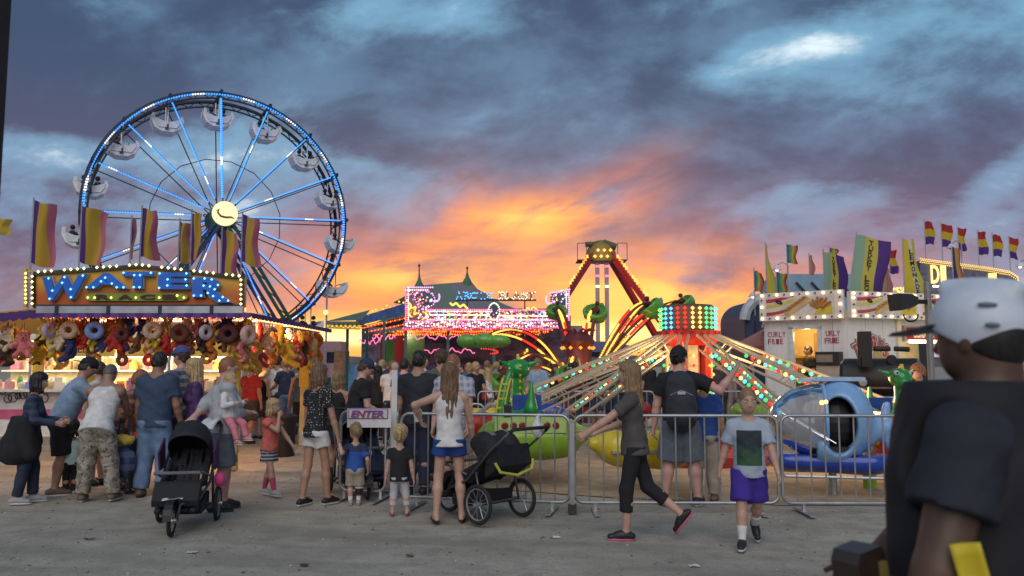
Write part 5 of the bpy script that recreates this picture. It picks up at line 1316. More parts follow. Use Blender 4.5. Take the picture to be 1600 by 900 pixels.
def dragon(name_label, p, yw, s=1.0, collar=True):
    t = thing('dragon_car', name_label, 'ride car', (p.x,p.y,0)); M4 = Matrix.Translation(p) @ Matrix.Rotation(yw,4,'Z') @ Matrix.Scale(s,4)
    boat_hull(1.15,.66,.56,DRG,t,M4)
    F = Field((-.35,.1,-.1),(.35,1.0,1.25),.022)
    F.cone((0,.42,0),(0,.58,.35),.15,.12,0); F.cone((0,.58,.35),(0,.55,.66),.12,.10,.05)
    vs, fs = F.mesh(); mb = MB(M4); mb.add([tuple(v) for v in vs], [tuple(int(i) for i in f) for f in fs]); mb.build('neck', DRG, t, smooth=True)
    for i in range(6): z = .08+.095*i; mb = MB(M4); mb.box((0,.585+.10*math.sin(z*2.6)-.03, z), (.14,.05,.05)); mb.build('belly_scale', mat('dragon_yellow', (.60,.48,.03), .35), t)
    F = Field((-.4,.2,.5),(.4,1.0,1.3),.02)
    F.ell((0,.56,.80),(.185,.20,.17),k=0); F.ell((0,.70,.72),(.135,.13,.10),k=.06)
    for sx in (-1,1): F.ell((sx*.12,.66,.88),(.055,.05,.06),k=.02); F.cone((sx*.15,.52,.86),(sx*.31,.46,.93),.06,.02,.02,flat=((0,1,0),2))
    vs, fs = F.mesh(); mb = MB(M4); mb.add([tuple(v) for v in vs], [tuple(int(i) for i in f) for f in fs]); hd = mb.build('head', DRG, t, smooth=True)
    for sx in (-1,1):
        mb = MB(M4); mb.ball((sx*.125,.70,.885), .046, 10, 7); ey = mb.build('eye', mat('dragon_eye', (.70,.70,.55), .25), hd)
        mb = MB(M4); mb.ball((sx*.127,.738,.888), .020, 8, 5); mb.build('pupil', BLACK, ey)
    mb = MB(M4)
    for i in range(6): y = .66-.06*i; mb.prism([(-.015,y-.04,.96-.03*abs(i-1)),(-.015,y+.04,.96-.03*abs(i-1)),(-.015,y,1.06-.04*abs(i-.5))],(.03,0,0))
    for i in range(7): z = .80-.10*i; mb.prism([(-.015,.40,z-.04),(-.015,.40,z+.04),(-.015,.33,z)],(.03,0,0))
    mb.build('crest', MATS['dragon_yellow'], hd)
    F = Field((-.2,-1.1,-.1),(.2,-.3,.8),.022); F.cone((0,-.45,.0),(0,-.68,.25),.14,.09,0); F.cone((0,-.68,.25),(0,-.70,.60),.09,.03,.04)
    vs, fs = F.mesh(); mb = MB(M4); mb.add([tuple(v) for v in vs], [tuple(int(i) for i in f) for f in fs]); mb.build('tail', DRG, t, smooth=True)
    mb = MB(M4); mb.box((0,-.1,.12),(.42,.3,.1)); mb.box((0,-.28,.28),(.42,.07,.3)); mb.build('seat', BLUEP, t)
    mb = MB(); mb.tube([(p.x,p.y,0),(p.x,p.y,p.z)], .05, 7); mb.build('support', STEEL, t)
    return t
dragon('green dragon ride car with bulging eyes and yellow crest facing the camera', P(1409,645,11.6)+Vector((0,.45,-.16)), R(180), .80)
dragon('green dragon ride car seen from behind, yellow crest down its neck', P(818,640,13.0)+Vector((0,-.40,-.18)), R(8))
def ladder_tail():
    b = P(780,650,12.2); m_ = P(787,600,12.2); tp = P(799,579,12.2)
    t = thing('dragon_car', 'green dragon tail with yellow rungs rising behind the lime ride car', 'ride car', (b.x,b.y,0))
    pl = bez(Vector((b.x-.05,b.y,.35)), m_, tp, 10); mb = MB(); mb.tube(pl, [.14,.13,.12,.115,.105,.095,.085,.075,.06,.05,.03], 10); mb.build('tail', DRG, t, smooth=True)
    mb = MB()
    for o in (-.055,.055): mb.tube([q+Vector((o-.02,-.115+.0065*i*1.2,0)) for i, q in enumerate(pl[:9])], .018, 5)
    mb.build('rung_rail', MATS['dragon_yellow'], t)
    for i in range(8): q = pl[0].lerp(pl[8],0) if False else pl[i]; mb = MB(); mb.box((q.x-.02,q.y-.118+.008*i,q.z),(.12-.006*i,.03,.028)); mb.build('rung', MATS['dragon_yellow'], t)
    M4 = Matrix.Translation((b.x+.42,b.y+.1,.5)) @ Matrix.Rotation(R(-80),4,'Z'); boat_hull(1.2,.62,.5,mat('hull_teal',(.02,.16,.14),.3,coat=.4),t,M4)
    mb = MB(); mb.tube(arcpts((b.x+.45,b.y+.0,.72), .30, R(10), R(170), 10), .03, 6); mb.build('wheel_arch', BLUEP, t)
    mb = MB(); mb.tube([(b.x+.42,b.y+.1,0),(b.x+.42,b.y+.1,.4)], .05, 7); mb.build('support', STEEL, t)
ladder_tail()
def yellow_car():
    p = Vector((1.72,11.0,.58)); t = thing('ride_car', 'bright yellow rounded ride car behind the walking woman', 'ride car', (p.x,p.y,0)); M4 = Matrix.Translation(p) @ Matrix.Rotation(R(97),4,'Z')
    boat_hull(1.3,.66,.56,YEL2,t,M4)
    F = Field((-.3,-.75,.0),(.3,.1,.75),.025); F.cone((0,-.50,.05),(0,-.56,.46),.17,.13,0); F.ell((0,-.52,.45),(.15,.17,.12),k=.05)
    vs, fs = F.mesh(); mb = MB(M4); mb.add([tuple(v) for v in vs],[tuple(int(i) for i in f) for f in fs]); mb.build('tail_cone', YEL2, t, smooth=True)
    mb = MB(M4); mb.box((.0,.0,-.02),(.68,1.0,.03)); mb.build('trim_stripe', mat('trim_silver',(.5,.5,.48),.3,.6), t)
    mb = MB(M4); mb.box((0,-.1,.12),(.42,.3,.1)); mb.build('seat', BLACK, t); strut(t, p, 252, .6)
yellow_car()
def heli():
    p = P(1300,725,10.75); p.z = .33; t = thing('helicopter_car', 'blue helicopter ride car with clear bubble nose and black doorway', 'ride car', (p.x,p.y,0)); M4 = Matrix.Translation(p) @ Matrix.Rotation(R(78),4,'Z')
    # local: y forward (towards photo left), x across, z up
    F = Field((-.6,-.75,-.05),(.6,.45,1.25),.022)
    F.ell((0,-.12,.62),(.44,.40,.52),k=0); F.ell((0,.05,.30),(.42,.36,.26),k=.08); F.cone((0,-.40,.48),(0,-.66,.55),.20,.10,.08); F.cone((0,-.62,.5),(0,-.68,.82),.09,.05,.05,flat=((1,0,0),1.8)); F.cone((0,-.62,.5),(0,-.70,.30),.07,.05,.05)
    F.ell((0,-.08,.62),(.36,.30,.42),k=.0,sub=True); F.ell((-.42,-.05,.58),(.40,.21,.36),k=.03,sub=True); F.ell((0,.34,.62),(.38,.30,.42),k=.03,sub=True); F.cut((0,.22,0),(0,1,0.0))
    vs, fs = F.mesh(); mb = MB(M4); mb.add([tuple(v) for v in vs],[tuple(int(i) for i in f) for f in fs]); mb.build('cabin', SKYB, t, smooth=True)
    F = Field((-.55,-.8,-.12),(.55,.85,.45),.024); F.cone((0,-.40,.12),(0,.52,.12),.34,.27,0,flat=((0,0,1),1.9)); F.cut((0,0,.20),(0,0,1))
    vs, fs = F.mesh(); mb = MB(M4); mb.add([tuple(v) for v in vs],[tuple(int(i) for i in f) for f in fs]); mb.build('belly', DBLUE, t, smooth=True)
    mb = MB(M4); mb.box((.26,-.06,.60),(.05,.42,.70)); mb.box((0,-.26,.58),(.50,.06,.62)); mb.box((0,-.02,.26),(.60,.40,.10)); mb.box((0,.0,.205),(.6,.55,.02)); mb.ball((.05,-.08,.60),(.29,.26,.37),14,10); mb.build('seat', BLACK, t)  # besides the seat, a black ball paints the shade inside the doorway
    gl = bpy.data.materials.new('bubble_glass'); gl.use_nodes = True; tt = gl.node_tree; tt.nodes.remove(tt.nodes['Principled BSDF'])
    a = tt.nodes.new('ShaderNodeBsdfTransparent'); a.inputs[0].default_value = (.88,.90,.92,1); g_ = tt.nodes.new('ShaderNodeBsdfGlossy'); g_.inputs['Roughness'].default_value = .08; df = tt.nodes.new('ShaderNodeBsdfDiffuse'); df.inputs[0].default_value = (.6,.62,.66,1)
    fr = tt.nodes.new('ShaderNodeFresnel'); fr.inputs[0].default_value = 1.45; m1 = tt.nodes.new('ShaderNodeMixShader'); m2 = tt.nodes.new('ShaderNodeMixShader'); m1.inputs[0].default_value = .36
    tt.links.new(a.outputs[0], m1.inputs[1]); tt.links.new(df.outputs[0], m1.inputs[2]); tt.links.new(fr.outputs[0], m2.inputs[0]); tt.links.new(m1.outputs[0], m2.inputs[1]); tt.links.new(g_.outputs[0], m2.inputs[2]); tt.links.new(m2.outputs[0], tt.nodes['Material Output'].inputs[0])
    mb = MB(M4); nu, nv = 20, 12
    mb.grid(lambda u, v: (.43*math.sin(PI/2*u)*math.cos(2*PI*v), .10+.66*math.cos(PI/2*u), .62+.47*math.sin(PI/2*u)*math.sin(2*PI*v)), 14, 24); mb.build('bubble', gl, t, smooth=True)
    mb = MB(M4); mb.tube([(.43*math.cos(2*PI*i/32), .10, .62+.47*math.sin(2*PI*i/32)) for i in range(32)], .026, 6, closed=True); mb.build('bubble_rim', SKYB, t)
    for o in (0,.09): mb = MB(M4); mb.tube([(-.30,.62-o,.72-o*.4),(-.44,.10-o,.40-o*.4)], .009, 5); mb.build('bubble_rod', CHROME, t)
    mb = MB(M4); mb.box((0,-.10,1.145),(.30,.62,.05)); mb.box((0,.12,1.13),(.20,.50,.04)); mb.build('rotor_block', mat('rotor_pale',(.36,.50,.68),.35), t)
    mb = MB(M4); mb.ball((-.44,.16,.86), .03, 8, 6); mb.ball((-.43,.11,.87), .026, 8, 6); mb.build('cabin_lamp', BWARM, t)
    for sx in (-.3,.3): mb = MB(M4); mb.tube([(sx,-.55,-.06),(sx,.6,-.06),(sx,.72,.02)], .02, 6); mb.build('skid', STEEL, t)
    strut(t, p, 281, .6)
    mb = MB(); mb.tube([(p.x,p.y,0),(p.x,p.y,.4)], .05, 7); mb.build('support', STEEL, t)
heli()
for k, (dg, m_, nm) in enumerate(((335,RED,'red'), (2,YEL2,'yellow'), (28,SKYB,'pale blue'), (60,LIME,'lime'), (95,RED,'red'), (128,DBLUE,'dark blue'), (160,YEL2,'yellow'), (186,RED,'red'))):
    p, yw = car_frame(dg, 4.1, .62); t = thing('ride_car', '%s boat-shaped car on the kiddie ride, %s' % (nm, ('right of the tower','at the right far side','at the far right back','at the back beyond the tower','straight behind the tower','at the far left back','on the left far side','leftmost behind the dragon tail')[k]), 'ride car', (p.x,p.y,0), 0, 'far cars of the kiddie ride')
    M4 = Matrix.Translation(p) @ Matrix.Rotation(yw,4,'Z'); boat_hull(1.2,.66,.54,m_,t,M4); mb = MB(M4); mb.box((0,-.1,.12),(.42,.3,.1)); mb.box((0,-.28,.28),(.42,.07,.3)); mb.build('seat', BLACK, t); strut(t, p, dg, .6)
# red figure toy and fire box beside the helicopter
def toys():
    p = P(1392,700,11.3); t = thing('figure_car', 'small red and yellow painted figure car beside the helicopter', 'ride car', (p.x,p.y,0))
    F = Field((-.35,-.35,.1),(.35,.35,1.2),.025); F.ell((0,0,.45),(.22,.2,.28),k=0); vs, fs = F.mesh(); mb = MB(Matrix.Translation((p.x,p.y,0))); mb.add([tuple(v) for v in vs],[tuple(int(i) for i in f) for f in fs]); mb.build('torso', RED, t, smooth=True)
    mb = MB(Matrix.Translation((p.x,p.y,0))); mb.ball((-.02,0,.85),(.17,.16,.17),12,8); mb.build('head', mat('figure_orange',(.45,.18,.05),.4), t, smooth=True)
    mb = MB(Matrix.Translation((p.x,p.y,0))); mb.box((0,-.20,.48),(.13,.03,.05)); mb.box((0,-.20,.48),(.05,.034,.13)); mb.build('white_cross', WHITE, t)
    for sx in (-1,1): mb = MB(Matrix.Translation((p.x,p.y,0))); mb.tube([(sx*.18,0,.6),(sx*.36,-.05,.7),(sx*.38,-.05,.85)],[.06,.055,.05],7); mb.build('arm', MATS['hull_yellow'], t, smooth=True)
    mb = MB(Matrix.Translation((p.x,p.y,0))); mb.tube([(-.3,0,0),(-.3,0,.45)],.09,8); mb.tube([(0,0,0),(0,0,.3)],.07,8); mb.build('support', LIME, t)
toys()
# ------------------------------------------------------------ food trailer on the right
def frame4(o, r):                      # wall frame: x along the wall, -y outwards, z up
    o = Vector(o); r = Vector(r).normalized(); n = Vector((0,0,1)).cross(r)
    M = Matrix((r, n, Vector((0,0,1)))).transposed().to_4x4(); M.translation = o; return M
SIDING = patmat('siding_white', lambda t,x,y,z,v: vmix(t, vnoise(t, vcomb(t, x*3.0, y*3.0, z*.4), 2, 4, .6).ss(.3,.7), (.56,.57,.58), (.66,.66,.66)), .5)
def food_trailer():
    A, C, D = P(1195,500,18.7), P(1324,500,17.6), P(1505,500,18.8); ztop = P(1324,497,17.6).z; z0 = .42
    w = thing('food_trailer', 'white curly fries trailer with painted hot dog marquee and lit doorway', 'food trailer', (C.x, C.y+1.2, 0))
    for (o, e, door) in ((A, C, True), (C, D, False)):
        L = math.hypot(e.x-o.x, e.y-o.y); M = frame4((o.x,o.y,0), (e.x-o.x,e.y-o.y,0)); Lp = lambda px: (px-1195)/(1324-1195)*L if door else (px-1324)/(1505-1324)*L
        d0, d1 = (Lp(1241), Lp(1279)) if door else (Lp(1402), L-.05)
        dz0, dz1 = (z0+.12, P(1260,514,18.1).z) if door else (1.25, P(1430,536,18.2).z)
        for k in range(max(1, int(d0/.42))):
            n = max(1, int(d0/.42)); a, b = d0*k/n, d0*(k+1)/n; mb = MB(M); mb.box(((a+b)/2, .04, (z0+ztop)/2), (b-a-.008, .08, ztop-z0)); mb.build('wall_panel', SIDING, w)
        mb = MB(M); mb.box(((d0+d1)/2,.04,(dz1+ztop)/2),(d1-d0,.08,ztop-dz1)); mb.build('lintel', SIDING, w)
        mb = MB(M); mb.box(((d0+d1)/2,.04,(z0+dz0)/2),(d1-d0,.08,dz0-z0)); mb.build('sill_panel', SIDING, w)
        if door:
            n = 2
            for k in range(n): a, b = d1+(L-d1)*k/n, d1+(L-d1)*(k+1)/n; mb = MB(M); mb.box(((a+b)/2,.04,(z0+ztop)/2),(b-a-.008,.08,ztop-z0)); mb.build('wall_panel', SIDING, w)
            mb = MB(M)
            for x in (d0-.04, d1+.04): mb.box((x,-.02,(dz0+dz1)/2),(.08,.06,dz1-dz0+.1))
            mb.box(((d0+d1)/2,-.02,dz1+.04),(d1-d0+.16,.06,.08)); mb.build('door_frame', mat('door_frame', (.50,.55,.58), .4), w)
            mb = MB(M); mb.box(((d0+d1)/2,1.5,1.6),(2.4,.05,2.6)); mb.box((d0-.6,.8,1.6),(.05,1.4,2.6)); mb.box(((d0+d1)/2,.8,z0+.05),(2.4,1.5,.06)); mb.build('inner_wall', mat('inner_yellow', (.62,.46,.20), .6), w)
            mb = MB(M); mb.box(((d0+d1)/2-.1,1.3,1.85),(1.5,.3,.05)); mb.box(((d0+d1)/2-.1,1.2,1.35),(1.5,.4,.05)); mb.box(((d0+d1)/2-.1,1.42,2.15),(.35,.1,.5)); mb.build('inner_shelf', mat('shelf_brown', (.35,.18,.06), .6), w)
            q = M @ Vector(((d0+d1)/2-.2,.7,2.32)); lamp('inner_lamp', q, 22, (1,.72,.32), .1, w)
            mb = MB(M); q0 = Lp(1281); q1 = Lp(1316); mb.box(((q0+q1)/2,-.14,1.42),(q1-q0,.26,.46)); sv = mb.build('service_box', mat('box_tan', (.40,.33,.26), .6), w)
            mb = MB(M); mb.box(((q0+q1)/2,-.16,1.80),(q1-q0,.30,.28)); mb.box(((q0+q1)/2-.05,-.32,1.80),(.34,.02,.16), mi=1); mb.build('oven', [BLACK, mat('oven_glass', (.22,.18,.14), .2)], w)
            for (tx, ty, px, wd) in (('CURLY',0,1214,30), ('FRIE',1,1212,26), ('URLY',0,1302,22), ('FRIE',1,1300,22)):
                for i, ch in enumerate(tx):
                    mb = MB(M); c = Vector((Lp(px-wd/2+wd*(i+.5)/len(tx)), -.012, P(0,522+ty*11,18.3).z)); letter(mb, ch, c, .115, (1,0,0), (0,0,1), width=.066, bold=.0, ext=.004); mb.build('stick_on_letter', mat('letter_magenta', (.30,.03,.07), .5), w)
        else:
            mb = MB(M); mb.box(((d0+d1)/2,1.6,1.6),(2.6,.05,2.6)); mb.box(((d0+d1)/2,.9,2.75),(2.6,1.5,.05)); mb.build('inner_wall', mat('inner_cream', (.66,.56,.34), .6), w)
            mb = MB(M); mb.tube([(d0+.1,-.16,dz1+.03),(d1-.2,-.16,dz1+.03)], .035, 8); mb.build('strip_light', TUBE, w)
            mb = MB(M); mb.box(((d0+d1)/2,-.16,dz0+.02),(d1-d0,.4,.05)); mb.build('counter', STEEL, w)
            lamp('inner_lamp', M @ Vector(((d0+d1)/2,.5,dz1-.1)), 40, (1,.80,.45), .2, w)
            mb = MB(M); mb.box((d0+.3,1.5,1.9),(.3,.1,.7)); mb.box((d0+.8,1.5,1.7),(.25,.1,.9)); mb.build('menu_board', mat('menu_brown', (.30,.16,.08), .6), w)
            mb = MB(M); mb.box((d0-.06,-.03,(dz0+dz1)/2+.2),(.12,.06,1.9)); mb.build('lit_jamb', mat('jamb_cream', (.66,.60,.42), .5), w)
            sg0, sg1 = Lp(1404), Lp(1478); zc = P(1430,521,18.1).z; hh = .30
            mb = MB(M); mb.box(((sg0+sg1)/2,-.07,zc),(sg1-sg0,.06,hh)); sg = mb.build('red_sign', RED, w)
            mb = MB(M); letter(mb, 'CORN PO', ((sg0*.62+sg1*.38)+.02,-.11,zc), .19, (1,0,0), (0,0,1), width=.62, bold=.06, ext=.006); mb.build('sign_lettering', mat('letter_cream', (.75,.66,.48), .5), sg)
            mb = MB(M)
            for zz in (-hh/2, hh/2): mb.box(((sg0+sg1)/2,-.085,zc+zz),(sg1-sg0+.06,.08,.04))
            for xx in (sg0, sg1): mb.box((xx,-.085,zc),(.04,.08,hh))
            mb.build('sign_frame', mat('frame_tan', (.36,.27,.20), .5), sg)
            # TWO GUYS painted arch
            cx, cz = Lp(1356), P(1368,600,17.9).z; rad = .92
            for i, ch in enumerate('TWO GUYS'):
                if ch == ' ': continue
                a = R(128 - 76*i/7); c = Vector((cx+rad*math.cos(a)*.70, -.012, cz+rad*math.sin(a)*.98)); upv = Vector((math.cos(a)*.6,0,math.sin(a))).normalized(); rt = Vector((upv.z,0,-upv.x))
                mb = MB(M); letter(mb, ch, c, .36, rt, upv, width=.155, bold=.10, ext=.004); bk = mb.build('sign_letter', WHITE if False else mat('letter_outline', (.08,.05,.06), .5), w)
                mb = MB(M); letter(mb, ch, c-Vector((0,.010,0)), .32, rt, upv, width=.135, bold=.07, ext=.004); mb.build('letter_rim', mat('letter_white', (.62,.56,.55), .5), bk)
                mb = MB(M); letter(mb, ch, c-Vector((0,.020,0)), .28, rt, upv, width=.115, bold=.03, ext=.004); mb.build('letter_face', mat('letter_red', (.40,.06,.06), .5), bk)
            mb = MB(M); mb.lathe((Lp(1372),-.01,P(0,556,17.9).z), [(.001,-.012),(.22,-.01),(.22,.01)], 18, axis='Y'); mb.build('painted_potato', mat('potato', (.42,.30,.10), .6), w)
        # marquee above this wall
        zb, zt = (P(1260,500,18.1).z, P(1260,456,18.1).z) if door else (P(1390,499,18.0).z, P(1390,458,18.0).z)
        x0, x1 = -.05, L-.02; bz = .07
        mb = MB(M); mb.box(((x0+x1)/2,-.12,(zb+zt)/2),(x1-x0,.10,zt-zb)); mq = mb.build('marquee_board', mat('marquee_white', (.66,.62,.60), .5), w)
        m_ = (zt-zb)*.18; hz = zt-zb-2*m_; reps = 1 if door else 2
        seg = 1.68
        for rp in range(reps):
            sx = x0+.16+rp*(seg+.15) if not door else x0+.16; sw = (x1-x0-.34) if door else seg
            if sx+sw > x1+.6: continue
            X = lambda u: sx+sw*u; Z = lambda v: zb+m_+hz*v; f = -.175
            mb = MB(M); mb.prism([(X(0),f,Z(0)),(X(1),f,Z(0)),(X(1),f,Z(1)),(X(0),f,Z(1))],(0,-.004,0)); pn = mb.build('painted_panel', mat('panel_cream', (.60,.56,.50), .5), mq)
            def band(v0, v1, nm, c, dep):
                mb = MB(M); pa = []; pb = []
                for i in range(13): u = i/12*.42; pa.append((X(u),f-dep,Z(v0+.9*u*u*2.2))); pb.append((X(u),f-dep,Z(min(1,v1+.9*u*u*2.0))))
                mb.prism(pa+pb[::-1],(0,-.004,0)); mb.build('painted_swirl', mat('paint_'+nm, c, .5), pn)
            band(.0,.18,'red',(.42,.05,.04),.004); band(.42,.62,'yellow',(.55,.50,.12),.004); band(.72,.92,'crimson',(.45,.04,.06),.004)
            def pill(u0,v0,u1,v1,r,nm,c,dep):
                a = Vector((X(u0),f-dep,Z(v0))); b = Vector((X(u1),f-dep,Z(v1))); d = (b-a).normalized(); nn = Vector((-d.z,0,d.x)); pl = []
                for i in range(9): t_ = PI/2+PI*i/8; pl.append(a + (d*math.cos(t_)+nn*math.sin(t_))*r)
                for i in range(9): t_ = -PI/2+PI*i/8; pl.append(b + (d*math.cos(t_)+nn*math.sin(t_))*r)
                mb = MB(M); mb.prism(pl,(0,-.006,0)); mb.build('painted_shape', mat('paint_'+nm, c, .5), pn)
            pill(.32,.12,.60,.80,hz*.19,'bun',(.50,.33,.14),.006); pill(.30,.28,.57,.92,hz*.09,'sausage',(.34,.14,.05),.012); pill(.36,.10,.63,.76,hz*.10,'bun2',(.56,.40,.20),.018)
            for k in range(5): pill(.30+.05*k,.34+.13*k,.33+.05*k,.36+.13*k,hz*.03,'mustard',(.55,.38,.05),.022)
            mb = MB(M); mb.prism([(X(.70),f-.006,Z(.0)),(X(.97),f-.006,Z(.0)),(X(.96),f-.006,Z(.55)),(X(.78),f-.006,Z(.40))],(0,-.006,0)); mb.build('painted_shape', mat('paint_carton', (.55,.44,.04), .5), pn)
            for k in range(15):
                a = R(150-115*k/14); L1 = hz*(.62+.13*math.sin(k*2.4)); mb = MB(M); c0 = Vector((X(.80),f-.016-.0015*k,Z(.25))); dv = Vector((math.cos(a),0,math.sin(a)*.95)); mb.beam(c0+dv*hz*.12, c0+dv*L1, .045, .006, up=(0,1,0)); mb.build('painted_fry', mat('paint_fry%d' % (k % 3), ((.36,.15,.03),(.44,.21,.05),(.28,.10,.02))[k % 3], .5), pn)
            for k in range(3): mb = MB(M); mb.tube(arcpts((X(.20),f-.02,Z(.74)), hz*(.10+.05*k), 0, 2*PI, 16, (1,0,-.35), (0,0,.45)), .006, 4); mb.build('painted_loop', BLACK, pn)
        mb = MB(M); n = int((x1-x0)/.165); bl = []
        for i in range(n): bl += [(x0+.07+(x1-x0-.14)*i/(n-1), zt-.05), (x0+.07+(x1-x0-.14)*i/(n-1), zb+.05)]
        for i in range(1,4): bl += [(x0+.06, zb+(zt-zb)*i/4), (x1-.06, zb+(zt-zb)*i/4)]
        for i, (x, z) in enumerate(bl): mb.ball((x,-.195,z), .030 if (i//2) % 2 == 0 else .022, 7, 5, 0 if (i//2) % 2 == 0 else 1)
        mb.build('marquee_bulbs', [emi('bulb_marquee', (1.0,.72,.38), 3.0), mat('bulb_dead', (.10,.06,.12), .3)], mq, kind='stuff')
    mb = MB(); mb.add([(A.x,A.y+.1,ztop-.02),(C.x,C.y+.1,ztop-.02),(D.x,D.y+.1,ztop-.02),(D.x-.4,D.y+2.4,ztop-.02),(A.x+.7,A.y+2.6,ztop-.02)],[(0,1,2,3,4)]); mb.build('roof', WHITE, w, solid=.06)
    mb = MB(frame4((A.x+.02,A.y,0), (.3,1,0))); mb.box((1.25,.0,(z0+ztop)/2),(2.4,.08,ztop-z0)); mb.build('end_wall', SIDING, w)
    for q in (A.lerp(C,.3), A.lerp(C,.7), C.lerp(D,.5)):
        mb = MB(); mb.lathe((q.x,q.y+.5,.32), [(.32,-.1),(.32,.1)], 16, axis='X'); mb.build('wheel', RUBBER, w)
food_trailer()
def smoker():
    p = P(1372,590,15.6); t = thing('barrel_smoker', 'big black barrel smoker with square chimney in front of the trailer', 'smoker', (p.x,15.9,0)); z = p.z
    mb = MB(Matrix.Translation((p.x,15.9,z)) @ Matrix.Rotation(R(-28),4,'Z')); mb.lathe((0,0,0), [(.01,-.55),(.29,-.53),(.36,-.46),(.36,.80),(.29,.86),(.01,.88)], 24, axis='X'); mb.build('barrel', mat('smoker_black', (.022,.023,.026), .5, .3), t, smooth='auto')
    mb = MB(); q = P(1351,540,15.5); mb.box((q.x,15.5,(P(0,518,15.5).z+z+.2)/2), (.19,.19,P(0,518,15.5).z-z-.2)); mb.build('chimney', BLACK, t)
    for a, b in (((1366,545),(1390,545)),((1398,545),(1420,546))): mb = MB(); mb.tube([P(*a,15.4),P(*b,15.4)], .048, 10); mb.build('pipe', BLACK, t)
    for q in ((1346,566),(1393,562)): mb = MB(); c = P(*q,15.5); mb.lathe(c, [(.09,-.03),(.09,.03)], 12, axis='Y'); mb.build('hand_wheel', BLACK, t)
    mb = MB(); c = P(1348,597,15.15); mb.lathe(c, [(.075,0),(.075,-.02)], 14, axis='Y'); mb.build('gauge', mat('gauge_grey', (.25,.27,.27), .4), t)
    for dx in (-.3,.7): mb = MB(); mb.box((p.x+dx,15.9,(z-.3)/2),(.08,.5,z-.3)); mb.build('leg', BLACK, t)
    mb = MB(); c = P(1366,606,15.2); mb.box((c.x,15.25,c.z),(.55,.3,.03)); mb.build('shelf', mat('shelf_maroon', (.14,.07,.06), .5), t)
smoker()
def flood():
    b = P(1454,560,10.4); t = thing('light_pole', 'weathered grey pole carrying a black floodlight box', 'light pole', (b.x,10.4,0)); zt = P(0,440,10.4).z
    mb = MB(); mb.tube([(b.x,10.4,0),(b.x,10.4,zt)], .042, 10); mb.build('pole', mat('pole_grey', (.26,.25,.24), .6, .3), t)
    c = P(1412,471,10.3); M = Matrix.Translation(c) @ Matrix.Rotation(R(20),4,'Z') @ Matrix.Rotation(R(-8),4,'Y')
    mb = MB(M); mb.prism([(-.15,-.1,-.10),(-.15,-.1,.11),(.05,-.1,.08),(.14,-.1,.03),(.14,-.1,-.05),(.05,-.1,-.08)],(0,.2,0)); mb.build('flood_box', mat('flood_black', (.03,.035,.033), .45), t)
    mb = MB(); mb.beam(c+Vector((.1,0,0)), (b.x,10.4,c.z), .05); mb.tube(arcpts(c+Vector((.08,0,-.16)), .09, PI, 2*PI, 10), .012, 5); mb.build('bracket', BLACK, t)
flood()
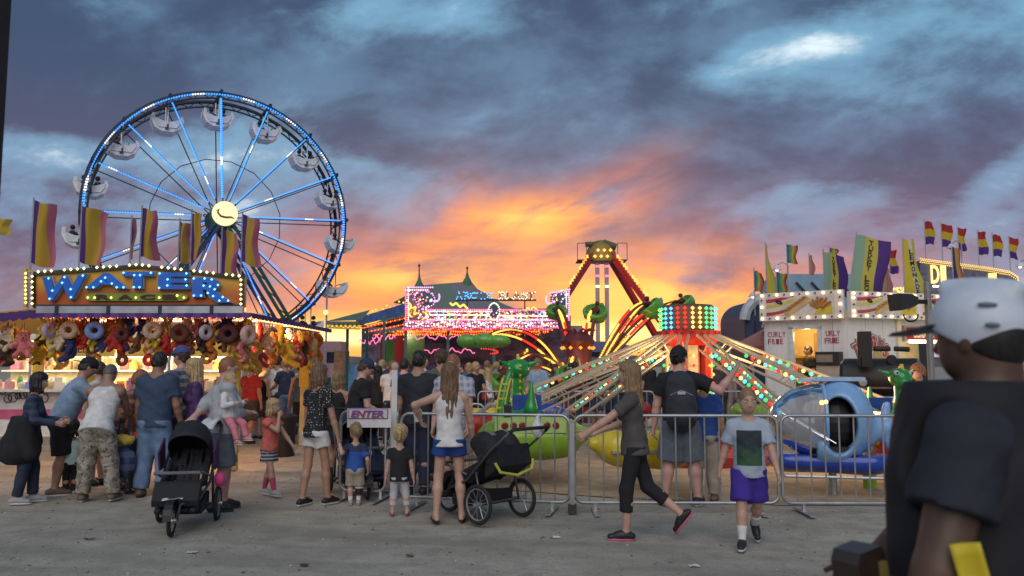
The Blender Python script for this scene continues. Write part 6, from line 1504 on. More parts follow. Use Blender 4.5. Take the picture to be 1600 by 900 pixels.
def backdrop():
    Y = 24.; a = P(1226,430,Y); b = P(1334,430,Y); zt = P(0,428,Y).z
    t = thing('blue_trailer', 'pale blue box trailer rising behind the fries trailer', 'trailer', ((a.x+b.x)/2,Y+1,0))
    mb = MB(); mb.box(((a.x+b.x)/2,Y+1.2,(zt+.6)/2),(b.x-a.x,2.4,zt-.6)); mb.build('body', mat('trailer_blue', (.22,.36,.48), .4, var=.2, vs=1), t)
    for px in (1244,1268,1312): mb = MB(); mb.beam(P(px,441,Y-.05), P(px+16,458,Y-.05), .05); mb.build('strut', DARK, t)
    for dx in (.8,2.0): mb = MB(); mb.lathe((a.x+dx,Y+.1,.35), [(.35,-.1),(.35,.1)], 14, axis='Y'); mb.build('wheel', RUBBER, t)
    Y = 26.; t = thing('arched_shelter', 'grey arched shelter with dark blue end panel beside the fries trailer', 'shelter', (P(1172,0,Y).x,Y,0))
    x0, x1 = P(1150,0,Y).x, P(1215,0,Y).x; zt = P(0,465,Y).z; zs = P(0,500,Y).z; cx = x0+.75; prof = [(x0,0),(x0,zs)] + [(cx-.75*math.cos(i/8*PI/2), zs+(zt-zs)*math.sin(i/8*PI/2)) for i in range(1,9)] + [(x1,zt),(x1,0)]
    mb = MB(); mb.prism([(x,Y,z) for x, z in prof],(0,3,0)); mb.build('end_panel', mat('shelter_navy', (.03,.05,.10), .5), t)
    mb = MB(); mb.tube([(x,Y-.05,z) for x, z in prof[1:11]], .17, 8); mb.build('arch_rim', mat('shelter_grey', (.42,.46,.52), .5), t)
    for px in (1165,1180): mb = MB(); mb.beam(P(px,500,Y-.05), P(px,540,Y-.05), .03); mb.build('panel_bar', DARK, t)
    Y = 20.5; t = thing('canopy_tent', 'dusty red peaked canopy tent left of the fries trailer', 'tent', (P(1200,0,Y).x,Y+1,0)); zt = P(0,508,Y).z; ze = P(0,541,Y).z; xa, xb = P(1160,0,Y).x, P(1250,0,Y).x; cx = (xa+xb)/2
    mb = MB(); mb.add([(xa,Y,ze),(xb,Y,ze),(xb,Y+2.2,ze),(xa,Y+2.2,ze),(cx,Y+1.1,zt)],[(0,1,4),(1,2,4),(2,3,4),(3,0,4)]); mb.build('canopy', mat('tent_red', (.40,.16,.13), .8), t, solid=.02)
    mb = MB(); mb.box((cx,Y,ze-.08),(xb-xa,.02,.16)); mb.build('valance', mat('tent_red2', (.34,.12,.10), .8), t)
    for x in (xa+.04,xb-.04):
        for y in (Y+.04,Y+2.16): mb = MB(); mb.tube([(x,y,0),(x,y,ze)], .025, 6); mb.build('leg', STEEL, t)
    # gold bulb marquee
    Y = 24.; t = thing('bulb_marquee', 'dark blue marquee edged with gold bulbs and big DI letters', 'sign', (P(1515,0,Y).x,Y,0))
    tops = [(1438,404),(1484,410),(1507,413),(1545,418),(1578,424),(1590,432),(1594,446)]
    mb = MB(); mb.prism([P(x,y+3,Y) for x, y in tops]+[P(1594,470,Y),P(1438,470,Y)],(0,.3,0)); mb.build('board', mat('marquee_blue', (.10,.11,.18), .5, var=.3), t)
    mb = MB()
    for (xa,ya),(xb,yb) in zip(tops[:-1],tops[1:]):
        n = max(2,int(math.hypot(xb-xa,yb-ya)/3.0))
        for i in range(n):
            for r_ in range(3): mb.bulb(P(xa+(xb-xa)*(i+.5*(r_ % 2))/n, ya+(yb-ya)*i/n+2.8*r_, Y-.08), .021, 0)
    for i in range(60): mb.bulb(P(1384+random.random()*56, 449+random.random()*9, Y-.2), .03, 0)
    mb.build('border_bulbs', emi('bulb_goldrow', (1.0,.62,.10), 1.5), t, kind='stuff')
    for ch, px, wd, y0, y1 in (('D',1461,13,414,443), ('I',1474,8,415,443), ('I',1551,12,427,447)):
        mb = MB(); c = P(px,(y0+y1)/2,Y-.05); letter(mb, ch, c, (y1-y0)/FPX*Y, width=wd/FPX*Y, bold=.02, ext=.02); mb.build('sign_letter', emi('letter_gold', (1.0,.70,.25), 1.3), t)
    for px, py in ((1468,447),(1572,460)): mb = MB(); mb.tube([P(px-10,py,Y-.3),P(px+9,py+1,Y-.3)], .03, 6); mb.build('strip_light', TUBE, t)
    for px in (1440,1590): q = P(px,470,Y); mb = MB(); mb.box((q.x,Y+.15,q.z/2),(.25,.25,q.z)); mb.build('post', DARK, t)
    # booth on the right edge
    Y = 17.; t = thing('game_booth', 'dim game booth at the right edge with red and gold bulb strings', 'game stand', (P(1620,0,Y).x,Y+1,0))
    mb = MB(); mb.prism([P(1570,500,Y),P(1578,484,Y),P(1700,470,Y),P(1700,500,Y)],(0,2.5,0)); mb.build('roof', mat('booth_brown', (.10,.05,.04), .6), t)
    mb = MB()
    for i in range(34): mb.bulb(P(1577+i*1.8, 490-4*abs(math.sin(i*.35)), Y-.1), .028, i % 3); mb.bulb(P(1560+i*2.4, 530+(i % 4)*3, Y+.5), .025, 0)
    mb.build('booth_bulbs', [BORG, BRED, BYEL], t, kind='stuff')
    mb = MB(); q = P(1602,560,Y); mb.box((q.x,Y,1.25),(.12,.12,2.5)); mb.build('post', YELLOW, t)
    mb = MB(); q = P(1640,600,Y); mb.box((q.x,Y+.6,.5),(1.9,.6,1.0)); mb.build('counter', mat('booth_red', (.22,.04,.04), .5), t)
    q = P(1600,462,Y-1); mb = MB(); mb.lathe(q, [(.22,-.2),(.05,.15)], 12); mb.build('lamp_shade', TUBE, t); lamp('booth_lamp', q-Vector((0,.0,.4)), 35, (1,.8,.5), .1, t)
backdrop()
# ------------------------------------------------------------ flags on the right
def rfl(px0, y0, y1, wpx, Y, m, label, group, base_y=460, **k):
    x = P(px0,y1,Y).x; zt = P(px0,y1,Y).z; zb = P(px0,y0,Y).z
    lean = k.pop('leanpx', 0); tx = P(px0+lean,y1,Y).x
    flag(label, group, (x,Y,P(0,base_y,Y).z-.3), (tx,Y,zt+.05), zb, zt, wpx/FPX*Y, m, **k)
INK = mat('flag_ink', (.02,.02,.025), .7)
MYP = flagmat('flag_mint_yellow_purple', [(.30,.46,.33),(.60,.50,.08),(.09,.035,.22)]); YWY = flagmat('flag_yellow_white', [(.62,.50,.04),(.62,.50,.05),(.62,.62,.60),(.55,.50,.05)])
RBW = flagmat('flag_rainbow', [(.03,.10,.28),(.05,.25,.28),(.20,.34,.06),(.55,.40,.04),(.45,.20,.05),(.40,.04,.10)]); RYP = flagmat('flag_red_yellow_purple', [(.42,.03,.03),(.60,.42,.03),(.08,.03,.22)], 'v')
YGR = flagmat('flag_yellow_plain', [(.60,.46,.03),(.62,.50,.05),(.50,.46,.10),(.40,.40,.10)]); PKT = flagmat('flag_tan_pink', [(.50,.36,.20),(.50,.20,.20)]); POR = flagmat('flag_purple_orange', [(.07,.03,.16),(.50,.30,.08),(.50,.14,.06)])
rfl(1196,460,382,17,19.6,YGR,'tall plain yellow feather flag at the left end of the trailer','feather flags over the fries trailer',taper=.85,wave=.04)
rfl(1286,456,392,34,20.2,MYP,'smaller mint, yellow and purple turkey legs flag, partly furled','feather flags over the fries trailer',drop=.25,wave=.10,letters=('TURKEY LEGS',.50,.10,.98,.085,INK))
rfl(1320,460,366,52,19.2,MYP,'largest mint, yellow and purple flag with turkey legs lettering','feather flags over the fries trailer',leanpx=18,drop=.24,wave=.10,letters=('TURKEY LEGS',.48,.05,.97,.125,INK))
rfl(1410,460,374,34,19.0,YWY,'yellow flag with a white lemonade strip beside the floodlight','feather flags over the fries trailer',taper=.55,wave=.03,letters=('LEMONADE',.62,.16,1.0,.115,INK))
rfl(1376,456,416,16,20.4,PKT,'limp tan and pink flag behind the largest turkey legs flag','feather flags over the fries trailer',drop=.3)
rfl(1178,454,422,13,22,RBW,'small furled rainbow flag at far left over the grey arch','rainbow flags',drop=.35,base_y=475)
rfl(1229,412,383,16,22,RBW,'small square rainbow flag flying free on a tall pole','rainbow flags',wave=.03,base_y=450)
rfl(1213,460,425,18,22,RBW,'low rainbow flag tucked behind the yellow feather flag','rainbow flags',drop=.2,base_y=475)
rfl(1264,430,398,7,22,PKT,'narrow furled tan flag between rainbow and turkey legs flags','feather flags over the fries trailer',drop=.2)
rfl(1296,400,388,12,22.5,RBW,'tiny rainbow flag peeking over the smaller turkey legs flag','rainbow flags',base_y=450)
rfl(1487,436,386,20,22,POR,'purple and orange feather flag against the gold marquee','feather flags over the fries trailer',taper=.5,drop=.1)
for i, (px, y0, y1, wp, wd) in enumerate(((1389,427,390,13,'nearest the lemonade flag'),(1444,381,345,14,'first from the left above the marquee'),(1470,386,350,16,'second from the left above the marquee'),(1496,391,356,13,'third from the left above the marquee'),(1527,397,361,15,'fourth from the left above the marquee'),(1550,400,366,14,'fifth from the left above the marquee'),(1576,404,371,13,'last on the right above the marquee'))):
    rfl(px,y0,y1,wp,24.6,RYP,'red, yellow and purple pole flag, %s' % wd,'red yellow purple pole flags',base_y=455,wave=.05,drop=.12)
flag('plain yellow flag cut off by the left edge of the photo', None, (P(-6,0,14.5).x,14.5,WZ+.1), (P(-6,330,14.5).x,14.5,P(0,336,14.5).z), P(0,362,14.5).z, P(0,338,14.5).z, .26, flagmat('flag_all_yellow', [(.58,.40,.05),(.58,.42,.06)]), drop=.3)
for px, py, Y in ((1148+28,462,23),(1440+46,386,24),(1214,420,22),(1594,415,24)):
    t = thing('area_lamp', 'small shaded lamp on a thin arm %s' % {1176:'above the grey arch',1486:'above the gold marquee',1214:'beside the rainbow flag',1594:'above the marquee right end'}[px], 'lamp', (P(px,0,Y).x,Y,0)); c = P(px,py,Y)
    mb = MB(); mb.tube([(c.x+.3,Y,P(0,475,Y).z),(c.x+.3,Y,c.z+.1),(c.x+.15,Y,c.z+.18),(c.x,Y,c.z+.08)], .018, 5); mb.build('arm', STEEL, t)
    mb = MB(); mb.lathe((c.x,Y,c.z), [(.13,-.03),(.05,.08),(.02,.1)], 12); mb.build('shade', WHITE, t)
    mb = MB(); mb.ball((c.x,Y,c.z-.03), .05, 8, 6); mb.build('bulb', BWHT if px != 1486 else STEEL, t)
# ------------------------------------------------------------ parked trailers behind, dark post on the left
for i, (px, Y, L, H, c, lab) in enumerate(((398,58,5.5,2.5,(.50,.49,.48),'white box trailer parked far behind the game stand'),(432,62,5.0,2.9,(.55,.53,.50),'cream camper trailer parked beyond the ferris wheel base'),(506,52,2.6,2.6,(.48,.30,.32),'pinkish trailer wall right of the ferris wheel'),(470,66,6.0,2.4,(.42,.42,.44),'grey horse trailer far behind the ferris wheel'))):
    q = P(px,560,Y); t = thing('parked_trailer', lab, 'trailer', (q.x,Y,0))
    mb = MB(); mb.box((q.x,Y,.55+H/2),(L,2.3,H)); mb.build('body', mat('trailer_paint%d' % i, c, .5), t)
    for dx in (-L*.25,L*.25): mb = MB(); mb.box((q.x+dx,Y-1.17,.55+H*.62),(L*.2,.03,H*.25)); mb.build('window', mat('dark_glass', (.03,.04,.05), .15), t)
    for dx in (-.5,.5): mb = MB(); mb.lathe((q.x+dx,Y-1.0,.36), [(.36,-.12),(.36,.12)], 14, axis='Y'); mb.build('wheel', RUBBER, t)
t = thing('dark_post', 'dark post cut by the upper left edge of the photo', 'post', (-2.66,4.0,0))
mb = MB(); mb.box((-2.66,4.0,2.6),(.20,.20,5.2)); mb.build('shaft', mat('post_black', (.012,.010,.010), .7), t)
mb = MB(); mb.box((-2.66,4.0,.02),(.36,.36,.04)); mb.build('base_plate', DARK, t)
# ------------------------------------------------------------ crowd barriers
def barrier(a, b, label, H=1.08, group='steel crowd barriers', nb=None, legs=True):
    a = Vector((a[0],a[1],0)); b = Vector((b[0],b[1],0)); d = (b-a); L = d.length; d.normalize(); n = Vector((-d.y,d.x,0)); up = Vector((0,0,1))
    t = thing('crowd_barrier', label, 'barrier', (a+b)/2, 0, group); r = .10; z0 = .11; pl = []
    for (cx, cz, s0) in ((r,z0+r,PI),(L-r,z0+r,1.5*PI),(L-r,H-r,0),(r,H-r,.5*PI)):
        for i in range(6): q = s0+PI/2*i/5; pl.append(a + d*(cx+r*math.cos(q)) + up*(cz+r*math.sin(q)))
    mb = MB(); mb.tube(pl, .019, 8, closed=True); mb.build('frame', STEEL, t, smooth=True)
    nb = nb or max(3, int(L/.155)); bar = None
    for i in range(1, nb):
        p = a + d*(L*i/nb)
        if bar is None: mb = MB(); mb.tube([(0,0,z0),(0,0,H)], .0095, 6); bar = mb.build('bar', STEEL, t, local=True)
        o = bar if i == 1 else bar.copy()
        if i > 1: COL.objects.link(o); o.parent = t
        o.location = p - (a+b)/2
    for s_ in (.10, .90) if legs else ():
        p = a + d*L*s_; mb = MB(); mb.beam(p-n*.30+up*.015, p+n*.30+up*.015, .06, .012); mb.beam(p+up*.015, p+up*z0, .03); mb.build('foot', STEEL, t)
    return t
FY = 9.56
gx = lambda px, Y: P(px,600,Y).x
barrier((gx(628,10.0),10.0),(gx(889,FY),FY),'steel crowd barrier just behind the black double stroller')
barrier((gx(897,FY),FY),(gx(1212,FY-.05),FY-.05),'steel crowd barrier behind the woman walking left')
barrier((gx(1218,FY-.05),FY-.05),(gx(1535,9.5),9.5),'steel crowd barrier in front of the helicopter car')
t = thing('barrier_foot', 'square dark block foot standing where two barriers meet', 'barrier foot', (gx(893,9.5),9.5,0)); mb = MB(); mb.box((gx(893,9.5),9.5,.05),(.09,.09,.10)); mb.build('block', mat('block_dark', (.05,.045,.04), .8), t); mb = MB(); mb.beam((gx(893,9.5),9.5,.10),(gx(893,9.5),9.5,1.0),.05); mb.build('stake', STEEL, t)
barrier((gx(534,10.5),10.5),(gx(604,10.4),10.4),'narrow steel gate barrier carrying the enter sign')
barrier((gx(622,10.8),10.8),(gx(668,13.6),13.6),'steel barrier receding from the entrance along the queue')
barrier((gx(700,12.4),12.4),(gx(757,12.4),12.4),'short steel barrier behind the plaid shirt man')
barrier((gx(672,13.8),13.8),(gx(700,13.2),13.2),'short angled steel barrier at the back of the queue')
for i in range(4): barrier((-.75+i*2.0,18.6),(1.15+i*2.0,18.6),'steel barrier behind the kiddie ride, %s' % ('leftmost of the far row','second from the left in the far row','third from the left in the far row','rightmost of the far row')[i], nb=12)
for i in range(3): barrier((8.6-i*.1,13.0+i*2.0),(8.5-i*.1,14.9+i*2.0),'steel barrier along the right side of the kiddie ride, %s' % ('nearest','middle','farthest'), nb=11) if False else barrier((6.5+i*.2,13.6+i*2.0),(6.6+i*.2,15.5+i*2.0),'steel barrier along the right side of the kiddie ride, %s one' % ('nearest','middle','farthest')[i], nb=11)
t = thing('enter_sign', 'white enter sign with orange-edged purple letters on the gate', 'sign', (gx(577,10.36),10.36,0)); a, b = P(543,638,10.36), P(611,668,10.36)
mb = MB(); mb.box(((a.x+b.x)/2,10.36,(a.z+b.z)/2),(b.x-a.x,.02,a.z-b.z)); bd = mb.build('board', mat('sign_white', (.62,.60,.60), .5), t)
c = P(575,646.5,10.33); mb = MB(); mb.box((c.x,10.345,c.z),(.49,.006,.125)); mb.build('border', mat('sign_purple', (.16,.10,.36), .5), bd); mb = MB(); mb.box((c.x,10.338,c.z),(.47,.006,.105)); mb.build('field', mat('sign_field', (.60,.52,.50), .5), bd)
mb = MB(); letter(mb, 'ENTER', (c.x+.006,10.328,c.z-.003), .085, width=.40, bold=.06, ext=.003, shear=.25); mb.build('letter_edge', mat('sign_orange2', (.55,.20,.02), .5), bd)
mb = MB(); letter(mb, 'ENTER', (c.x,10.320,c.z), .082, width=.395, bold=.02, ext=.003, shear=.25); mb.build('lettering', mat('sign_purple2', (.14,.05,.36), .5), bd)
t = thing('white_post', 'slim white post standing beside the enter sign', 'post', (gx(617,10.6),10.6,0)); q = P(617,578,10.6); mb = MB(); mb.box((q.x,10.6,q.z/2),(.07,.05,q.z)); mb.build('shaft', WHITE, t); mb = MB(); mb.ball((q.x,10.6,q.z+.04),(.05,.04,.06),8,6); mb.build('knob', mat('knob_tan', (.45,.35,.28), .6), t)
t = thing('waste_bin', 'dark round waste bin in front of the far crowd', 'bin', (gx(448,15.5),15.5,0)); mb = MB(); mb.lathe((gx(448,15.5),15.5,0), [(.17,0),(.20,.66),(.21,.70),(.19,.70)], 16); mb.build('drum', BLACK, t, smooth='auto'); mb = MB(); mb.lathe((gx(448,15.5),15.5,.70), [(.21,0),(.21,.03),(.1,.07)], 16); mb.build('lid', DARK, t)
# ------------------------------------------------------------ strollers
def wheel(t, M, c, r, name='wheel'):
    e = bpy.data.objects.new(name, None); COL.objects.link(e); e.parent = t; e.location = (M @ Vector(c)) - world_loc(t)
    mb = MB(M); mb.torus(c, r-.022, .022, 'X', 24, 7); mb.build('tyre', RUBBER, e, smooth=True)
    mb = MB(M); mb.torus(c, r-.050, .010, 'X', 24, 5); mb.tube([Vector(c)-Vector((.05,0,0)), Vector(c)+Vector((.05,0,0))], .022, 8); mb.build('rim', STEEL, e)
    mb = MB(M)
    for i in range(12): a = 2*PI*i/12; mb.tube([Vector(c)+Vector((.02*(-1)**i,0,0)), Vector(c)+Vector((0,math.cos(a)*(r-.05),math.sin(a)*(r-.05)))], .003, 3)
    mb.build('spokes', STEEL, e)
def stroller(label, loc, rz, W, fab, acc, n=1, canopy=True, lean=0, fr=.15, rr=.20, hood=1.0, s=1.0):
    t = thing('stroller', label, 'stroller', (loc[0],loc[1],0)); M = Matrix.Translation((loc[0],loc[1],0)) @ Matrix.Rotation(rz,4,'Z') @ Matrix.Scale(s,4)
    hw = W/2; wheel(t, M, (hw+.05,-.28,rr), rr); wheel(t, M, (-hw-.05,-.28,rr), rr); wheel(t, M, (0,.58,fr), fr)
    mb = MB(M)
    for sx in (-1,1):
        mb.tube([(sx*hw,-.72,1.02),(sx*hw,-.42,.80),(sx*hw,-.06,.46),(sx*hw*.85,.30,.33),(sx*.06,.50,.30),(sx*.05,.58,fr)], .015, 8)
        mb.tube([(sx*hw,-.28,rr),(sx*hw,-.20,.56)], .014, 8)
        mb.tube([(sx*hw,-.28,rr),(sx*hw*.5,.36,.30)], .014, 8)
    mb.tube([(-hw-.05,-.28,rr),(hw+.05,-.28,rr)], .013, 8); mb.build('frame', mat('stroller_frame', (.10,.10,.11), .4, .6), t, smooth=True)
    mb = MB(M); mb.tube([(-hw,-.70,1.01),(-hw*.9,-.76,1.05),(hw*.9,-.76,1.05),(hw,-.70,1.01)], .020, 8); mb.build('handlebar', RUBBER, t, smooth=True)
    for k in range(n):
        x0 = -hw+.03+(W-.06)*k/n; x1 = -hw+.03+(W-.06)*(k+1)/n-.02; F = Field((x0-.04,-.75,.15),(x1+.04,.60,1.2),.02)
        m_ = (x0+x1)/2; hwk = (x1-x0)/2
        for (a, b) in (((-.34,.78),(-.06,.44)),((-.06,.44),(.22,.47)),((.22,.47),(.36,.24)),((.36,.24),(.50,.24))):
            F.cone((x0+.03,a[0],a[1]),(x0+.03,b[0],b[1]),.03,.03,.01); F.cone((x1-.03,a[0],a[1]),(x1-.03,b[0],b[1]),.03,.03,.01)
            for q in range(1,8): x = x0+(x1-x0)*q/8; F.cone((x,a[0],a[1]),(x,b[0],b[1]),.022,.022,.015)
        for x in (x0+.01,x1-.01):
            for q in range(5): F.cone((x,-.30+.08*q,.72-.05*q),(x,-.02+.06*q,.50),.022,.022,.02)
        F.ripple(.004,30,30,26); vs, fs = F.mesh(); mb = MB(M); mb.add([tuple(v) for v in vs],[tuple(int(i) for i in f) for f in fs]); mb.build('seat_fabric', fab, t, smooth=True)
        if canopy:
            rad = .34*hood; mb = MB(M)
            def hoodf(u, v, m_=m_, hwk=hwk): a = R(-38+150*u); th = PI*v; return (m_-hwk*1.02*math.cos(th)*(.95+.05*math.sin(PI*u)), -.22-rad*math.cos(a)*(.25+.75*math.sin(th))*1.0+.0, .76+rad*math.sin(a)*(.30+.70*math.sin(th)))
            def hoodg(u, v, m_=m_, hwk=hwk):
                a = R(205-165*u); th = PI*v; sn = math.sin(th)**.55
                return (m_-hwk*1.03*math.cos(th), -.20+rad*1.05*math.cos(a)*sn, .72+rad*1.12*math.sin(a)*sn)
            mb.grid(hoodg, 18, 14); cn = mb.build('canopy', fab, t, smooth=True, solid=.012)
            for u in (.02,.5,.98): mb = MB(M); mb.tube([hoodg(u, v/14) for v in range(15)], .008, 5); mb.build('canopy_rib', acc, cn)
            mb = MB(M); mb.grid(lambda a, b: Vector(hoodg(.50+.18*a,.40+.2*b))+Vector((0,0,.012)), 4, 4); mb.build('canopy_window', mat('mesh_grey', (.16,.15,.16), .7), cn)
    mb = MB(M); mb.prism([(-hw+.03,-.22,.34),(-hw+.03,.22,.28),(-hw+.03,.22,.16),(-hw+.03,-.2,.18)],(W-.06,0,0)); mb.build('basket', fab, t)
    mb = MB(M); mb.prism([(-hw*.9,.30,.46),(-hw*.9,.34,.52),(-hw*.9,.48,.34),(-hw*.9,.46,.28)],(W*.9,0,0)); mb.build('foot_guard', fab, t)
    mb = MB(M); mb.tube([(-hw*.95,.30,.60),(-hw*.9,.40,.61),(hw*.9,.40,.61),(hw*.95,.30,.60)], .018, 7); mb.tube([(-hw*.95,.30,.60),(-hw,-.05,.52)], .012, 6); mb.tube([(hw*.95,.30,.60),(hw,-.05,.52)], .012, 6); mb.build('snack_bar', mat('bar_grey', (.14,.14,.15), .5), t)
    mb = MB(M); mb.lathe((0,.62,fr+.03), [(fr+.02,-.04),(fr+.02,.04)], 10, axis='X', arc=PI, cap=False); mb.build('mudguard', BLACK, t, solid=.006)
    return t, M
BLKF = mat('stroller_black', (.012,.012,.016), .75, var=.3, vs=12, bump=.3); NAVF = mat('stroller_navy', (.012,.018,.045), .75, var=.3); PURF = mat('stroller_purple', (.06,.012,.08), .75)
s1, M1 = stroller('black three-wheel jogging stroller facing the camera at left', (P(316,0,8.75).x,8.75), R(190), .50, BLKF, PURF, fr=.16, rr=.19, s=.96)
for sx in (-1,1): mb = MB(M1); mb.prism([(sx*.275,-.34,.60),(sx*.275,-.10,.58),(sx*.275,-.02,.78),(sx*.275,-.28,.92)],(.02*sx,0,0)); mb.build('side_panel', PURF, s1)
t = thing('pink_pouch', 'bright pink pouch hanging from the black stroller', 'bag', tuple(M1 @ Vector((-.30,-.20,.46)))); mb = MB(); mb.ball(M1 @ Vector((-.33,-.20,.46)),(.06,.05,.08),10,7); mb.build('pouch', mat('hot_pink', (.60,.06,.22), .7), t, smooth=True)
t = thing('paper_scrap', 'crumpled white paper lying on the stroller footrest', 'paper', tuple(M1 @ Vector((.02,.42,.30)))); mb = MB(); random.seed(2); mb.grid(lambda u, v: M1 @ Vector((-.08+.2*u,.34+.16*v,.375+.03*random.random()-.03*v)), 5, 4); mb.build('sheet', WHITE, t, solid=.003)
t = thing('white_towel', 'white cloth folded over the black stroller handle', 'towel', tuple(M1 @ Vector((-.12,-.70,1.02)))); mb = MB(); mb.grid(lambda u, v: M1 @ Vector((-.24+.16*u+.04*v,-.72+.34*v-.12*math.sin(PI*v)*.2,1.085-.10*v*v+.015*math.sin(u*9))), 8, 8); mb.build('cloth', WHITE, t, solid=.02, smooth=True)
s2, M2 = stroller('black double jogging stroller with yellow strap beside the white tank top woman', (P(757,0,9.22).x,9.22), R(46), .60, BLKF, BLKF, n=2, fr=.20, rr=.22, hood=.72, s=.95)
mb = MB(M2); mb.tube([(-.30,-.50,.68),(-.25,-.53,.58),(0,-.55,.53),(.25,-.53,.58),(.30,-.50,.68)], .016, 6); mb.build('yellow_strap', mat('strap_yellow', (.50,.50,.06), .7), s2)
mb = MB(M2); mb.prism([(-.26,-.47,.86),(-.26,-.52,.64),(-.26,-.30,.50),(-.26,-.30,.76)],(.52,0,0)); mb.build('rear_pocket', BLKF, s2)
t = thing('white_bag', 'small white plastic bag on the double stroller handle', 'bag', tuple(M2 @ Vector((.2,-.66,1.05)))); F = Field((-.12,-.12,-.16),(.12,.12,.16),.016); F.ell((0,0,-.03),(.065,.05,.085),k=0); F.cone((0,0,.02),(.01,0,.11),.045,.02,.02); F.ripple(.008,50,40,45); soft('bag', F, WHITE, t)
s3, M3 = stroller('navy stroller waiting behind the enter gate', (P(574,0,11.0).x,11.0), R(200), .56, NAVF, STEEL, fr=.14, rr=.16)
# ------------------------------------------------------------ the people, front to back
HB = hairmat('brown', (.055,.032,.02)); HBK = hairmat('black', (.012,.010,.010)); HBL = hairmat('blond', (.42,.29,.14)); HDB = hairmat('dark_blond', (.22,.14,.07)); HLB = hairmat('light_brown', (.15,.085,.045)); HRD = hairmat('auburn', (.26,.10,.04)); HGR = hairmat('greying', (.10,.09,.085))
C_WHITE = cloth('white', (.62,.61,.60)); C_GREY = cloth('grey', (.36,.37,.40)); C_LGREY = cloth('light_grey', (.44,.45,.48)); C_BLACK = cloth('black', (.012,.012,.015)); C_CHAR = cloth('charcoal', (.055,.052,.052)); C_NAVY = cloth('navy', (.022,.040,.085)); C_SLATE = cloth('slate_blue', (.035,.062,.115))
C_LBLUE = cloth('light_blue', (.24,.33,.46)); C_JEAN = cloth('denim', (.14,.22,.36)); C_DJEAN = cloth('dark_denim', (.022,.030,.060)); C_RED = cloth('red', (.36,.030,.040)); C_CORAL = cloth('coral', (.72,.16,.13)); C_MINT = cloth('mint', (.42,.60,.55)); C_BLUE = cloth('royal_blue', (.020,.065,.32)); C_PURP = cloth('purple', (.045,.022,.26)); C_KHAKI = cloth('khaki', (.33,.28,.22)); C_PINK = cloth('pink', (.62,.20,.26)); C_OLIVE = cloth('olive', (.10,.10,.06)); C_MAROON = cloth('maroon', (.12,.02,.03)); C_TEAL = cloth('teal', (.03,.14,.16)); C_BROWN = cloth('brown', (.13,.07,.045)); C_TAN = cloth('tan', (.36,.26,.17)); C_DSHORT = cloth('dark_grey', (.055,.055,.06)); C_GSHORT = cloth('grey_blue', (.12,.14,.17)); C_YEL = cloth('mustard', (.50,.36,.06))
S_BLK = mat('shoe_black', (.015,.015,.017), .5); S_GRY = mat('shoe_grey', (.30,.32,.33), .6); S_BRN = mat('shoe_brown', (.14,.09,.06), .6); S_WHT = mat('shoe_white', (.58,.58,.57), .5); S_PNK = mat('sandal_red', (.36,.10,.10), .6); SOLE = mat('sole_white', (.55,.54,.52), .6); SOLED = mat('sole_dark', (.04,.04,.04), .7); SOLEP = mat('sole_pink', (.50,.10,.20), .6)
def HT(top, Y): return CAMH + (572-top)*Y/FPX
def at(px, Y): return (P(px, 600, Y).x, Y)
def w2l(loc, yaw, H, w, z0=0):
    d = Vector((w[0]-loc[0], w[1]-loc[1], w[2]-z0)); q = Matrix.Rotation(-R(yaw),3,'Z') @ d; return tuple(q/H)
def gy(py): return G(800, py).y
# 1 far left: woman in navy plaid, dark jacket over her arm
Y = gy(786); L = at(46,Y)
person('woman in dark navy plaid shirt and jeans at far left, facing the stand', L, -72, 1.56, 'woman', 'fair', lean=9, hp=8, top=('long', plaid('navy', (.015,.020,.045),(.03,.05,.10),(.05,.07,.14), 70)), bottom=('pants', C_DJEAN), shoes=('shoe', S_GRY, SOLE), hair=('bob', HBK), lh=(-.08,.22,.62), rh=(.10,.21,.61), feet=((-.05,.05,0,0),(.05,-.04,0,0)), bw=1.08)
t = thing('jacket', 'black jacket draped round the plaid shirt woman', 'jacket', (L[0],L[1],.0), R(-72)); F = Field((-.42,-.40,.45),(.42,.42,1.15),.018)
F.cone((0,-.02,.98),(0,-.05,.66),.20,.26,0,flat=((0,1,0),1.25)); F.cone((0,-.16,.72),(0,-.22,.56),.13,.08,.06); F.cone((.20,.0,.95),(.24,.10,.60),.10,.09,.05); F.cone((-.2,.0,.95),(-.22,.06,.70),.09,.08,.05); F.ripple(.012,17,16,11); F.cut((0,0,1.04),(0,0,1)); soft('cloth', F, C_BLACK, t)
# 2 light blue tee, backwards cap
Y = gy(772); L = at(104,Y)
person('man in light blue tee and backwards dark cap, leaning over the little girl', L, -58, 1.80, 'man', 'tan', lean=24, hp=14, top=('tee', C_LBLUE), bottom=('shorts', C_BLACK, 1.0, 1.5), shoes=('shoe', S_BRN, SOLE), hair=('short', HBK), hat=('backcap', C_BLACK), lh=(-.06,.34,.555), rh=(.10,.33,.55), hip=(0,-.03,0), feet=((-.06,.05,0,0),(.07,-.05,0,0)), bw=1.08)
# 3 white tee behind
person('man in white tee with dark hair, facing left between two customers', at(158,11.7), 78, HT(566,11.7), 'man', 'fair', top=('tee', C_WHITE), bottom=('shorts', C_DSHORT), shoes=('shoe', S_BLK, SOLED), hair=('short', HB))
# 4 toddler in mint
Y = gy(772); person('small girl in mint top and black leggings among the customers', at(117,Y-.05), 28, .95, 'tot', 'tan', top=('tank', C_MINT, .40), bottom=('leggings', C_BLACK, 1.95), shoes=('shoe', S_GRY, SOLE), hair=('bob', HBK), lh=(-.17,-.02,.40), rh=(.10,-.10,.47), hy=-20)
